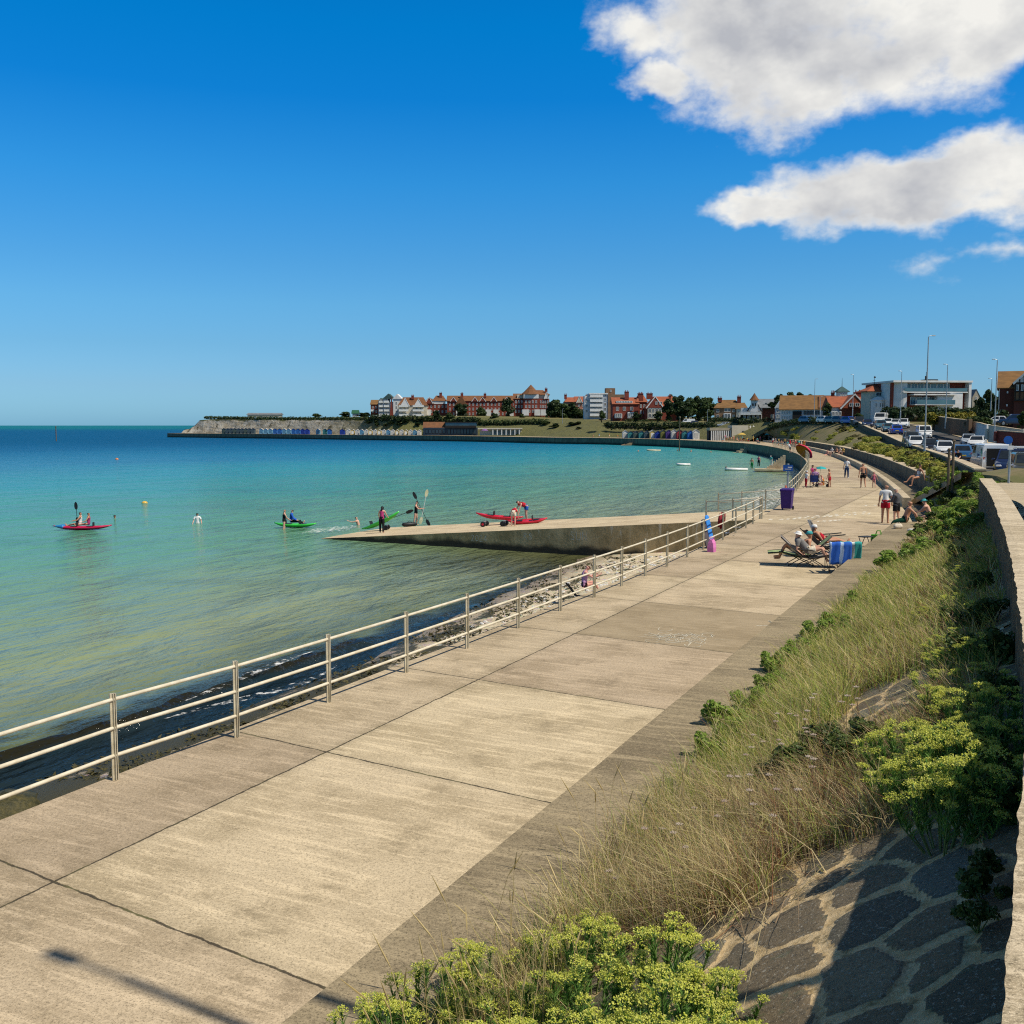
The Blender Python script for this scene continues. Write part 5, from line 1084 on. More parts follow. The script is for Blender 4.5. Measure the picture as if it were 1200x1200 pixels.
for k in range(30):
    p = base+ex*rr_.uniform(-.5, .6)+ey*rr_.uniform(-.5, .6); cw(p, p+ex*rr_.uniform(-.5, .5)+ey*rr_.uniform(-.5, .5), rr_.uniform(.008, .022))
tag(m.build('chalk_drawing', CHALK), 'tangle of white chalk scribbles on the promenade slab', 'chalk drawing')
m = MB(); base = U(908, 733)
for k in range(9):
    a = rr_.uniform(0, 6.3); cw(base, base+ex*.38*math.cos(a)+ey*.6*math.sin(a), .035)
tag(m.build('chalk_drawing', CHALK), 'small white chalk star near the low wall', 'chalk drawing')

# ---------------------------------------------------------------- kayaks, paddles and trolleys
def plastic(name, c): return mat('plastic_'+name, c, tuple(x*.8 for x in c), scale=1.5, rough=.35, spec=.45)
def kayak(label, loc, rz, c, L=3.2, wd=.72, pitch=0.0, tip=None, group=None, roll=0):
    o = thing('kayak', label, 'kayak', loc, rz, group); o.rotation_euler = (pitch, roll, rz)
    m = MB(); rows = []
    for f in np.linspace(-1, 1, 23):
        w_ = wd/2*max(1-abs(f)**2.6, .02); up = .07*abs(f)**3; y = f*L/2
        sec = [(math.cos(a), math.sin(a)) for a in [PI+PI*k/8 for k in range(9)]]
        dk = -.05 if abs(f) < .55 and abs(f) > .08 else .02
        rows.append([(x*w_, y, .20+up+z*.20*max(1-abs(f)**3, .08)) for x, z in sec]+[(w_*.86, y, .235+up), (w_*.55, y, .23+up+dk), (0, y, .235+up+dk), (-w_*.55, y, .23+up+dk), (-w_*.86, y, .235+up)])
    m.grid(rows, 0, True, True); m.build('hull', plastic(c, COLK[c]), o, True)
    for y in (-.45, .55):
        m = MB(); m.box((0, y-.22, .37), (.36, .05, .26), 0, 0, .02); m.box((0, y, .235), (.36, .38, .04), 0, 0, .015); m.build('seat', BLK, o)
    if tip:
        m = MB(); rows = []
        for f in np.linspace(.62, 1.03, 8):
            w_ = wd/2*max(1-abs(min(f, 1))**2.6, .02)+.012; up = .07*abs(f)**3
            rows.append([(math.cos(a)*w_, f*L/2, .21+up+math.sin(a)*.21*max(1-abs(min(f, 1))**3, .1)) for a in [2*PI*k/12 for k in range(12)]])
        m.grid(rows, 0, True, True); m.build('bow', plastic(tip, COLK[tip]), o, True)
    return o
COLK = {'red': (.62, .015, .035), 'green': (.05, .55, .06), 'crimson': (.55, .01, .06), 'blue': (.03, .22, .5), 'yellow': (.7, .5, .12)}
kz = facing(-.97, .2)
kayak('red and blue kayak afloat with two paddlers aboard', wade(97, 621), facing(-.95, -.12), 'crimson', 3.6, .85, tip='blue')
kayak('bright green kayak afloat beside the wading woman', wade(346, 618), facing(.96, -.15), 'green', 2.9, .75)
kb = SH(447, 622)+Vector((0, .3, .38)); kayak('bright green kayak being launched nose up on the slipway', kb, facing(.93, -.35), 'green', 2.9, .72, pitch=.42)
kayak('red kayak resting on two trolleys on the slipway', SH(585, 615)+Vector((0, .1, .30)), facing(-.98, .22), 'red', 2.9, .75, pitch=.06)
kayak('second red kayak lying on the slipway beside the bending child', SH(614, 614)+Vector((.2, 0, .0)), facing(.98, -.15), 'red', 2.4, .75, pitch=.08, roll=.15)
def trolley(label, loc, rz, wc):
    o = thing('trolley', label, 'trolley', loc, rz); m = MB(); m.box((0, 0, .3), (.5, .06, .04)); m.tube([(-.28, 0, .16), (.28, 0, .16)], .015, 6); m.tube([(-.2, 0, .16), (-.2, 0, .3)], .015, 6); m.tube([(.2, 0, .16), (.2, 0, .3)], .015, 6); m.build('frame', STEEL, o)
    for s in (-1, 1):
        m = MB(); m.tube([(s*.25, 0, .16), (s*.27, 0, .16), (s*.35, 0, .16), (s*.37, 0, .16)], [.12, .16, .16, .12], 14); w_ = m.build('wheel', BLK, o); m = MB(); m.tube([(s*.36, 0, .16), (s*.38, 0, .16)], .07, 10); m.build('hub', wc, w_)
trolley('black wheeled kayak trolley under the red kayaks', SH(591, 616.5), facing(-.97, .3), BLK)
trolley('kayak trolley with one red wheel under the bow of the red kayak', SH(568, 617), facing(-.97, .3), plastic('red', COLK['red']))
trolley('black wheeled trolley under the green kayak on the slipway', SH(453, 621), facing(.93, -.1), BLK)
def paddle(label, a, b_, shaft, blade, cl=None):
    o = thing('paddle', label, 'paddle', a); d = Vector(b_)-Vector(a); m = MB(); m.tube([d*.0, d], .018, 6); m.build('shaft', shaft, o)
    dn = d.normalized(); sd_ = dn.cross(Vector((0, 1, .1))).normalized(); nn = dn.cross(sd_)
    for e, s in ((Vector((0, 0, 0)), 1), (d, -1)):
        m = MB(); rows = []
        for f, w_ in ((-.02, .03), (.08, .09), (.25, .11), (.4, .09), (.47, .03)):
            rows.append([e+dn*(s*(f-.25))-sd_*w_+nn*.012, e+dn*(s*(f-.25))+sd_*w_+nn*.012, e+dn*(s*(f-.25))+sd_*w_-nn*.012, e+dn*(s*(f-.25))-sd_*w_-nn*.012])
        m.grid(rows, 0, True, True); m.build('blade', blade, o)
    return o
paddle('paddle with pale yellow blade held upright by the woman in black', SH(489, 616)+Vector((.25, 0, .35)), SH(489, 616)+Vector((.62, 0, 2.1)), WHITEP, mat('blade_pale', (.72, .68, .40), rough=.5))
paddle('black paddle held slanting by the woman in black', SH(489, 616)+Vector((.7, 0, .2)), SH(489, 616)+Vector((-.15, .1, 1.95)), BLK, BLK)
paddle('black paddle lying across the nose of the green kayak on the slipway', SH(447, 622)+Vector((.3, .1, .65)), SH(447, 622)+Vector((1.75, 0, 1.2)), BLK, BLK)
paddle('paddle held upright in the red and blue kayak', wade(91, 619)+Vector((0, 0, .5)), wade(90, 619)+Vector((0, 0, 1.45)), BLK, BLK)
o = thing('kit_bag', 'black kit bag lying on the slipway behind the woman with the paddles', 'bag', SH(480, 617), .4); m = MB(); m.grid([[(.5*x, .16*math.cos(a)*w_, .14+.13*math.sin(a)*w_) for a in [2*PI*k/10 for k in range(10)]] for x, w_ in ((-1, .5), (-.8, 1), (0, 1.1), (.8, .95), (1, .4))], 0, True, True); m.build('bag_body', BLK, o, True); m = MB(); m.tube([(-.15, 0, .27), (0, 0, .38), (.15, 0, .27)], .015, 6); m.build('handle', BLK, o)
m = MB(); m.lathe([(.001, -.25), (.25, -.2), (.34, 0), (.25, .2), (.1, .3), (.001, .32)], (0, 0, 0), 12); o = m.build('buoy', plastic('yellow', (.75, .45, .06)), None, True); o.location = wade(169.5, 589.5); o.scale = (.8, .8, .55); tag(o, 'small yellow marker buoy floating in the bay', 'buoy')
m = MB(); m.lathe([(.001, -.25), (.25, -.2), (.34, 0), (.25, .2), (.1, .3), (.001, .32)], (0, 0, 0), 12); o = m.build('buoy', plastic('orange', (.66, .22, .06)), None, True); o.location = wade(137, 538.5); tag(o, 'orange buoy far out on the blue water', 'buoy')
# boats and markers in the bay
def dinghy(label, px, py, c, L):
    o = thing('dinghy', label, 'inflatable boat', wade(px, py), facing(-1, .1)); m = MB()
    for s in (-1, 1): m.tube([(s*.45, -L/2, .15), (s*.5, L*.2, .16), (s*.3, L*.42, .2), (0, L*.5, .24)], [.2, .22, .2, .15], 8)
    m.build('tube', plastic(c, {'white': (.75, .74, .7), 'cream': (.7, .62, .4)}[c]), o, True); m = MB(); m.box((0, -.1, .06), (.8, L*.8, .06)); m.build('floor', WHITEP, o)
dinghy('white inflatable boat near the tall marker post', 766, 528.5, 'cream', 3.6)
dinghy('white paddle board afloat behind the swimmer in black', 863, 551.3, 'white', 3.2)
dinghy('small white boat alone in the middle of the bay', 801, 545.5, 'white', 2.2)
WOOD = mat('weathered_wood', (.16, .12, .07), (.09, .07, .045), scale=2, rough=.9, bump=.6, stretch=(6, 6, .6))
def post(name, label, cat, p, h, r, material, top=None):
    o = thing(name, label, cat, p); m = MB(); m.tube([(0, 0, -1), (0, 0, h)], [r, r*.85], 8); m.build('pole', material, o)
    m = MB()
    if top == 'mark': m.lathe([(.02, 0), (.28, .05), (.28, .5), (.02, .56)], (0, 0, h), 8)
    else: m.lathe([(r, 0), (r*1.3, .02), (r*1.2, .06), (.01, .1)], (0, 0, h), 8)
    m.build('cap', material, o); return o
post('marker_post', 'tall dark marker post standing in the bay', 'marker post', wade(796, 528.8), 8.5, .16, WOOD, 'mark')
post('marker_post', 'thin dark beacon pole standing alone on the open sea at far left', 'marker post', U(66, 517, SEA_Z), 5.8, .22, WOOD, 'mark')
for px, lab in ((1111, 'taller weathered wooden post where the wall turns'), (1116, 'second wooden post, nearest the parked cars, where the wall turns')):
    q = UD(px, 566, 47); post('wooden_post', lab, 'post', Vector((q.x, q.y, q.z)), 1.55 if px == 1111 else 1.95, .07, WOOD)
# pole with blue plate on the pavement
o = thing('sign_post', 'pale pole with a small blue plate on the pavement by the dark blue car', 'sign', UD(1182, 566, 40), facing(-.2, -1)); m = MB(); m.tube([(0, 0, -.1), (0, 0, 1.78)], .045, 10); m.build('post', STEEL, o)
m = MB(); m.lathe([(.001, -.012), (.17, -.012), (.17, .012), (.001, .012)], (0, 0, 0), 16); pl = m.build('plate', BLUES, o); pl.rotation_euler = (PI/2, 0, 0); pl.location = (.1, .06, 1.72); m = MB(); m.box((0, .055, 1.42), (.22, .015, .16)); m.build('notice', WHITEP, o)
# ---------------------------------------------------------------- street lamps
def lamp(label, p, h, arm=.6, az_=0.0, group=None):
    o = thing('street_lamp', label, 'street lamp', p, az_, group); m = MB(); m.tube([(0, 0, -.5), (0, 0, 1.4), (0, 0, 1.45), (0, 0, h*.99)], [.10, .10, .07, .045], 10); m.build('pole', STEEL, o)
    m = MB(); m.tube([(0, 0, h*.985), (.05, 0, h), (arm*.6, 0, h+.05)], .03, 6); m.build('arm', STEEL, o)
    m = MB(); m.box((arm*.6+.15, 0, h+.04), (.34, .15, .08), 0, 0, .02); m.build('lantern', STEEL, o); return o
lamp('tallest street lamp, rising beside the parked white hatchback', UD(1083.5, 525, 92), 10.2, .5, 0)
lamp('street lamp behind the white car at the side road, before the half timbered house', UD(1165, 513, 116), 9.0, .5, PI)
lamp('street lamp on the far pavement by the brick garden wall', UD(1108, 498, 140), 8.4, .5, PI)
lamp('street lamp before the left end of the white modern building', UD(1055, 492, 170), 8.2, .5, PI)
lamp('street lamp before the red gable house', UD(999, 488, 207), 8.6, .5, PI)
lamp('street lamp rising in front of the broad brown roof', UD(954, 489, 232), 8.8, .5, 0)
lamp('short street lamp before the right end of the brown roof', UD(961, 489, 225), 4.6, .5, 0)
lamp('slim street lamp beside the dark tree, left of the half timbered house', UD(1161, 481, 165), 5.2, .5, PI)
lamp('street lamp on the grass bank across the bay', UD(659, 495, 400), 5.4, .5, 0)
lamp('street lamp by the red villas across the bay', UD(829, 497, 330), 4.8, .5, 0)
lamp('street lamp on the pavement just behind the viewer, casting its shadow on the promenade', (lambda q: Vector((q.x, q.y, 2.75)))(U(75, 1122)+Vector((.869, -.495, 0))*(13.55/math.tan(SUN_EL))+NN*.63), 10.8, .8, PROMROT+PI, None)
# ---------------------------------------------------------------- vehicles
GLASSM = mat('car_glass', (.012, .016, .02), (.02, .026, .03), rough=.08, spec=.6)
TYRE = mat('tyre', (.015, .015, .015), rough=.85); RIMM = mat('alloy', (.4, .4, .41), rough=.35, metal=.7); LAMPW = mat('headlight_glass', (.62, .64, .66), rough=.15, spec=.6); LAMPR = mat('tail_light', (.28, .01, .01), rough=.25)
PLATEW = mat('number_plate_white', (.7, .7, .68), rough=.5); PLATEY = mat('number_plate_yellow', (.7, .5, .06), rough=.5); TRIM = mat('dark_trim', (.02, .02, .022), rough=.6)
def paint(c):
    d = {'white': (.72, .72, .70), 'black': (.012, .013, .015), 'navy': (.010, .022, .07), 'blue': (.012, .06, .38), 'midblue': (.03, .11, .24), 'silver': (.36, .40, .43), 'grey': (.07, .075, .08), 'teal': (.05, .13, .17), 'olive': (.055, .055, .035), 'red': (.35, .02, .02)}[c]
    return mat('car_paint_'+c, d, tuple(x*.92 for x in d), scale=.6, rough=.28, spec=.5, coat=.6)
PROFILES = {  # stations along the length: (y, half width, z bottom, z top of body side); then glasshouse
    'hatch': dict(L=4.1, st=[(-2.05, .70, .36, .62), (-1.98, .80, .26, .88), (-1.4, .87, .20, .96), (0, .88, .20, .93), (1.0, .87, .20, .90), (1.55, .84, .22, .80), (1.9, .78, .26, .70), (2.05, .62, .34, .56)], gh=(-1.93, -1.55, .25, 1.08, .90, 1.46)),
    'suv': dict(L=4.5, st=[(-2.25, .74, .42, .72), (-2.18, .86, .34, 1.0), (-1.5, .92, .28, 1.08), (0, .93, .28, 1.06), (1.0, .92, .28, 1.04), (1.7, .89, .30, .95), (2.1, .83, .34, .84), (2.25, .68, .42, .68)], gh=(-2.12, -1.75, .35, 1.15, 1.05, 1.68)),
    'saloon': dict(L=4.4, st=[(-2.2, .70, .36, .66), (-2.1, .80, .26, .88), (-1.5, .87, .20, .95), (0, .88, .20, .92), (1.1, .87, .20, .88), (1.7, .84, .22, .78), (2.05, .78, .26, .68), (2.2, .62, .34, .56)], gh=(-1.75, -1.1, .3, 1.15, .90, 1.42)),
    'van': dict(L=5.1, st=[(-2.55, .90, .36, 1.10), (-2.5, .97, .30, 1.2), (-1.5, .99, .26, 1.22), (0, .99, .26, 1.22), (1.3, .98, .26, 1.20), (1.9, .95, .28, 1.08), (2.35, .88, .32, .92), (2.55, .72, .40, .70)], gh=(-2.5, -2.44, 1.0, 1.95, 1.20, 2.0)),
}
def car(label, loc, rz, kind, c, group=None, cat=None, sc_=1.0):
    P = PROFILES[kind]; van = kind == 'van'
    o = thing('parked_van' if van else 'parked_car', label, cat or ('van' if van else 'car'), loc, rz, group); o.scale = (sc_,)*3
    pm = paint(c); m = MB(); rows = []
    for y, hw, z0, z1 in P['st']:
        e = .07; rows.append([(-hw+e, y, z0), (hw-e, y, z0), (hw, y, z0+e), (hw+.01, y, (z0+z1)/2), (hw-.02, y, z1-e), (hw-.12, y, z1), (-hw+.12, y, z1), (-hw+.02, y, z1-e), (-hw-.01, y, (z0+z1)/2), (-hw, y, z0+e)])
    m.grid(rows, 0, True, True)
    y0, y1, y2, y3, zb, zt = P['gh']; hw = P['st'][3][1]; wb, wt = hw-.09, hw-(.16 if van else .24)
    base = [(-wb, y0, zb-.06), (wb, y0, zb-.06), (wb, y3, zb-.06), (-wb, y3, zb-.06)]
    if van: y2 = 1.25
    top = [(-wt, y1, zt), (wt, y1, zt), (wt, y2, zt), (-wt, y2, zt)]
    ov = .05; m.grid([base, [(x*1.0, y, z-.03) for x, y, z in top], [(x*.9, y*.94, z+.03) for x, y, z in top]], 0, True, True)
    body = m.build('body', pm, o, True)
    es = body.modifiers.new('e', 'EDGE_SPLIT'); es.split_angle = R(35)
    def panel(name, a, b_, c_, d_, mt, lift, par=o):
        q = [Vector(p) for p in (a, b_, c_, d_)]; n = (q[1]-q[0]).cross(q[3]-q[0]).normalized(); cen = sum(q, Vector())/4
        if n.dot(cen-Vector((0, 0, .7))) < 0: n = -n
        m = MB(); m.grid([[p for p in q], [p+n*lift for p in q]], 0, True, True); return m.build(name, mt, par)
    def L_(a, b_, f): return Vector(a).lerp(Vector(b_), f)
    B = base; Tp = top
    lo, hi = .22, .9
    panel('windscreen', L_(L_(B[3], Tp[3], lo), L_(B[2], Tp[2], lo), .06), L_(L_(B[3], Tp[3], lo), L_(B[2], Tp[2], lo), .94), L_(L_(B[3], Tp[3], hi), L_(B[2], Tp[2], hi), .92), L_(L_(B[3], Tp[3], hi), L_(B[2], Tp[2], hi), .08), GLASSM, .012)
    if not van: panel('rear_window', L_(L_(B[0], Tp[0], lo+.08), L_(B[1], Tp[1], lo+.08), .1), L_(L_(B[0], Tp[0], lo+.08), L_(B[1], Tp[1], lo+.08), .9), L_(L_(B[0], Tp[0], hi), L_(B[1], Tp[1], hi), .88), L_(L_(B[0], Tp[0], hi), L_(B[1], Tp[1], hi), .12), GLASSM, .012)
    for i, j_ in ((0, 3), (1, 2)):
        spans = ((.70, .95),) if van else ((.10, .47), (.51, .92))
        for f0, f1 in spans:
            panel('side_window', L_(L_(B[i], Tp[i], lo), L_(B[j_], Tp[j_], lo), f0), L_(L_(B[i], Tp[i], lo), L_(B[j_], Tp[j_], lo), f1), L_(L_(B[i], Tp[i], hi), L_(B[j_], Tp[j_], hi), min(f1, .95)), L_(L_(B[i], Tp[i], hi), L_(B[j_], Tp[j_], hi), f0+.05), GLASSM, .012)
    yw = P['L']*.31; rw_ = .34 if kind in ('suv', 'van') else .31
    for s in (-1, 1):
        for y in (-yw, yw*1.05):
            m = MB(); m.tube([(s*(hw-.2), y, rw_), (s*(hw-.02), y, rw_), (s*(hw+.015), y, rw_)], [rw_, rw_, rw_*.88], 18); w_ = m.build('wheel', TYRE, o); m = MB(); m.tube([(s*(hw+.01), y, rw_), (s*(hw+.03), y, rw_)], [rw_*.64, rw_*.58], 12); m.build('rim', RIMM, w_)
        yf = P['st'][-2][0]; zf = P['st'][-2][3]; wf = P['st'][-2][1]
        m = MB(); m.box((s*(wf-.17), yf+.06, zf-.07), (.3, .2, .13), 0, 0, .04); m.build('headlight', LAMPW, o)
        yr = P['st'][0][0]; m = MB(); m.box((s*(P['st'][1][1]-.14), yr+.06, P['st'][1][3]-.14), (.24, .12, .22), 0, 0, .04); m.build('tail_light', LAMPR, o)
        m = MB(); m.box((s*(hw+.06), y3-.45, zb+.05), (.2, .1, .14), 0, 0, .04); m.build('mirror', pm, o)
    yF = P['st'][-1][0]; m = MB(); m.box((0, yF-.02, .50), (1.05, .10, .14), 0, 0, .03); m.box((0, yF-.06, .32), (1.25, .12, .10), 0, 0, .03); m.build('grille', TRIM, o)
    m = MB(); m.box((0, yF+.045, .42), (.5, .02, .11)); m.build('number_plate', PLATEW, o)
    m = MB(); m.box((0, P['st'][0][0]-.012, .62), (.5, .02, .11)); m.build('number_plate', PLATEY, o)
    m = MB(); m.box((0, P['st'][0][0]+.02, .42), (1.4, .12, .14), 0, 0, .03); m.build('bumper', TRIM, o)
    return o
RPN = np.array([[p.x, p.y] for p in RP])
def surf_z(x, y):
    i = int(np.argmin(((RPN-np.array([x, y]))**2).sum(1))); j_ = i+1 if i+1 < len(RP) else i-1
    if i > 0 and (i+1 >= len(RP) or (Vector((x, y, 0))-RP[i-1].xy.to_3d()).length < (Vector((x, y, 0))-RP[j_].xy.to_3d()).length): j_ = i-1
    a, b_ = RP[i], RP[j_]; d = (b_-a).xy; f = max(0, min(1, (Vector((x, y))-a.xy).dot(d)/max(d.length_squared, 1e-9))); return a.z*(1-f)+b_.z*f, i
def park(label, px, d, kind, c, face, off=0.0, dz=-.11, sc_=1.0, py=520):
    v = UD(px, py, d); z, i = surf_z(v.x, v.y); tg = (RP[min(i+1, len(RP)-1)]-RP[max(i-1, 0)]); 
    rz = facing(tg.x, tg.y)+(0 if face == 'away' else PI)+off
    return car(label, Vector((v.x, v.y, z+dz)), rz, kind, c, sc_=sc_)
park('dark navy car facing us at the right edge, beside the pole with the blue plate', 1187, 59, 'suv', 'navy', 'us', -.12)
park('dark olive car partly out of view at the right edge behind the pale pole', 1206, 52, 'hatch', 'olive', 'us')
VAN = park('white van with rear doors open on a load space painted as dark shade', 1161, 66, 'van', 'white', 'away', .10, sc_=.95)
for s in (-1, 1):
    m = MB(); m.box((s*1.02, -2.85, 1.15), (.05, .62, 1.5), 0, 0, .015); dr = m.build('door', paint('white'), VAN); m = MB(); m.box((s*1.05, -2.85, 1.5), (.012, .4, .5), 0, 0); m.build('window', GLASSM, dr)
m = MB(); m.box((0, -2.53, 1.15), (1.35, .08, 1.2)); m.build('load_space_shade', mat('van_interior_shade', (.012, .012, .012), rough=.9), VAN)  # flat near-black panel painted as the shade inside the open doors
m = MB(); m.box((-1.0, -.3, 1.25), (.02, 1.5, .22)); m.box((1.0, -.3, 1.25), (.02, 1.5, .22)); m.build('stripe', paint('blue'), VAN)
park('white car just showing beyond the open van at the right edge', 1196, 78, 'hatch', 'white', 'us')
park('mid blue car seen from behind next to the open van', 1126, 84, 'hatch', 'midblue', 'away')
park('white hatchback facing us just above the roadside wall beside the wooden posts', 1107, 96, 'hatch', 'white', 'us')
park('black car parked between the two white hatchbacks', 1091, 103, 'hatch', 'black', 'us')
park('white hatchback parked beside the tallest street lamp', 1073, 113, 'hatch', 'white', 'us')
park('dark grey tall car behind the white hatchback by the tallest lamp', 1068, 121, 'suv', 'grey', 'us')
park('bright blue hatchback seen from behind on the bend', 1049, 152, 'hatch', 'blue', 'away')
park('dark teal car parked beyond the bright blue hatchback', 1040, 160, 'hatch', 'teal', 'us')
park('dark grey car second beyond the bright blue hatchback', 1031.5, 169, 'suv', 'teal', 'us')
park('navy car parked farther up, left of the white van', 1016, 181, 'hatch', 'navy', 'us')
park('black car at the top of the bend by the wall', 1006, 193, 'suv', 'black', 'us')
park('white panel van parked in front of the white tower house', 1032, 196, 'van', 'white', 'us', -.3, sc_=1.15)
park('white car parked at the far kerb, left of the three', 1040, 186, 'hatch', 'white', 'us', -.2)
park('white car parked at the far kerb, middle of the three', 1049, 181, 'hatch', 'white', 'us', -.2)
park('white car parked at the far kerb, nearest of the three, by the dark hedge', 1058, 175, 'suv', 'white', 'us', -.2)
park('white pickup like van driving towards us past the garden wall', 1082, 138, 'van', 'white', 'us', 0, sc_=.92)
park('white saloon parked nose towards us at the side road', 1145, 113, 'saloon', 'white', 'us', -.25)
park('pale silver car tucked behind the white saloon at the side road', 1135, 118, 'hatch', 'silver', 'us', -.1)
def park2(label, px, py, d, kind, c, rz): return car(label, UD(px, py, d), rz, kind, c)
park2('white car behind the garden wall in front of the half timbered house', 1167, 499, 148, 'saloon', 'white', 1.2)
park2('navy car behind the garden wall in front of the half timbered house', 1187, 499, 146, 'suv', 'navy', 1.3)
for px, d, k, c, lab in ((984, 212, 'hatch', 'navy', 'navy car in the row before the red gable house'), (975, 218, 'hatch', 'teal', 'teal car in the row before the red gable house'), (966, 222, 'hatch', 'white', 'white car in the row before the red gable house'), (945, 238, 'hatch', 'midblue', 'mid blue car parked below the broad brown roof'), (995, 205, 'hatch', 'blue', 'blue car in the row before the red gable house')):
    park(lab, px, d, k, c, 'us', .5)
for px, py, d, k, c, lab in ((440, 491, 520, 'van', 'white', 'white van beneath the pale gabled flats across the bay'), (458, 491, 520, 'hatch', 'white', 'white car beneath the pale gabled flats across the bay'), (587, 492, 500, 'hatch', 'silver', 'silver car left of the row below the red hotel'), (594, 492.3, 500, 'suv', 'white', 'white car in the row below the red hotel'), (614, 492.5, 500, 'hatch', 'navy', 'navy car in the row below the red hotel'), (632, 492.5, 500, 'suv', 'black', 'black car in the row below the red hotel'), (641, 492.8, 500, 'hatch', 'grey', 'grey car at the right end of the row below the red hotel'), (657, 490.5, 480, 'van', 'white', 'white van among the dark trees beside the red hotel'),
                         (709, 495, 420, 'hatch', 'silver', 'silver car before the white balcony flats'), (719, 495, 420, 'suv', 'black', 'black car before the white balcony flats'), (806, 497.5, 360, 'van', 'white', 'white van parked among the trees right of the red villas'), (816, 498, 350, 'hatch', 'navy', 'navy car parked right of the white van among the trees'), (848, 500, 320, 'hatch', 'silver', 'silver car parked above the colonnade')):
    car(lab, UD(px, py, d), random.choice([1.5, 1.7, -1.5]), k, c)
# person loading the van (behind the roadside wall)
# ---------------------------------------------------------------- buildings
def brick(name, c1, c2): return mat('brick_'+name, c1, c2, scale=.9, rough=.9, bump=.3, bscale=14)
RB = brick('red', (.24, .052, .03), (.17, .038, .025)); RB2 = brick('orange', (.33, .085, .035), (.26, .06, .03)); DB_ = brick('dark', (.11, .035, .025), (.08, .03, .02)); TB = brick('tan', (.26, .155, .085), (.19, .11, .06))
def tile(name, c1, c2): return mat('roof_'+name, c1, c2, scale=.8, rough=.9, bump=.5, bscale=9, stretch=(1, 1, 2.5))
RT = tile('brown', (.20, .085, .035), (.13, .06, .028)); RTR = tile('red', (.34, .10, .045), (.24, .075, .04)); RTO = tile('ochre', (.22, .115, .04), (.15, .08, .03)); SL = tile('slate', (.20, .21, .22), (.13, .14, .15)); SLG = tile('green', (.05, .10, .095), (.035, .07, .07))
WR = mat('render_white', (.70, .69, .66), (.60, .58, .54), scale=.6, rough=.85); WC = mat('render_cream', (.62, .55, .42), (.52, .46, .35), scale=.6, rough=.85); WG = mat('render_grey', (.42, .46, .50), (.35, .39, .43), scale=.6, rough=.85); DK = mat('dark_timber', (.022, .018, .015), rough=.8); CONC = mat('building_concrete', (.42, .36, .26), (.33, .28, .2), scale=.7, rough=.9)
GL = mat('window_glass', (.03, .045, .055), (.05, .07, .085), scale=.4, rough=.12, spec=.6); GLB = mat('window_glass_blue', (.08, .17, .20), (.05, .10, .13), scale=.3, rough=.1, spec=.6)
WINM = {}
def win_mesh(w, h, fm, gm):
    k = (round(w, 2), round(h, 2), fm.name, gm.name)
    if k not in WINM:
        m = MB(); t = .10
        for c, s in (((-w/2+t/2, -.04, h/2), (t, .12, h)), ((w/2-t/2, -.04, h/2), (t, .12, h)), ((0, -.04, t/2), (w-2*t, .12, t)), ((0, -.04, h-t/2), (w-2*t, .12, t)), ((0, -.03, h/2), (t*.7, .08, h-2*t))): m.box(c, s)
        me = m.build('window', [fm, gm], None).data; 
        for o in [o for o in COL.objects if o.data is me]: bpy.data.objects.remove(o)
        m = MB(); m.box((0, -.005, h/2), (w-2*t, .05, h-2*t)); pm = m.build('pane', [gm], None).data
        for o in [o for o in COL.objects if o.data is pm]: bpy.data.objects.remove(o)
        WINM[k] = (me, pm)
    return WINM[k]
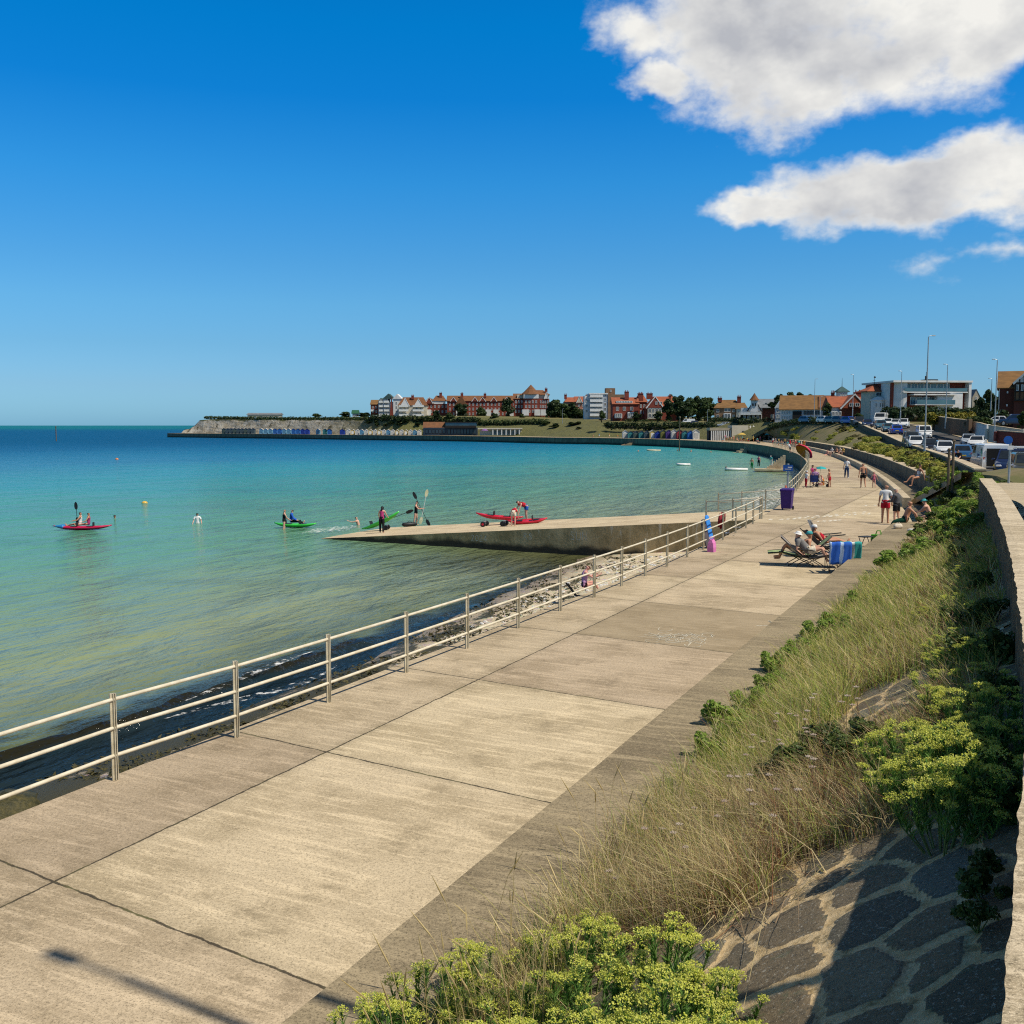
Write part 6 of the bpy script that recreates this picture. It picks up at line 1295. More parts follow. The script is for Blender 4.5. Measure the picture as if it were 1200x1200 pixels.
class Bld:
    def __init__(s, name, label, cat, px0, px1, yb, d, rz=0.0):
        s.k = d/FPX; s.px0 = px0; s.yb = yb; s.d = d; p = UD(px0, yb, d); s.o = thing(name, label, cat, p, rz)
    def X(s, px): return (px-s.px0)*s.k
    def Z(s, py): return (s.yb-py)*s.k
    def part(s, name, m, mt, par=None, smooth=False): return m.build(name, mt, par or s.o, smooth)
    def block(s, name, px0, px1, y0, y1, mt, dep=9, off=0.0, below=0.0):
        m = MB(); x0, x1, z0, z1 = s.X(px0), s.X(px1), s.Z(y0)-below, s.Z(y1); m.box(((x0+x1)/2, off+dep/2, (z0+z1)/2), (x1-x0, dep, z1-z0)); return s.part(name, m, mt)
    def roof(s, px0, px1, ye, yr, mt, kind='hip', dep=9, off=0.0, ov=.35, name='roof', hipf=.5):
        x0, x1, z0, z1 = s.X(px0)-ov, s.X(px1)+ov, s.Z(ye)+.003, s.Z(yr); a, b_ = off-ov, off+dep+ov; ym = (a+b_)/2; m = MB()
        base = [(x0, a, z0), (x1, a, z0), (x1, b_, z0), (x0, b_, z0)]; th = .14; low = [(x, y, z-th) for x, y, z in base]
        m.face(low[::-1]); 
        for i in range(4): m.face([low[i], low[(i+1) % 4], base[(i+1) % 4], base[i]])
        if kind == 'hip':
            h = min((b_-a)/2, (x1-x0)/2)*hipf*2*.5*2*.5; r0, r1 = (x0+h, ym, z1), (x1-h, ym, z1)
            m.face([base[0], base[1], r1, r0]); m.face([base[2], base[3], r0, r1]); m.face([base[3], base[0], r0]); m.face([base[1], base[2], r1])
        elif kind == 'x':
            r0, r1 = (x0, ym, z1), (x1, ym, z1); m.face([base[0], base[1], r1, r0]); m.face([base[2], base[3], r0, r1]); m.face([base[3], base[0], r0]); m.face([base[1], base[2], r1])
        elif kind == 'y':
            xm = (x0+x1)/2; r0, r1 = (xm, a, z1), (xm, b_, z1); m.face([base[1], base[2], r1, r0]); m.face([base[3], base[0], r0, r1]); m.face([base[0], base[1], r0]); m.face([base[2], base[3], r1])
        elif kind == 'cone':
            xm = (x0+x1)/2; m = MB(); m.lathe([((x1-x0)/2, z0), ((x1-x0)/2*.5, (z0*.52+z1*.48)), (.02, z1)], (xm, off+(x1-x0)/2-ov, 0), 10)
        return s.part(name, m, mt)
    def gable(s, px0, px1, ye, ya, mt, board=None, off=-.5, dep=4, roofm=None):
        x0, x1, z0, z1 = s.X(px0), s.X(px1), s.Z(ye), s.Z(ya); xm = (x0+x1)/2; m = MB()
        m.grid([[(x0, off, z0), (xm, off, z1), (x1, off, z0)], [(x0, off+dep, z0), (xm, off+dep, z1), (x1, off+dep, z0)]], 0, True, True); g = s.part('gable', m, mt)
        if board:
            m = MB(); t = (z1-z0)*.06+.12
            for sgn, xa in ((-1, x0), (1, x1)):
                m.grid([[(xa, off-.12, z0-t), (xm, off-.12, z1-t*.2), (xm, off-.12, z1+t), (xa+sgn*.2, off-.12, z0)], [(xa, off-.02, z0-t), (xm, off-.02, z1-t*.2), (xm, off-.02, z1+t), (xa+sgn*.2, off-.02, z0)]], 0, True, True)
            m.build('bargeboard', board, g)
        if roofm:
            m = MB()
            for sgn, xa in ((-1, x0-.25), (1, x1+.25)): m.grid([[(xa, off-.1, z0-.1), (xm, off-.1, z1+.16), (xm, off+dep+2, z1+.16), (xa, off+dep+2, z0-.1)], [(xa, off-.1, z0-.25), (xm, off-.1, z1+.01), (xm, off+dep+2, z1+.01), (xa, off+dep+2, z0-.25)]], 0, True, True)
            m.build('gable_roof', roofm, s.o)
        return g
    def windows(s, pxs, pys, wpx, hpx, fm=None, gm=None, off=0.0, name='window'):
        me, pm = win_mesh(wpx*s.k, hpx*s.k, fm or WHITEP, gm or GL)
        for py in pys:
            for px in pxs:
                o = bpy.data.objects.new(name, me); COL.objects.link(o); o.parent = s.o; o.location = (s.X(px), off-.02, s.Z(py)-hpx*s.k)
                p = bpy.data.objects.new('pane', pm); COL.objects.link(p); p.parent = o
    def chimney(s, px, y0, y1, w=3, mt=None, dep=3.5, off=3):
        m = MB(); x, z0, z1 = s.X(px), s.Z(y0), s.Z(y1); m.box((x, off, (z0+z1)/2), (w*s.k, 1.1, z1-z0)); m.box((x, off, z1+.1), (w*s.k+.2, 1.3, .2)); 
        for q in (-.25, .25): m.lathe([(.14, 0), (.16, .1), (.11, .6), (.001, .61)], (x+q*w*s.k, off, z1+.2), 6)
        return s.part('chimney', m, mt or RB)
    def balcony(s, px0, px1, py, h=1.0, mt=None, dep=1.4, off=0.0):
        m = MB(); x0, x1, z = s.X(px0), s.X(px1), s.Z(py); m.box(((x0+x1)/2, off-dep/2, z), (x1-x0, dep, .18)); 
        n = max(2, int((x1-x0)/.9)); 
        for i in range(n+1): m.box((x0+.05+(x1-x0-.1)*i/n, off-dep+.05, z+h/2), (.06, .06, h))
        m.box(((x0+x1)/2, off-dep+.05, z+h), (x1-x0, .09, .07)); m.box(((x0+x1)/2, off-dep+.05, z+h*.5), (x1-x0, .03, h*.8)); return s.part('balcony', m, mt or WHITEP)
    def band(s, name, px0, px1, y0, y1, mt, off=-.06, th=.12):
        m = MB(); x0, x1 = s.X(px0), s.X(px1); z0, z1 = s.Z(y0), s.Z(y1); m.box(((x0+x1)/2, off, (z0+z1)/2), (x1-x0, th, z1-z0)); return s.part(name, m, mt)
BLW = 3.0
def fr(a, b_, n): return [a+(b_-a)*(i+.5)/n for i in range(n)]
D1 = 530
b = Bld('apartment_block', 'ochre roofed brick flats at the far left end of the seafront terrace', 'apartments', 434.5, 444, 488, D1+4); b.block('wall', 434.5, 444, 488, 474, RB, below=BLW); b.roof(434.5, 444, 474, 468.5, RTO, 'x'); b.windows((437, 441), (476, 481), 1.8, 2.6); b.balcony(434.8, 439, 482)
b = Bld('apartment_block', 'tall pale blue and white gabled flats with stacked balconies on the seafront', 'apartments', 443.5, 470, 489, D1)
b.block('wall', 443.5, 461, 489, 471, WG, below=BLW); b.block('end_wall', 461, 470, 489, 467.5, WR, 10, -.6, below=BLW); b.block('stair_tower', 449.5, 455, 489, 466, WG, 9, -.4); b.roof(449.5, 461.5, 467.5, 461.5, SLG, 'y', 9, -.4, name='gable_roof'); b.roof(443.5, 449.5, 471, 466.5, SLG, 'y'); b.roof(461, 470.5, 467.5, 462, WR, 'y', 10, -.6); b.gable(457, 460.8, 489, 464, RB, off=-.9, dep=2)
for y in (487, 482, 477, 472): b.balcony(444.5, 449, y); b.balcony(450.3, 456.5, y, off=-.4); b.windows((447, 453), (y-4.2,), 2.2, 3, off=-.42)
b.windows((465,), (471, 476, 481), 1.6, 2.4, off=-.62)
b = Bld('guest_house', 'brown roofed white guest house with double gables and verandas beside the pale flats', 'house', 466, 500, 488.5, D1-10)
b.block('wall', 467, 500, 488.5, 475, WC, below=BLW); b.roof(467, 500, 475, 465.5, RT, 'hip'); b.gable(470, 480, 476, 467, WR, WHITEP, roofm=RT); b.gable(485, 496, 477, 468, WR, WHITEP, roofm=RT)
for y in (487.5, 482, 477): b.balcony(468, 479, y, off=-.5); b.balcony(484, 497, y, off=-.5); b.windows((471, 475.5, 488, 493), (y-4,), 2, 2.8, off=-.06)
b.chimney(483, 468, 464)
b = Bld('brick_house', 'red brick block with a hipped brown roof and white eaves band, left of the hotel', 'apartments', 498, 526, 489, D1-6)
b.block('wall', 498, 526, 489, 473.5, RB, below=BLW); b.band('eaves_band', 498, 522, 473.5, 470, WR); b.roof(507, 522, 470, 463.5, RT, 'hip'); b.roof(498, 508, 473, 467, RT, 'hip'); b.windows(fr(499, 525, 6), (475, 481), 1.7, 3); b.band('porch', 499, 505, 487, 480, WR, -.5, 1); b.gable(498.5, 507.5, 473, 466, RB, WHITEP, roofm=RT); b.chimney(516, 466, 461)
b = Bld('hotel', 'long red brick hotel wing with brown roof, white gable and dormers', 'hotel', 524, 605, 490, D1-14)
b.block('wall', 524, 605, 490, 470, RB, 12, below=BLW); b.roof(524, 605, 470, 463.5, RT, 'x', 12); b.block('bay', 534.5, 546.5, 490, 474, WR, 3, -1.2); b.roof(534, 547, 475, 464, RT, 'y', 8, -1.2, name='gable_roof')
for a in (528, 553, 562, 575, 590): b.gable(a, a+7, 470.5, 466, RB, WHITEP, roofm=RT)
b.windows(fr(548, 604, 13), (472.5, 478, 483.5), 1.6, 3); b.windows(fr(525, 534, 2), (472.5, 478, 483.5), 1.6, 3); b.windows(fr(535, 546, 3), (470.5, 478), 1.8, 3, off=-1.22)
for a in (569, 578, 597): b.band('porch', a, a+6, 488, 480, WR, -.8, 1.6)
b.chimney(541, 466, 461.5); b.chimney(568, 466, 462)
b = Bld('hotel', 'corner block of the red hotel with conical turret roof and white top storey', 'hotel', 602, 643.5, 490.5, D1-34)
b.block('wall', 602, 643.5, 490.5, 467.5, RB, 14, below=BLW); b.roof(602, 612, 467.5, 461, RT, 'x', 14); b.block('top_storey', 606, 643, 467.5, 462.8, WC, 13, .3); b.roof(610, 643.5, 462.8, 457, RT, 'hip', 13); b.block('turret', 613.5, 631, 490.5, 462.5, RB, 5, -2.2, below=BLW); b.band('turret_band', 613.5, 631, 467.3, 462.7, WR, -2.26); b.roof(611.5, 632.5, 462.5, 451, RT, 'cone', 6, -3.4, name='turret_roof')
b.windows(fr(603, 613, 3), (469.5, 475, 480.5), 1.8, 3.2); b.windows(fr(632, 643, 4), (469.5, 475, 480.5), 1.6, 3.2); b.windows(fr(614.5, 630, 4), (463.3, 469.5, 475, 480.5), 1.9, 3.2, off=-2.22)
for a in (612, 626, 633): b.band('porch', a, a+7.5, 487, 480, WR, -2.9, 1.4); 
b.gable(637.5, 642.5, 467.5, 460, WR, WHITEP); b.chimney(640, 460, 456)
# the white balcony flats and villas
D2 = 430
b = Bld('house', 'salmon pink terrace with tiled roofs beyond the dark trees', 'house', 661, 690, 487, D2+40); b.block('wall', 661, 690, 487, 471, mat('render_pink', (.45, .20, .13), (.38, .16, .10), rough=.9), below=BLW); b.roof(662, 676, 471, 465.5, RTR, 'hip'); b.roof(674, 690, 471, 464.5, RTR, 'x'); b.gable(675.5, 682, 472, 465, WC, WHITEP, roofm=RTR); b.chimney(663, 468, 463); b.chimney(688, 467, 463.5); b.windows(fr(662, 690, 6), (474, 479), 1.8, 2.6)
b = Bld('apartment_block', 'white modern flats with five tiers of balconies and a brown stair tower', 'apartments', 685, 731, 489, D2)
b.block('wall', 690, 712, 489, 461.3, WG, 10, below=BLW); b.block('end_wing', 685, 691, 489, 464, WR, 8, .6, below=BLW); b.block('brick_wing', 712, 731, 489, 462.5, TB, 12, -.3, below=BLW); b.block('stair_tower', 710, 721, 462.4, 455, TB, 5, 2); b.band('parapet', 690, 712, 462.3, 461, WHITEP, -.2, .4)
for y in (487.5, 482, 476.5, 471, 465.8): b.balcony(691, 706, y, 1.1); b.windows(fr(691.5, 706.5, 4), (y-4.2,), 3.1, 3.2, gm=GLB); b.windows((709,), (y-4.2,), 2.4, 3)
b.windows((715.8,), (457,), 2, 2.5, off=1.98); b.windows((687.5,), (468, 474, 480), 2.4, 3, off=.58)
b = Bld('villa', 'red brick villa with a row of white dormers and tall chimneys', 'house', 718, 758, 491, D2-30)
b.block('wall', 718, 748, 491, 473.5, RB, below=BLW); b.block('side_wing', 748, 758, 491, 471, RB, 8, .7, below=BLW); b.roof(718, 748, 473.5, 465.5, RTR, 'x'); b.roof(746, 758, 471, 463, RTR, 'hip', 8, .7); b.block('dormer', 722, 741, 473, 470, WR, 3, .2); b.windows(fr(722.5, 741, 6), (470.2,), 2.2, 2.4, off=.18); b.windows((723.5, 731.5, 740), (477,), 3.4, 4.2); b.band('bay', 720, 728.5, 490, 485, WR, -.8, 1.6); b.windows(fr(720.5, 728, 3), (484.6,), 2.3, 4.4, off=-1.62); b.band('bay', 735, 743, 490, 483, WR, -.8, 1.6); b.windows(fr(735.5, 742.5, 3), (484,), 2.1, 4.4, off=-1.62); b.chimney(735, 468, 459.5, 5); b.chimney(751, 466, 461.5, 6); b.windows((751, 755), (474, 481), 2, 4, off=.68)
b = Bld('villa', 'red villa with twin tile hung gables and a white ground floor bay', 'house', 750, 803, 491, D2-36)
b.block('wall', 757, 802, 491, 478.5, RB, below=BLW); b.roof(757, 802, 478.5, 464.5, RTR, 'hip', 10, hipf=.7); b.gable(757, 777, 478, 465.5, RB, WHITEP, off=-1.2, dep=6, roofm=RTR); b.block('bay', 758.5, 775, 491, 478.2, WC, 2, -1.0); b.windows(fr(759, 775, 4), (479.2, 485), 3, 4.2, off=-1.02); b.windows((768.5, 773.5), (471,), 3, 3.2, off=-1.24); b.windows((790, 797), (471.2, 480), 2.4, 3.2, off=-.05); b.chimney(762, 468, 461.5, 7); b.chimney(786, 468, 464, 2.5); b.chimney(752, 470, 462, 5)
b = Bld('house', 'tan brick house with hipped roof between the trees and the mock tudor villa', 'house', 836, 874, 491, 350, -.2)
b.block('wall', 837, 866, 491, 478, TB, below=BLW); b.block('side_wing', 862, 873.5, 491, 479, WC, 7, -.8, below=BLW); b.roof(837, 868, 478, 468.5, RTO, 'hip'); b.roof(861.5, 874, 479, 472, RTO, 'hip', 7, -.8); b.chimney(843, 471, 467, 5); b.chimney(865, 472, 465.5, 4.5); b.windows((841, 859), (480, 486), 3, 3.2); b.windows((850, 853.5), (478.6,), 3.2, 4); b.band('bay', 847.5, 856, 490.5, 484.5, WR, -.5, 1); b.windows((850, 853.5), (485,), 3, 5, off=-1.02); b.windows(fr(863, 873, 3), (481.5, 486), 2, 3.2, off=-.82)
b = Bld('villa', 'black and white mock tudor villa with slate roof and pointed turret', 'house', 868, 907, 495, 310, -.25)
b.block('wall', 868, 892, 495, 478, WR, below=BLW); b.block('brick_wing', 892, 908, 495, 478, DB_, 8, .4, below=BLW); b.roof(885, 908, 478, 467.5, SL, 'x', 8); b.block('turret', 879, 887, 484, 469, WR, 3.2, -1); b.roof(878.5, 887.5, 469.5, 461, RT, 'cone', 4, -1.6, name='turret_roof'); b.gable(875.5, 891, 482, 468, WR, DK, off=-.8, dep=5, roofm=SL); b.band('ground_floor', 868, 891, 495, 486.2, DK, -.3, .6); b.windows(fr(869.5, 890, 4), (487,), 3, 6.4, off=-.63); b.windows((881.5, 884.5), (473,), 1.6, 3, off=-1.03, fm=DK); b.windows((896, 902), (472,), 3, 3.2, off=1.2); b.windows((903.5,), (486,), 3.4, 6, off=.38); b.balcony(867.5, 891, 486, .9, off=-.4)
b = Bld('house', 'white gabled house half hidden at the left of the broad brown roof', 'house', 906, 922, 493, 285, -.25); b.block('wall', 908, 921, 493, 478, WG, below=BLW); b.gable(908, 921, 478, 468, WR, WHITEP, off=-.3, dep=8, roofm=SL); b.windows(fr(909, 920, 3), (480, 486), 2.6, 4)
b = Bld('clubhouse', 'low building under a very broad brown tiled roof with white front', 'clubhouse', 913, 976, 493, 268, -.3)
b.block('wall', 914, 975, 493, 480, WR, 12, below=BLW); b.roof(915, 960, 480, 463, RTO, 'x', 12, ov=.6); b.roof(958, 974, 478, 463.5, RT, 'x', 10); b.windows(fr(915, 926, 4), (481.5, 487), 2.3, 4.4, gm=GLB); b.windows(fr(940, 959, 6), (482,), 2.6, 4, fm=DK); b.windows(fr(940, 959, 6), (488,), 2.6, 4, fm=WHITEP); b.band('porch', 928, 938, 492, 482, DK, -.2, .4); b.chimney(972, 466, 461.5, 4)
b = Bld('brick_house', 'orange brick house with a white edged gable and red tiled roof', 'house', 974, 1019, 488, 250, -.12)
b.block('wall', 985, 1014, 488, 476, RB2, 9, below=BLW); b.block('side_wing', 974, 986, 488, 477, WG, 8, .8, below=BLW); b.roof(974, 1018, 477, 464, RTR, 'x', 10, .6); b.gable(984, 1015, 478.5, 463, RB2, WHITEP, off=-.7, dep=7, roofm=RTR); b.windows((996, 1002.5), (472.5,), 5, 4, off=-.72); b.band('bay', 973.5, 985, 488, 482, WR, .2, 1.4); b.windows(fr(974, 985, 3), (482.6,), 3, 4.4, off=-.52); b.chimney(1006, 465, 460.5, 8); b.windows((1013, 1016), (472.5,), 2.2, 4, off=.4)
b = Bld('cupola', 'dark cupola with flagpole rising behind the red roof', 'cupola', 981, 995, 466, 275); b.block('drum', 983, 993, 470, 459, WR, 2.4, below=8); b.roof(982, 994, 459, 453, SLG, 'hip', 2.4, hipf=1); m = MB(); m.tube([(b.X(988), 1.2, b.Z(454)), (b.X(988), 1.2, b.Z(443))], [.09, .03], 6); b.part('flagpole', m, DK); b.windows((985.5, 988.2, 991), (460,), 2, 3.4, off=0)
b = Bld('tower_house', 'white tower house with tiled pyramid roof and weather vane', 'house', 1016, 1043, 490, 236, .08)
b.block('wall', 1019, 1039, 490, 458.5, WC, 5, below=BLW); b.roof(1016.5, 1042, 458.5, 451, RTR, 'hip', 5, ov=.5, hipf=1); m = MB(); m.lathe([(b.X(1027)-b.X(1018), b.Z(490)-3), (b.X(1027)-b.X(1018), b.Z(470.5)), (b.X(1027)-b.X(1017), b.Z(470)), (b.X(1027)-b.X(1017), b.Z(469)), (b.X(1027)-b.X(1018), b.Z(468.6)), (.8, b.Z(465.5)), (.01, b.Z(465))], (b.X(1026.5), -1.2, 0), 8); b.part('bay_tower', m, WR); b.windows((1029.5,), (460,), 8, 4.5); b.windows((1026.5,), (472.5,), 5, 5.5, off=-2.9); b.windows((1020.5, 1032.5), (472.5,), 2.6, 5, off=-2.6); b.block('brick_wing', 1035, 1043, 490, 466, DB_, 6, .6, below=BLW); m = MB(); m.tube([(b.X(1029), 2.5, b.Z(452)), (b.X(1029), 2.5, b.Z(440.5))], .05, 6); m.tube([(b.X(1027.5), 2.5, b.Z(445.5)), (b.X(1030.5), 2.5, b.Z(445.5))], .04, 4); m.box((b.X(1029.6), 2.5, b.Z(442)), (.5, .04, .3)); b.part('weather_vane', m, DK)
# modern white building
b = Bld('modern_house', 'large white modernist house with curved end, glass balconies and brick panels', 'house', 1038, 1139, 490, 230, .08)
b.block('wall', 1046, 1137, 490, 449, RB, 14, .8, below=BLW); b.block('roof_slab', 1043, 1139, 448.6, 446.4, WR, 17, -1.2)
m = MB(); x0 = b.X(1044); rows = []
for z in (b.Z(490)-3, b.Z(448.6)): rows.append([(x0+3.4-3.4*math.cos(a)*1.0, 4.2-4.2*math.sin(a)-.6, z) for a in np.linspace(-.2, PI/2, 9)]+[(x0+3.5, 1.5, z), (x0+.5, 7, z)])
m.grid(rows, 0, True, True); b.part('curved_end', m, WR, smooth=False)
m = MB(); m.box((b.X(1136.5), 5, (b.Z(490)+b.Z(448.6))/2-1.5), (.6, 12, b.Z(448.6)-b.Z(490)+3)); b.part('end_wall', m, WR); b.block('white_panel', 1113, 1128, 490, 460, WR, 1.2, -.9, below=BLW); b.block('white_panel', 1097, 1114, 490, 464.5, WR, 1.6, -1.0, below=BLW); b.block('deck', 1066, 1118, 463.6, 462, WR, 3, -2.0)
b.windows(fr(1061, 1116, 7), (449.5,), 7.6, 9, gm=GLB, off=.76); b.block('upper_deck', 1056, 1134, 460.6, 459.4, WR, 2.4, -1.0)
m = MB(); m.box(((b.X(1057)+b.X(1133))/2, -.95, b.Z(457.2)), (b.X(1133)-b.X(1057), .05, b.Z(455.2)-b.Z(459))); b.part('glass_balustrade', m, GLB); m = MB(); m.box(((b.X(1070)+b.X(1116))/2, -2.0, b.Z(471.5)), (b.X(1116)-b.X(1070), .05, 1.0)); b.part('glass_balustrade', m, GLB); b.windows(fr(1068, 1098, 4), (465,), 7, 9, gm=GLB, off=.7); b.block('lower_deck', 1068, 1117, 475, 473.8, WR, 3, -2.0); b.block('plant_room', 1099, 1113, 446.4, 443.6, DK, 3, 5); m = MB(); m.tube([(b.X(1098), 5, b.Z(446)), (b.X(1098), 5, b.Z(435))], .05, 6); m.box((b.X(1098.2), 5, b.Z(442.5)), (.45, .4, 1.1)); b.part('mast', m, DK)
# half timbered house
b = Bld('half_timbered_house', 'half timbered brick house with large brown roof at the right edge', 'house', 1167, 1225, 493, 165, -.46)
b.block('wall', 1168.5, 1225, 493, 455, DB_, 11, below=BLW); b.roof(1168.5, 1225, 455, 434, RTO, 'x', 11, ov=.25); b.gable(1184, 1226, 450, 430.5, WR, WHITEP, off=-1.6, dep=8, roofm=RTO); b.block('bay', 1185, 1225, 470, 450, TB, 2.4, -1.4); b.block('lower_bay', 1185, 1225, 493, 470, DB_, 2.2, -1.2, below=BLW)
m = MB()
for i in range(9): x = b.X(1186+i*4.8); m.box((x, -1.5, (b.Z(470)+b.Z(448))/2), (.18, .16, b.Z(448)-b.Z(470)))
for y in (470, 460, 450): m.box((b.X(1205), -1.52, b.Z(y)), (b.X(1225)-b.X(1185), .17, .2))
for i in range(7): x = b.X(1190+i*4.6); m.box((x, -1.68, b.Z(450)+min(i+1, 8)*.32), (.16, .12, min(i+1, 8)*.62))
b.part('timber_framing', m, DK); b.windows((1187.5, 1192.2, 1197), (452,), 3.6, 7, off=-1.42); b.windows((1178,), (459, 474), 1.6, 2.4); b.windows((1200,), (473,), 6, 9, off=-1.22); m = MB(); m.tube([(b.X(1169.5), -.1, b.Z(493)), (b.X(1169.5), -.1, b.Z(455))], .06, 6); b.part('drainpipe', m, WHITEP)
b = Bld('chapel', 'grey stone gable of a chapel behind the white modern house', 'chapel', 1139, 1148, 480, 290); b.block('wall', 1139, 1148, 480, 466, CONC, 8, below=BLW); b.gable(1139, 1148, 466, 457, CONC, off=0, dep=8, roofm=SL); b.windows((1143.5,), (465,), 2, 5)
# garden walls on the far side of the road
def gwall(label, pts, h, th, mt, cope=True):
    o = thing('garden_wall', label, 'garden wall', pts[0]); R_ = [p-pts[0] for p in pts]; N_ = normals2d(R_); m = MB(); m.grid([[p+Vector((0, 0, -1)), p+Vector((0, 0, h)), p+n*th+Vector((0, 0, h)), p+n*th+Vector((0, 0, -1))] for p, n in zip(R_, N_)]); m.build('wall_body', mt, o)
    m = MB(); m.grid([[p-n*.05+Vector((0, 0, h+.004)), p-n*.05+Vector((0, 0, h+.09)), p+n*(th+.05)+Vector((0, 0, h+.09)), p+n*(th+.05)+Vector((0, 0, h+.004))] for p, n in zip(R_, N_)]); m.build('coping', COPE_M, o)
    for p in (R_[0], R_[-1]): m = MB(); m.box((p.x, p.y, h/2), (.5, .5, h+.36), 0, 0, .03); m.build('pier', mt, o)
gwall('brown brick garden wall with corner pier in front of the yellow shrubs', [UD(1136, 503.5, 130), UD(1118, 501, 137), UD(1095, 497, 150)], 1.15, .3, brick('garden', (.17, .10, .055), (.12, .075, .045)))
gwall('cream rendered garden wall with brick panels before the half timbered house', [UD(1200, 514.5, 112), UD(1178, 511, 116), UD(1158, 508, 121)], .95, .25, WC)
gwall('low reddish brick wall at the right edge by the side road', [UD(1206, 516, 104), UD(1180, 513.5, 108), UD(1168, 512.5, 110)], .7, .25, RB)
gwall('white rendered wall with dark gateway beside the white saloon', [UD(1157, 507, 124), UD(1148, 504, 128), UD(1138, 502, 132)], .85, .25, WR)
# sea front buildings across the bay
D3 = 400
b = Bld('beach_cafe', 'dark beach cafe with glass upper floor and brown roofed annexe on the far promenade', 'cafe', 493, 560, 510, 432)
b.block('annexe', 496, 522, 509, 502, WR, 7, 1); b.roof(496, 522, 501.5, 494.5, RT, 'x', 7, 1); b.block('wall', 496, 559, 510, 501.2, mat('cafe_dark', (.022, .035, .055), (.03, .045, .06), rough=.6), 8); b.block('glass_floor', 522, 558, 501.2, 495.5, GLB, 6, .5); b.block('flat_roof', 521, 559, 495.4, 494.6, DK, 8, .2); b.windows(fr(524, 558, 9), (503,), 3.2, 5.6, fm=DK); b.windows(fr(498, 522, 6), (503,), 3, 5, fm=DK); b.balcony(522, 558, 501, .9, DK)
b = Bld('beach_kiosk', 'pale colonnaded kiosk to the right of the dark beach cafe', 'kiosk', 560, 612, 510, 424)
b.block('back_wall', 562, 611, 510, 503, WC, 4, 2); b.block('flat_roof', 560, 612, 503, 501.6, WC, 6.4, -.4)
for x in fr(575, 611, 7): m = MB(); m.box((b.X(x), -.1, (b.Z(503)+0)/2), (.4, .4, b.Z(503))); b.part('column', m, WR)
b.windows(fr(577, 610, 6), (504,), 3.4, 4.6, off=1.98)
b = Bld('colonnade', 'pale concrete colonnade pavilion behind the crowd at the end of the beach', 'pavilion', 831, 906, 516, 292)
b.block('left_wing_back', 832, 857, 516, 504.5, DK, 3, 1.8); b.block('left_wing_roof', 831.5, 857, 504.5, 501.5, CONC, 5, -.2); b.block('centre', 857, 876, 516, 498.6, WC, 6, -.6, below=2); b.block('right_wing_back', 876, 904, 516, 506, DK, 3, 1.8); b.block('right_wing_roof', 875.5, 905, 506, 502, CONC, 5, -.2)
for x in fr(832.5, 856.5, 11): m = MB(); m.box((b.X(x), 0, (b.Z(504.5)-.5)/2), (.28, .28, b.Z(504.5)+.5)); b.part('column', m, WR)
for x in fr(877, 904, 12): m = MB(); m.box((b.X(x), 0, (b.Z(506)-.5)/2), (.26, .26, b.Z(506)+.5)); b.part('column', m, WC)
for x in fr(877, 904, 7): m = MB(); m.lathe([(.3, 0), (.2, .3), (.3, .5), (.01, .8)], (b.X(x), .2, b.Z(502)), 6); b.part('finial', m, WR)
b.band('doorway', 869, 872, 515, 505, mat('door_blue', (.02, .05, .12), rough=.6), -.66)
b = Bld('pavilion', 'long low white roofed building on top of the headland', 'hall', 289, 328, 487.5, 560); b.block('wall', 290, 327, 489, 485.8, WC, 8); b.roof(289.5, 327.5, 485.8, 483.8, SL, 'x', 8)
b = Bld('hut', 'small green hut on the headland before the trees', 'hut', 412, 420, 488.5, 540); b.block('wall', 413, 419, 489, 484.5, WG, 4); b.roof(412.5, 419.5, 484.5, 480.5, mat('hut_green', (.02, .10, .05), rough=.8), 'x', 4)
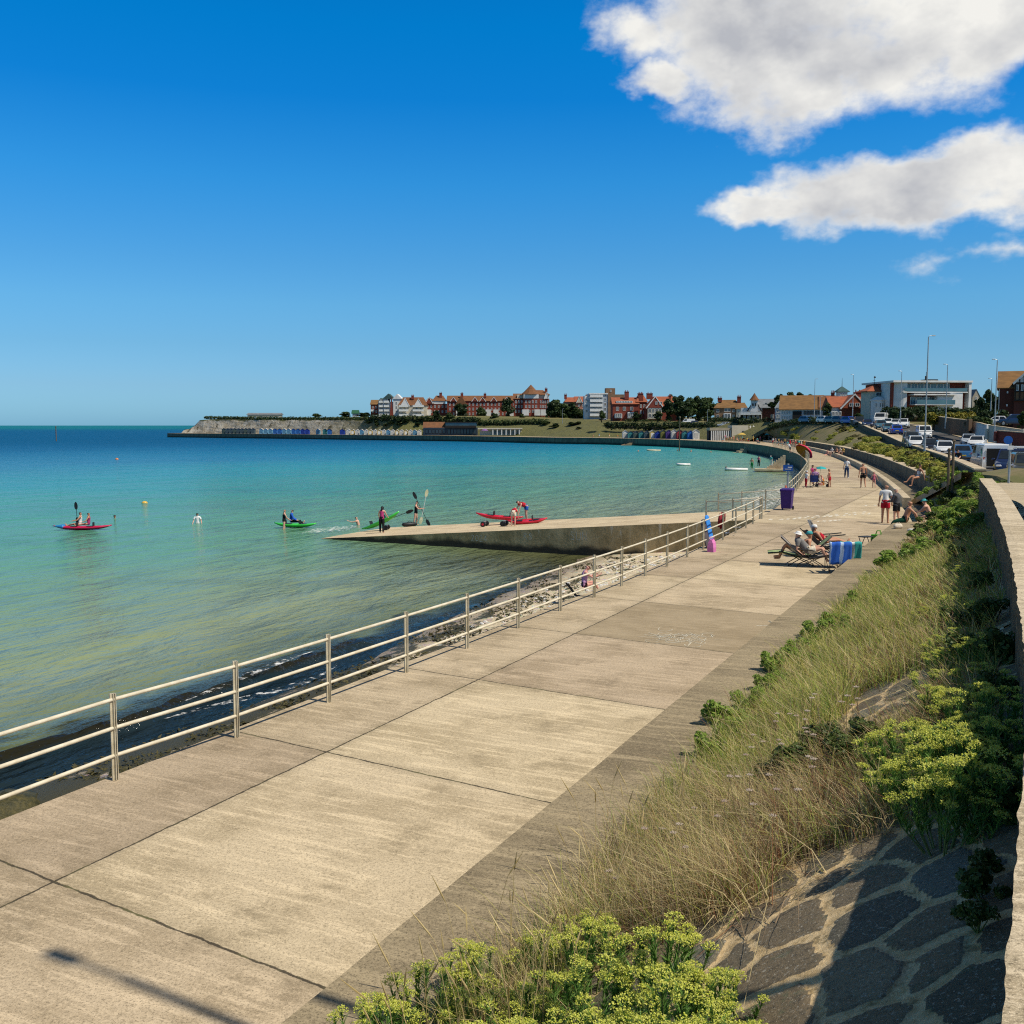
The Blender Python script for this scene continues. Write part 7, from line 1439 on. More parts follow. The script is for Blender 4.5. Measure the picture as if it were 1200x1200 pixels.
# beach huts
HUTC = {'pale_blue': (.12, .32, .50), 'blue': (.02, .14, .46), 'deep_blue': (.012, .05, .34), 'slate': (.07, .11, .13), 'grey_green': (.09, .13, .11), 'white': (.72, .70, .64), 'yellow': (.62, .45, .16), 'sea_green': (.05, .25, .25), 'red': (.35, .04, .05), 'purple': (.08, .04, .22), 'olive': (.2, .2, .05)}
HUT_ = {}
def hut(px, py, d, c, label, group, w=2.0, h=2.3):
    p = UD(px, py, d); o = thing('beach_hut', label, 'beach hut', p, facing(-p.x*.0, 1) if True else 0, group)
    if (c, w) not in HUT_:
        mm = mat('hut_'+c, HUTC[c], tuple(x*.8 for x in HUTC[c]), scale=2, rough=.75, stretch=(5, 5, .5))
        def grab(m, mt):
            ob = m.build('tmp', mt); me = ob.data; bpy.data.objects.remove(ob); return me
        m = MB(); m.box((0, 1.1, h*.36-.3), (w*.94, 2.2, h*.72+.6)); m.grid([[(-w*.47, 0, h*.721), (0, 0, h*.98), (w*.47, 0, h*.721)], [(-w*.47, 2.2, h*.721), (0, 2.2, h*.98), (w*.47, 2.2, h*.721)]], 0, True, True); a = grab(m, mm)
        m = MB()
        for s in (-1, 1): m.grid([[(s*w*.53, -.15, h*.70), (0, -.15, h), (0, 2.35, h), (s*w*.53, 2.35, h*.70)], [(s*w*.53, -.15, h*.73), (0, -.15, h*1.03), (0, 2.35, h*1.03), (s*w*.53, 2.35, h*.73)]], 0, True, True)
        r = grab(m, mat('hut_roof_'+('light' if c in ('white', 'yellow', 'pale_blue') else 'dark'), (.5, .48, .44) if c in ('white', 'yellow', 'pale_blue') else (.05, .06, .08), rough=.8))
        m = MB(); m.box((0, -.03, h*.31), (w*.6, .06, h*.6)); dmat = WHITEP if c in ('yellow', 'slate', 'grey_green') else mat('hut_'+c+'_door', tuple(x*.7 for x in HUTC[c]), rough=.7); dd_ = grab(m, dmat if c in ('yellow',) else mat('hut_'+c+'_door', tuple(x*.7 for x in HUTC[c]), rough=.7))
        HUT_[(c, w)] = (a, r, dd_)
    for nm, me in zip(('wall', 'roof', 'door'), HUT_[(c, w)]):
        q = bpy.data.objects.new(nm, me); COL.objects.link(q); q.parent = o
def hd(px): return float(np.interp(px, [250, 340, 400, 460, 500], [536, 500, 470, 450, 440]))+4.5
def hpy(px): return float(np.interp(px, [250, 340, 400, 460, 500], [506.8, 507.6, 508.5, 509.2, 509.6]))
for i in range(9): hut(262+i*4.3, 507, hd(262+i*4.3), ('slate', 'grey_green')[i % 3 == 0], '%s beach hut in the dark row under the chalk cliff' % ('grey green' if i % 3 == 0 else 'slate blue'), 'dark beach huts under the chalk cliff')
seqb = ['pale_blue', 'pale_blue', 'pale_blue', 'blue', 'blue', 'pale_blue', 'pale_blue', 'blue', 'blue', 'deep_blue', 'deep_blue']
for i, c in enumerate(seqb): hut(306+i*5.4, hpy(306+i*5.4), hd(306+i*5.4), c, '%s beach hut in the long blue row under the chalk cliff' % c.replace('_', ' '), 'blue beach huts under the chalk cliff')
for px, c, lab in ((372.5, 'pale_blue', 'pale blue beach hut standing apart right of the blue row'), (380.5, 'sea_green', 'sea green beach hut between two blue ones right of the row'), (386, 'blue', 'blue beach hut right of the sea green one'), (401, 'deep_blue', 'larger deep blue hut at the start of the yellow and white row')): hut(px, hpy(px), hd(px), c, lab, None, 2.4 if px > 400 else 2.0)
seqy = ['white', 'yellow', 'white', 'pale_blue', 'white', 'yellow']
for i in range(17): c = seqy[i % 6]; px = 408+i*5.2; hut(px, hpy(px), hd(px), c, '%s beach hut in the yellow and white row beside the dark cafe' % c.replace('_', ' '), 'yellow, white and pale blue beach huts', 1.8)
seqm = ['white', 'sea_green', 'grey_green', 'sea_green', 'slate', 'yellow', 'deep_blue', 'olive', 'purple', 'white', 'red', 'sea_green', 'blue', 'white']
seen_ = {}
for i, c in enumerate(seqm):
    px = 733+i*6.4; seen_[c] = seen_.get(c, 0)+1
    hut(px, 513.2, 345-i*2.6, c, '%s hut in the many coloured row below the red villas' % c.replace('_', ' '), 'coloured huts below the red villas', 2.0, 2.6)
# ---------------------------------------------------------------- trees and hedges
TL = [leafmat('foliage_dark', (.018, .034, .012), (.04, .07, .02)), leafmat('foliage_mid', (.035, .06, .016), (.07, .10, .028)), leafmat('foliage_yellow', (.16, .15, .02), (.30, .25, .03)), leafmat('foliage_grey', (.05, .07, .03), (.09, .10, .05))]
BARK = mat('bark', (.09, .065, .04), (.05, .038, .025), rough=.95, bump=.8)
def leaf_cloud(blobs, n, size, name, mt, seed=1, flat=.6):
    r = np.random.default_rng(seed); B = np.array([b_[:3] for b_ in blobs]); RR = np.array([b_[3] for b_ in blobs]); pr = RR**2/np.sum(RR**2)
    idx = r.choice(len(blobs), n, p=pr); d = r.normal(size=(n, 3)); d /= np.linalg.norm(d, axis=1)[:, None]
    rad = RR[idx]*(.55+.5*r.random(n)**.6); P = B[idx]+d*rad[:, None]*np.array([1, 1, .9])
    nrm = d*.8+r.normal(size=(n, 3))*.55+np.array([0, 0, .35]); nrm /= np.linalg.norm(nrm, axis=1)[:, None]
    a = np.cross(nrm, r.normal(size=(n, 3))); a /= np.linalg.norm(a, axis=1)[:, None]; b_ = np.cross(nrm, a)
    s = (size*(.6+.8*r.random(n)))[:, None]
    V = np.stack([P-a*s, P-b_*s*flat+nrm*s*.15, P+a*s, P+b_*s*flat+nrm*s*.15], 1).reshape(-1, 3); F = np.arange(4*n).reshape(n, 4)
    return np_mesh(V, F, None, name)
def tree_proto(seed, mt, h=8, w=6, n=1600, size=.34, trunk_h=.3, low=.10):
    r = random.Random(seed); blobs = []
    for k in range(22):
        a = r.uniform(0, 6.3); rr = r.uniform(0, .38)*w; z = r.uniform(low, .86)*h; f = 1-abs((z/h-.4))*.8; blobs.append((math.cos(a)*rr*f, math.sin(a)*rr*f, z, r.uniform(.10, .19)*w))
    me = leaf_cloud(blobs, n, size, 'crown', mt, seed); o = thing('tree', 'tree', 'tree'); link_mesh('crown', me, mt, o)
    m = MB(); m.tube([(0, 0, -1), (.05, 0, h*.25), (-.05, .1, h*.55), (0, 0, h*.8)], [.32, .25, .15, .04], 8)
    for b_ in blobs[:6]: m.tube([(0, 0, h*.3), (b_[0]*.5, b_[1]*.5, b_[2]*.75), b_[:3]], [.13, .08, .03], 5)
    m.build('trunk', BARK, o, True); return o
PROT = [tree_proto(i+1, TL[i % 2], n=2300) for i in range(4)]; used_ = set()
def tree(label, px, py_base, py_top, d, wpx, k, group=None):
    p = UD(px, py_base, d); h = (py_base-py_top)*d/FPX; w_ = wpx*d/FPX; pr = PROT[k]
    o = pr if k not in used_ else dup(pr); used_.add(k); o.location = p; o.rotation_euler = (0, 0, random.uniform(0, 6)); o.scale = (w_/5.6, w_/5.6, h/7.6); o['label'] = label
    if group: o['group'] = group
    elif 'group' in o: del o['group']
tree('dark round tree in front of the white gable of the hotel', 541, 492, 473, 505, 22, 0)
tree('dark tree before the middle of the hotel wing', 564, 492, 476.5, 505, 13, 1)
tree('tall dark tree before the left of the hotel corner block', 595.5, 492.5, 466, 490, 16, 2)
tree('broad dark tree immediately right of the hotel turret', 652, 491, 468.5, 480, 22, 3); tree('second dark tree right of the hotel, by the white van', 668, 492, 471, 470, 22, 0)
tree('small bushy tree left of the white flats', 676, 491, 478, 450, 16, 1)
tree('dark pointed tree in front of the twin gabled red villa', 783.5, 493, 468, 385, 19, 2)
for i, (px, t_, w_) in enumerate(((793, 464, 24), (806, 466, 26), (818, 464.5, 26), (830, 466, 24), (786, 463, 16), (841, 472, 16))): tree('dark evergreen in the dense tree clump between the red villas and the tan house', px, 494, t_, 395+i*3, w_, i % 4, 'dense clump of dark trees')
for i, (px, t_) in enumerate(((905, 471), (914, 462), (925, 459.5), (938, 460), (949, 462))): tree('tree crown showing above the ridge of the broad brown roof', px, 480, t_, 300, 15, (i+1) % 4, 'trees behind the broad brown roof')
tree('dark tree between the broad brown roof and the red gable house', 969, 492, 472, 250, 11, 3); tree('bushy tree at the foot of the white tower house', 1006, 492, 484, 225, 12, 1)
tree('large dark tree left of the half timbered house', 1158, 497, 457, 180, 24, 2); tree('dark tree filling the gap behind the chapel gable', 1147, 495, 466, 200, 20, 0); tree('dark bushy tree at the right edge below the half timbered house', 1200, 503, 482, 135, 18, 1)
tree('low tree on the headland beside the small green hut', 404, 490, 482.5, 540, 18, 3); tree('bushy tree on the headland before the pale flats', 426, 491, 483.5, 535, 20, 0); tree('lone bush like tree on the clifftop', 370, 489.5, 484.5, 545, 18, 1)
for px, t_, w_ in ((455, 487.5, 26), (478, 488.5, 24), (513, 487.5, 26), (530, 488, 22)): tree('dark shrubby tree on the bank below the seafront houses', px, 495, t_, 488, w_, 0, 'shrubby trees below the seafront houses')
for i in range(34):
    px = random.uniform(565, 830) if i < 20 else random.uniform(432, 500); py = random.uniform(497, 508) if i < 20 else random.uniform(492, 500); q = far_hit(px, py)
    if q is None: continue
    w_ = random.uniform(7, 15); tree('low dark bush on the grass bank across the bay', px, py, py-random.uniform(2.5, 5), q.y, w_, i % 4, 'bushes on the grass bank across the bay')
for i, (px, t_, w_) in enumerate(((648, 470, 20), (661, 473, 22), (672, 475, 16), (705, 481, 12), (745, 483, 14), (771, 482, 12), (800, 470, 30), (826, 470, 24), (848, 479, 14), (878, 486, 12), (511, 481, 12), (527, 483, 12), (579, 484, 10), (612, 485, 9))): tree('leafy tree among the houses of the far seafront', px, 493.5, t_, 455 if px < 690 else 372, w_, (i+2) % 4, 'trees among the seafront houses')
def hedge(name, label, pts, h, th, mt, n=900, size=.22):
    pts = [Vector(p) for p in pts]; o = thing(name, label, 'hedge', pts[0]); path = resample(lin(pts, 6), max(6, int(sum((b_-a).length for a, b_ in zip(pts[:-1], pts[1:]))/(th*.6))))
    blobs = []
    for i, p in enumerate(path):
        q = p-pts[0]
        for z in (.3, .68): blobs.append((q.x+random.uniform(-.15, .15)*th, q.y+random.uniform(-.15, .15)*th, q.z+h*z+random.uniform(-.06, .06)*h, max(h*.34, th*.45)*random.uniform(.8, 1.15)))
    link_mesh('foliage', leaf_cloud(blobs, n, size, 'foliage', mt, random.randrange(999)), mt, o)
    m = MB(); m.tube([p-pts[0]+Vector((0, 0, h*.25)) for p in path], h*.18, 6); m.build('stems', BARK, o); return o
hedge('hedge', 'dark clipped hedge hiding the foot of the white modern house', [UD(1048, 494, 190), UD(1070, 493, 190), UD(1096, 492, 195)], 2.6, 2.2, TL[0], 2600, .26)
hedge('hedge', 'long dark hedge running right from the yellow shrubs to the half timbered house', [UD(1108, 496, 160), UD(1140, 497, 155), UD(1175, 498, 150)], 2.3, 1.8, TL[0], 3000, .24)
hedge('hedge', 'square cut dark green hedge beside the brick garden wall', [UD(1136, 501, 132), UD(1156, 502, 130)], 1.4, 1.2, TL[1], 1800, .16)
for px, lab, w_ in ((1094, 'golden yellow shrub left of the lamp behind the brick wall', 2.0), (1107, 'green and yellow shrub behind the middle of the brick wall', 2.4), (1122, 'golden yellow shrub spilling over the brick wall', 2.6), (1131, 'second golden shrub at the corner of the brick wall', 2.2)):
    p = UD(px, 499, 148); o = thing('shrub', lab, 'shrub', p); me = leaf_cloud([(random.uniform(-1, 1)*w_*.5, random.uniform(-.5, .5), random.uniform(.6, 1.5), w_*.32) for _ in range(9)], 1300, .17, 'foliage', TL[2], px); link_mesh('foliage', me, TL[2 if px != 1107 else 1], o); m = MB(); m.tube([(0, 0, -.5), (0, 0, 1)], .08, 6); m.build('stems', BARK, o)
hedge('hedge', 'dark hedge along the top of the bank below the broad brown roof', [p+Vector((0, 0, -1.1)) for p in (CPS[46], CPS[52], CPS[58], CPS[63])], 1.5, 1.6, TL[0], 2600, .24)
hedge('hedge', 'long dark clipped hedge on the bank below the white flats and red villas', [UD(712, 502.5, 372), UD(760, 503, 358), UD(800, 504, 345), UD(838, 504.5, 322)], 2.6, 2.2, TL[0], 3600, .34)
hedge('hedge', 'upper hedge in front of the red villas', [UD(735, 497, 390), UD(782, 498, 380)], 1.9, 1.8, TL[1], 1500, .3)
hedge('hedge', 'dark hedge line below the left seafront houses and flats', [far_hit(430, 492.5), far_hit(470, 493.5), far_hit(500, 494.5), far_hit(535, 495.5), far_hit(560, 496)], 2.6, 3.0, TL[0], 3800, .42)
hedge('hedge', 'green scrubby hedge between the hotel and the pale kiosk', [far_hit(562, 497.5), far_hit(590, 497.5), far_hit(612, 497), far_hit(640, 496.5)], 1.8, 2.6, TL[1], 2600, .36)
hedge('hedge', 'dark hedge running along the foot of the red hotel', [UD(500, 491.8, 505), UD(560, 492.3, 498), UD(600, 492.8, 488), UD(640, 493, 480)], 1.9, 2.2, TL[0], 3200, .36)
hedge('hedge', 'dense dark trees and shrubs filling the gap between the hotel and the white flats', [UD(645, 492, 470), UD(665, 492, 462), UD(686, 492, 452)], 4.6, 4.5, TL[0], 3000, .42)
hedge('hedge', 'dark shrubbery below the tan house and mock tudor villa', [UD(832, 496.5, 340), UD(856, 497.5, 325), UD(872, 498.5, 306), UD(905, 498, 292)], 2.0, 2.4, TL[0], 2600, .3)
hedge('hedge', 'scrub along the top edge of the chalk cliff', [UD(240, 490.2, 548), UD(290, 491, 520), UD(350, 491.5, 496), UD(430, 491.5, 470)], 1.0, 1.6, TL[1], 3200, .4)
o = thing('cafe_parasol', 'purple parasol beside the pale kiosk across the bay', 'parasol', UD(568, 510.2, 418)); m = MB(); m.lathe([(1.5, 2.0), (.8, 2.5), (.02, 2.8)], (0, 0, 0), 8); m.build('canopy', mat('parasol_purple', (.22, .10, .3), rough=.8), o); m = MB(); m.tube([(0, 0, 0), (0, 0, 2.6)], .05, 6); m.build('pole', STEEL, o)
for px, c, lab in ((869, 'yellow', 'yellow parasol amid the crowd before the colonnade'), (901, 'teal', 'teal parasol amid the crowd right of the colonnade')):
    o = thing('beach_parasol', lab, 'parasol', flat(px, 272)); m = MB(); m.lathe([(1.2, 1.9), (.7, 2.2), (.02, 2.4)], (0, 0, 0), 8); m.build('canopy', cloth(c), o); m = MB(); m.tube([(0, 0, 0), (0, 0, 2.3)], .04, 6); m.build('pole', STEEL, o)
# curved steps in the far sea wall and lower landing
o = thing('sea_steps', 'stone steps curving down the far sea wall to a tan landing', 'steps', U(897, 551, -1.9)); m = MB()
base = U(884, 552, -2.2); e = U(921, 552.5, -2.2); d_ = (e-base); q = d_.normalized(); s_ = Vector((-q.y, q.x, 0)); m.grid([[base-o.location-s_*.2, base-o.location+s_*2.2], [e-o.location-s_*.2, e-o.location+s_*2.2]]); m.box(tuple((base+e)/2-o.location+s_*1.0+Vector((0, 0, .15))), (d_.length, 2.4, .3), math.atan2(q.y, q.x)); m.build('landing', SLIP_M, o)
m = MB()
for k in range(9):
    c = base.lerp(e, .35+.07*k)-o.location+s_*1.9; m.box((c.x, c.y, -.2+.12*k), (d_.length*.075, 1.1, .5+.24*k), math.atan2(q.y, q.x))
m.build('flight', SLIP_M, o)
o = thing('sea_steps', 'tan stone steps running down into the water below the colonnade', 'steps', U(862, 530, -2.2)); m = MB()
for k in range(7): m.box((k*1.1, k*.3, -.6+.22*k), (1.15, 3.2, 1.0+.44*k))
m.build('flight', SLIP_M, o)
m = MB(); m.box((0, 0, 0), (26, 5, 1.2), .1); o = m.build('rock_apron', mat('tan_rock', (.22, .16, .09), (.14, .10, .06), scale=.6, rough=.95, bump=.8), None); o.location = U(768, 521.5, -2.2); 
bm = bmesh.new(); bm.from_mesh(o.data); bmesh.ops.subdivide_edges(bm, edges=bm.edges, cuts=6, use_grid_fill=True)
for v_ in bm.verts: v_.co += Vector((mnoise.noise(v_.co*.4)*.8, mnoise.noise(v_.co*.5+Vector((3, 0, 0)))*.8, mnoise.noise(v_.co*.6)*.7-.25*max(0, abs(v_.co.x)-9)))
bm.to_mesh(o.data); bm.free(); tag(o, 'tan rock apron at the foot of the far sea wall by the marker post', 'rocks')
# trees/land closing the view behind the roofs
for i, (px, top_, w_) in enumerate(((1100, 478, 60), (1060, 480, 40))): hedge('hedge', ('dark evergreen screen behind the yellow shrubs' if i == 0 else 'dark evergreen screen left of the yellow shrubs'), [UD(px-w_/2, 492, 205), UD(px+w_/2, 492, 205)], 2.4, 2.2, TL[0], 1800, .28)
# ---------------------------------------------------------------- plants on the slope
GM = [leafmat('grass_straw', (.84, .70, .40), (.58, .45, .20), .45, .7), leafmat('grass_olive', (.38, .39, .070), (.62, .58, .17), .45, .6), leafmat('grass_green', (.19, .30, .045), (.38, .48, .11), .45, .6), leafmat('weed_russet', (.34, .16, .08), (.17, .08, .045), .35, .8), leafmat('weed_brown', (.46, .33, .20), (.25, .17, .10), .35, .8)]
def blades(P, h, lean, w, mi, r):
    n = len(P); a = r.uniform(0, 2*np.pi, n); side = np.stack([np.cos(a), np.sin(a), np.zeros(n)], 1)
    lv = np.stack([lean[:, 0], lean[:, 1], np.zeros(n)], 1); V = []
    for s_ in (0, .4, .75, 1.0):
        c = P+np.array([0, 0, 1])*(h*(s_-.22*s_*s_*np.linalg.norm(lean, axis=1)))[:, None]+lv*(h*s_**2)[:, None]
        if s_ < 1: V += [c-side*(w*(1-s_*.75)/2)[:, None], c+side*(w*(1-s_*.75)/2)[:, None]]
        else: V.append(c)
    V = np.stack(V, 1).reshape(-1, 3); b_ = np.arange(n)[:, None]*7
    F = np.concatenate([b_+np.array(t_) for t_ in ((0, 1, 3), (0, 3, 2), (2, 3, 5), (2, 5, 4), (4, 5, 6))], 1).reshape(-1, 3)
    return V, F, np.repeat(mi, 5)
UUa, NNa = np.array(UU), np.array(NN)
def slope_za(n, t): return .44+np.maximum(0, n+2.75)*.565
def patch(r, n, t0, t1, n0, n1, hmin, hmax, mix, wd=.006, lean=.5, clump=0, keep=None):
    t = r.uniform(t0, t1, n); nn = r.uniform(n0, n1, n)
    if clump:
        k = r.integers(0, clump, n); ct = r.uniform(t0, t1, clump); cn = r.uniform(n0, n1, clump); sz = .12+.16*r.random(clump)
        t = ct[k]+r.normal(size=n)*sz[k]; nn = np.clip(cn[k]+r.normal(size=n)*sz[k]*.8, -3.15, -.05)
    if keep is not None: q = keep(t, nn); t, nn = t[q], nn[q]
    m_ = len(t); z = slope_za(nn, t)-.03; P = t[:, None]*UUa+nn[:, None]*NNa; P[:, 2] = z
    dist = np.linalg.norm(P[:, :2], axis=1)
    h = r.uniform(hmin, hmax, m_)*(.65+.5*r.random(m_)); an = r.uniform(0, 2*np.pi, m_); l_ = lean*(.3+1.9*r.random(m_)**1.25); L_ = np.stack([np.cos(an)*l_-.25*lean, np.sin(an)*l_], 1)
    return blades(P, h, L_, wd*1.2*(.7+.6*r.random(m_))*np.maximum(1, dist/9), r.choice(len(mix), m_, p=np.array(mix)/sum(mix)), r)
def stuff_mesh(name, parts, label=None):
    V, F, M_, o = [], [], [], 0
    for v, f, m_ in parts: V.append(v); F.append(f+o); M_.append(m_); o += len(v)
    me = np_mesh(np.concatenate(V), np.concatenate(F), np.concatenate(M_), name); return tag(link_mesh(name, me, GM), label, None, None, 'stuff')
r = np.random.default_rng(11)
bare = lambda t, n: ~(((t < 6.2) & (n > -2.45)) | ((t > 10.2) & (t < 12.6) & (n > -1.75+.3*(t-10.2)/2.4) & (n < -.7)) | ((t > 6.1) & (t < 7.0) & (n > -1.35)))
stuff_mesh('grass', [
    patch(r, 7000, 5.2, 9.4, -3.1, -2.0, .28, .62, (6, 2, 1, .6, 1.5), .0055, .45, 60, bare),
    patch(r, 4200, 6.5, 9.6, -2.4, -1.25, .2, .45, (3, 1, .6, 3.2, 3.4), .005, .7, 46, bare),
    patch(r, 3200, 6.6, 8.6, -2.5, -1.5, .35, .6, (5, 1, .4, .5, 2), .004, .5, 12),
    patch(r, 11500, 9.3, 17, -3.05, -1.55, .3, .6, (3, 5, 3, .4, .9), .006, .5, 110, bare),
    patch(r, 11000, 16.5, 27, -3.0, -1.3, .28, .55, (2.6, 5, 3.4, .3, .8), .006, .5, 150),
    patch(r, 7000, 12.4, 20, -2.2, -.9, .22, .42, (2.5, 2.5, 1, 1.6, 1.8), .006, .6, 90, bare),
    patch(r, 7000, 26, 45.6, -2.9, -.4, .2, .45, (2.4, 2.6, 1.6, 1.6, 2.2), .007, .6, 130),
    patch(r, 5200, 7.6, 31, -1.1, -.12, .2, .42, (1, 2, 3, 1, 1), .006, .7, 80, bare),
    patch(r, 6800, 6.5, 11, -1.7, -.25, .22, .48, (2.6, 1.6, 1.2, 2.6, 2.2), .0055, .7, 60, bare),
    patch(r, 4200, 12.4, 30, -1.5, -.15, .25, .5, (1.5, 3, 3, .8, .8), .006, .6, 70),
    patch(r, 900, 6.2, 9.8, -2.6, -1.2, .35, .6, (5, .3, .3, 1, 3), .006, 1.7, 24),
    patch(r, 700, 9.5, 26, -3.0, -1.2, .35, .6, (5, 1, .3, .4, 2), .006, 1.5, 40),
    patch(r, 1200, 3.0, 6.4, -3.1, -2.4, .2, .5, (6, 1, 1, .5, 1), .0045, .5, 16)])
# tall flowering grass stalks leaning out over the low wall
def stalks(n, seed):
    r_ = random.Random(seed); m = MB()
    for i in range(n):
        t = r_.uniform(4.4, 8.4); q = r_.uniform(-3.25, -2.2); p = T(t, q, slope_z(q, t)-.03); h = r_.uniform(.5, .95); a = r_.uniform(0, 6.28); l_ = r_.uniform(.05, .35); d = Vector((math.cos(a)*l_-.1, math.sin(a)*l_, 0))
        pts = [p, p+Vector((0, 0, h*.5))+d*.2*h, p+Vector((0, 0, h*.85))+d*.6*h]; e = p+Vector((0, 0, h))+d*h
        m.tube(pts, [.0028, .0022, .0016], 4, 0, False); m.tube([pts[-1], pts[-1].lerp(e, .3), pts[-1].lerp(e, .75), e+(e-pts[-1])*.3], [.0015, .006, .005, .001], 5, 0, False)
    return m
tag(stalks(85, 4).build('grass_stalks', GM[0]), kind='stuff')

# pale umbels of dry weeds standing among the grass
m = MB(); r3 = random.Random(12)
for i in range(46):
    t = r3.uniform(6.8, 11.5); q = r3.uniform(-2.7, -1.2); p = T(t, q, slope_z(q, t)-.03); h = r3.uniform(.35, .6); top = p+Vector((r3.uniform(-.1, .05), r3.uniform(-.08, .08), h)); m.tube([p, p.lerp(top, .5)+Vector((.01, 0, 0)), top], [.004, .003, .002], 4, 0, False)
    for k in range(14):
        a = k*2.4; rr = .028*math.sqrt(k/14); c = top+Vector((math.cos(a)*rr, math.sin(a)*rr, .012)); s_ = r3.uniform(.004, .008); m.lathe([(.001, -s_), (s_, 0), (.001, s_)], tuple(c), 4, 1)
tag(m.build('weed_flowers', [GM[4], mat('dry_flower', (.50, .42, .33), (.36, .27, .22), rough=.9)]), kind='stuff')
# rock samphire: fleshy leaves and flat yellow green flower heads
SAMP_L = leafmat('samphire_leaf', (.12, .26, .05), (.22, .38, .085), .35, .4); SAMP_F = leafmat('samphire_flower', (.56, .60, .06), (.78, .76, .22), .35, .8); SAMP_S = mat('samphire_stem', (.15, .20, .06), rough=.7)
def samphire_proto(seed, n_umb=25, R_=.36, H=.40):
    r_ = np.random.default_rng(seed); o = thing('samphire_plant', 'samphire', 'plant'); LV, LF, FV, FF = [], [], [], []; m = MB()
    lp, lh, ll = [], [], []
    heads = []
    for i in range(n_umb):
        a = r_.uniform(0, 6.28); q = R_*math.sqrt(r_.random()); top = Vector((math.cos(a)*q, math.sin(a)*q, H*(1-.45*(q/R_)**2)*r_.uniform(.8, 1.12))); root = Vector((top.x*.35, top.y*.35, -.04)); mid = root.lerp(top, .55)+Vector((top.x*.12, top.y*.12, 0))
        m.tube([root, mid, top], [.006, .0045, .003], 5, 0, False); heads.append(top)
        for k in range(24):
            f = r_.uniform(.25, .97); p = (root.lerp(mid, f/.55) if f < .55 else mid.lerp(top, (f-.55)/.45)); an = r_.uniform(0, 6.28); e = r_.uniform(.5, 1.3)
            for j_ in range(4): an2 = an+r_.uniform(-.7, .7); lp.append(p); ll.append((math.cos(an2)*e, math.sin(an2)*e)); lh.append(r_.uniform(.045, .095))
    n = len(lp); V, F, _ = blades(np.array([tuple(p) for p in lp]), np.array(lh), np.array(ll)*.75, np.full(n, .0085), np.zeros(n, int), r_)
    link_mesh('foliage', np_mesh(V, F, None, 'foliage'), SAMP_L, o)
    P = []
    for c in heads:
        rad = r_.uniform(.035, .068); nu = int(9+rad*160)
        for k in range(nu):
            rr = rad*math.sqrt((k+.5)/nu); a = k*2.4; cc = np.array([c.x+math.cos(a)*rr, c.y+math.sin(a)*rr, c.z+.02+.02*(1-(rr/rad)**2)+r_.uniform(-.004, .004)])
            P.append(cc+r_.normal(size=(10, 3))*np.array([.0062, .0062, .0045]))
        for k in range(6): a = k*1.05; m.tube([c, c+Vector((math.cos(a)*rad*.7, math.sin(a)*rad*.7, .018))], [.002, .0012], 3, 0, False)
    P = np.concatenate(P); n = len(P); nrm = r_.normal(size=(n, 3))+np.array([0, 0, .9]); nrm /= np.linalg.norm(nrm, axis=1)[:, None]; a = np.cross(nrm, r_.normal(size=(n, 3))); a /= np.linalg.norm(a, axis=1)[:, None]; b_ = np.cross(nrm, a); s_ = r_.uniform(.0032, .0058, (n, 1))
    V = np.stack([P-a*s_, P-b_*s_, P+a*s_, P+b_*s_], 1).reshape(-1, 3); link_mesh('flower_heads', np_mesh(V, np.arange(4*n).reshape(n, 4), None, 'flower_heads'), SAMP_F, o)
    m.build('stems', SAMP_S, o); return o
SAMP = [samphire_proto(21), samphire_proto(22, 21, .34, .44), samphire_proto(23, 15, .30, .40)]; sused = set()
def slope_hit(px, py, lift=0.0):
    z = .8
    for _ in range(14): p = U(px, py, z); n = p.dot(NN); z = .5*z+.5*(max(.44, slope_z(min(n, 0), 0))+lift)
    return p, z-lift
def plant(protos, used, k, px, py, lift, scale, label, group):
    p, z = slope_hit(px, py, lift); pr = protos[k]; o = pr if k not in used else dup(pr); used.add(k)
    o.location = (p.x, p.y, z-.02); o.rotation_euler = (random.uniform(-.08, .08), random.uniform(-.2, .02), random.uniform(0, 6.28)); o.scale = (scale,)*3; o['label'] = label; o['group'] = group; return o
LBL, GRP = 'yellow green samphire in the flowering clump at the bottom of the photo', 'samphire clump in the foreground'
for i, (x, y) in enumerate(((440, 1190), (505, 1150), (480, 1225), (560, 1120), (575, 1180), (630, 1100), (640, 1150), (650, 1205), (700, 1095), (715, 1150), (725, 1205), (775, 1105), (790, 1160), (800, 1215), (845, 1130), (850, 1185), (690, 1065), (560, 1230), (620, 1235), (865, 1225))): plant(SAMP, sused, i % 2, x, y, .36, random.uniform(.85, 1.08)*(.8 if x > 830 or y < 1080 else 1), LBL, GRP)
LBL, GRP = 'samphire with pale flower heads growing against the shaded retaining wall', 'samphire along the wall'
for i, (x, y) in enumerate(((1062, 862), (1085, 838), (1108, 812), (1128, 800), (1138, 835), (1120, 858), (1098, 880), (1150, 870), (1075, 895), (1040, 885), (1160, 820), (1145, 770), (1155, 745), (1120, 690), (1085, 705), (1150, 700), (1160, 900), (1140, 905), (1110, 930), (1090, 775), (1105, 755), (1125, 730), (1135, 660), (1100, 740), (1165, 850), (1170, 780))): plant(SAMP, sused, 1+i % 2, x, y, .34, random.uniform(.75, 1.1)*(1 if y > 780 else .8), LBL, GRP)
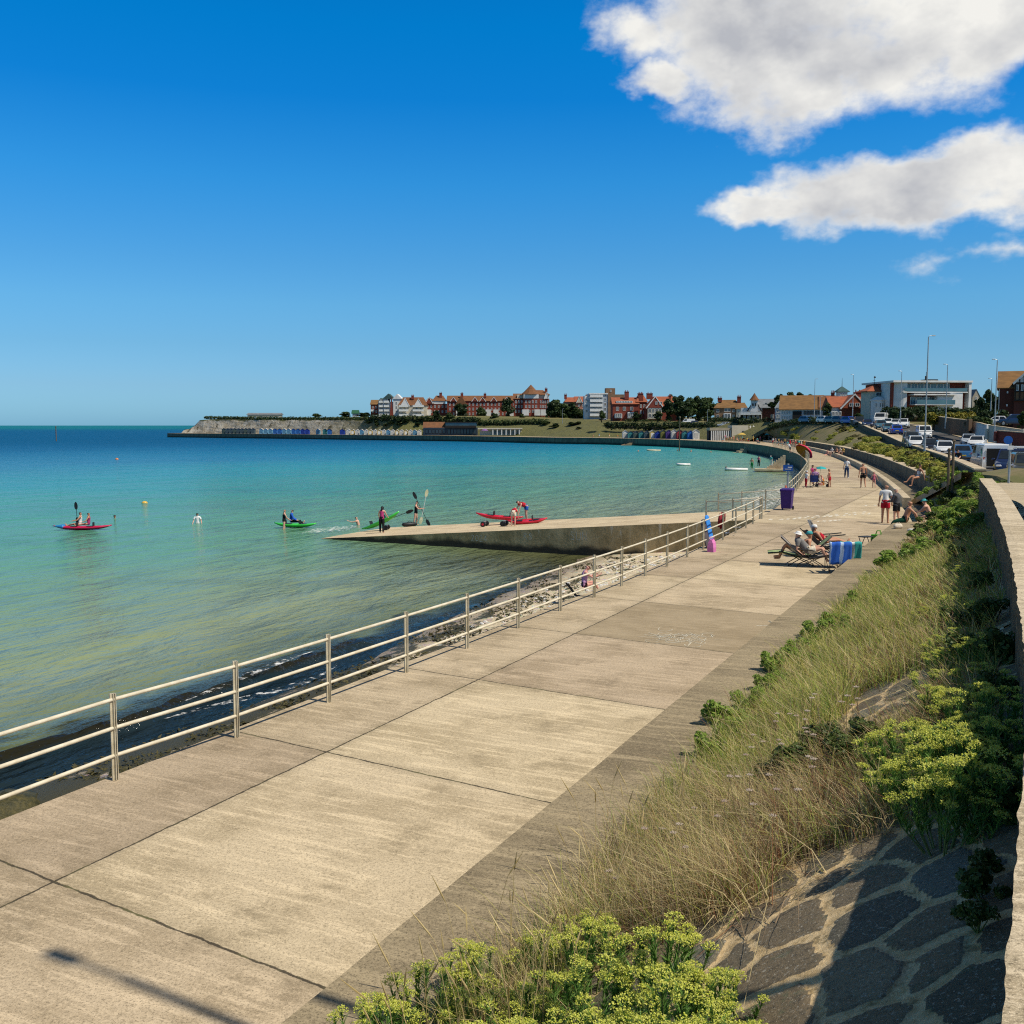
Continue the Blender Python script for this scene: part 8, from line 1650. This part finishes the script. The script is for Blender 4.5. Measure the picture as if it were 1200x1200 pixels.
# leafy green plants along the foot of the slope
LEAFY = [leafmat('leafy_green', (.15, .25, .035), (.28, .38, .07), .4, .5), leafmat('leafy_dark', (.05, .085, .02), (.11, .15, .035), .25, .5)]
def leafy_proto(seed, mt, n=900, size=.035, w=.5, h=.4):
    r_ = random.Random(seed); bl = [(r_.uniform(-1, 1)*w*.42, r_.uniform(-1, 1)*w*.42, r_.uniform(.25, .85)*h, r_.uniform(.14, .24)*w) for _ in range(9)]
    o = thing('leafy_plant', 'leafy plant', 'plant'); link_mesh('foliage', leaf_cloud(bl, n, size, 'foliage', mt, seed), mt, o); m = MB()
    for b_ in bl: m.tube([(0, 0, -.05), (b_[0]*.6, b_[1]*.6, b_[2]*.5), b_[:3]], [.01, .007, .004], 4, 0, False)
    m.build('stems', SAMP_S, o); return o
LP = [leafy_proto(31, LEAFY[0]), leafy_proto(32, LEAFY[0], 1100, .03), leafy_proto(33, LEAFY[1]), leafy_proto(34, LEAFY[1], 800, .03)]; lused = set()
LBL, GRP = 'bright leafy green plant at the foot of the slope beside the low wall', 'leafy plants along the low wall'
for i, (x, y) in enumerate(((838, 872), (858, 850), (850, 830), (880, 815), (872, 840), (900, 795), (905, 775), (925, 765), (938, 748), (958, 735), (978, 718), (1000, 702), (1020, 690), (1040, 676), (1056, 662), (915, 790), (945, 770), (985, 730))): plant(LP, lused, i % 2, x, y, .22, random.uniform(.6, .95), LBL, GRP)
LBL, GRP = 'dark leafy weed in the shadow at the foot of the retaining wall', 'dark weeds along the wall foot'
for i, (x, y) in enumerate(((1150, 920), (1165, 860), (1120, 915), (1170, 800), (1165, 760), (1160, 715), (1155, 680), (1152, 655), (1165, 930), (1130, 760), (1140, 725), (1125, 875), (1150, 1010), (1148, 1045), (1155, 985), (1120, 650), (1110, 720), (900, 905), (930, 895), (960, 870), (1010, 860), (990, 880))): plant(LP, lused, 2+i % 2, x, y, .18, random.uniform(.55, 1.0)*(.5 if 970 < y else 1), LBL if x > 1050 else 'dark leafy weed among the dry grass in the middle of the slope', GRP if x > 1050 else 'dark weeds among the dry grass')
LBL, GRP = 'bushy bright green plant on the far end of the slope by the wall bend', 'bushy plants on the far end of the slope'
for i in range(46):
    t = random.uniform(27, 45); n = random.uniform(-2.7, -.3); p = T(t, n); o = dup(LP[i % 2 if random.random() < .75 else 2]); o.location = (p.x, p.y, slope_z(n)-.03); o.rotation_euler = (0, 0, random.uniform(0, 6)); s_ = random.uniform(1.0, 1.9); o.scale = (s_, s_, s_*.75); o['label'] = LBL; o['group'] = GRP
for i in range(60):
    a = random.uniform(0, 3.99); k = random.random()*6.5; p = PATCH[int(a)][int(k)].lerp(PATCH[int(a)+1][int(k)+1], random.random())
    if abs(a-2) < .45: continue
    o = dup(LP[i % 2 if random.random() < .6 else 2]); o.location = p-Vector((0, 0, .03)); o.rotation_euler = (0, 0, random.uniform(0, 6)); s_ = random.uniform(1.1, 2.2); o.scale = (s_, s_, s_*.75); o['label'] = 'bushy green plant beside the concrete ramp below the end of the roadside wall'; o['group'] = 'bushy plants beside the concrete ramp'
# shrubs on the long bank
BS = [leafy_proto(41, leafmat('bank_shrub_green', (.22, .25, .04), (.34, .36, .075), .4, .6), 520, .13, 2.2, .8), leafy_proto(42, leafmat('bank_shrub_yellow', (.31, .30, .05), (.47, .43, .10), .4, .6), 520, .12, 2.0, .7), leafy_proto(43, leafmat('bank_shrub_dark', (.06, .07, .018), (.13, .10, .04), .2, .6), 420, .13, 2.0, .8)]
bused = set()
for q in BS: q.name = 'low_shrub'; q['category'] = 'shrub'
LBL, GRP = 'low yellow green shrub on the planted bank between the sea wall and the road wall', 'low shrubs on the planted bank'
cnt = 0
while cnt < 170:
    i = 69*random.random()**1.5; f = random.uniform(.03, .95); p = bank_pt(i, f)
    if i > 20 and mnoise.noise(Vector((p.x*.09+p.y*.05, p.y*.02-f*3, 1))) < -.02+.12*(i > 45): continue
    k = random.choices((0, 1, 2), (5, 3, 1.4 if f < .8 else 3))[0]; o = BS[k] if k not in bused else dup(BS[k]); bused.add(k); s_ = random.uniform(.55, 1.1)*(1 if i > 12 else .8)
    o.location = p+Vector((0, 0, -.1)); o.rotation_euler = (0, 0, random.uniform(0, 6)); o.scale = (s_*1.25, s_, s_*.8); o['label'] = LBL; o['group'] = GRP; cnt += 1
# seaweed thrown up along the water's edge, white flints
r = np.random.default_rng(5); n = 6500; t = r.uniform(2, 46, n); w0 = 6.1+np.maximum(0, t-22)*.13; f = np.clip(r.normal(.80, .13, n), .3, 1.02); nn = -9.95-f*w0
kp = np.array([mnoise.noise(Vector((a*.55, b_*.8, 4))) > -.1+.25*(c < .5) for a, b_, c in zip(t, nn, f)]); t, nn = t[kp], nn[kp]
P = t[:, None]*UUa+nn[:, None]*NNa; P[:, 2] = [beach_z(a, b_)+.02 for a, b_ in zip(t, nn)]; n = len(t)
a = r.normal(size=(n, 3))*np.array([1, 1, .25]); a /= np.linalg.norm(a, axis=1)[:, None]; b_ = np.cross(a, r.normal(size=(n, 3))*.5+np.array([0, 0, 1])); b_ /= np.linalg.norm(b_, axis=1)[:, None]; s_ = r.uniform(.03, .11, (n, 1))
V = np.stack([P-a*s_, P-b_*s_*.4, P+a*s_+np.array([0, 0, .03]), P+b_*s_*.4], 1).reshape(-1, 3); sw_ = link_mesh('seaweed', np_mesh(V, np.arange(4*n).reshape(n, 4)), WEED_M); tag(sw_, kind='stuff')
FLINT = mat('flint_white', (.66, .64, .6), (.5, .48, .44), scale=8, rough=.8, bump=.4)
for t_, n_, sz, lab in ((8.15, -10.35, .11, 'white flint on the beach below the second railing post'), (10.9, -10.5, .13, 'larger white flint on the beach below the third railing post')): q = T(t_, n_); lump('flint', lab, 'stone', (q.x, q.y, beach_z(t_, n_)+.9), sz, FLINT, t_, flat=.8)
m = MB()
rr2 = random.Random(8)
for k in range(420):
    t_ = rr2.uniform(26, 46); f = rr2.random()**1.3; w_ = 6.1+max(0, t_-22)*.13; q = -10.1-f*w_*.8; p = T(t_, q, beach_z(t_, q)); s_ = rr2.uniform(.03, .10); m.lathe([(.001, -s_*.5), (s_, 0), (s_*.7, s_*.45), (.001, s_*.6)], tuple(p), 5, 0, 1, rr2.uniform(.6, 1.3))
tag(m.build('pebbles', FLINT), kind='stuff')
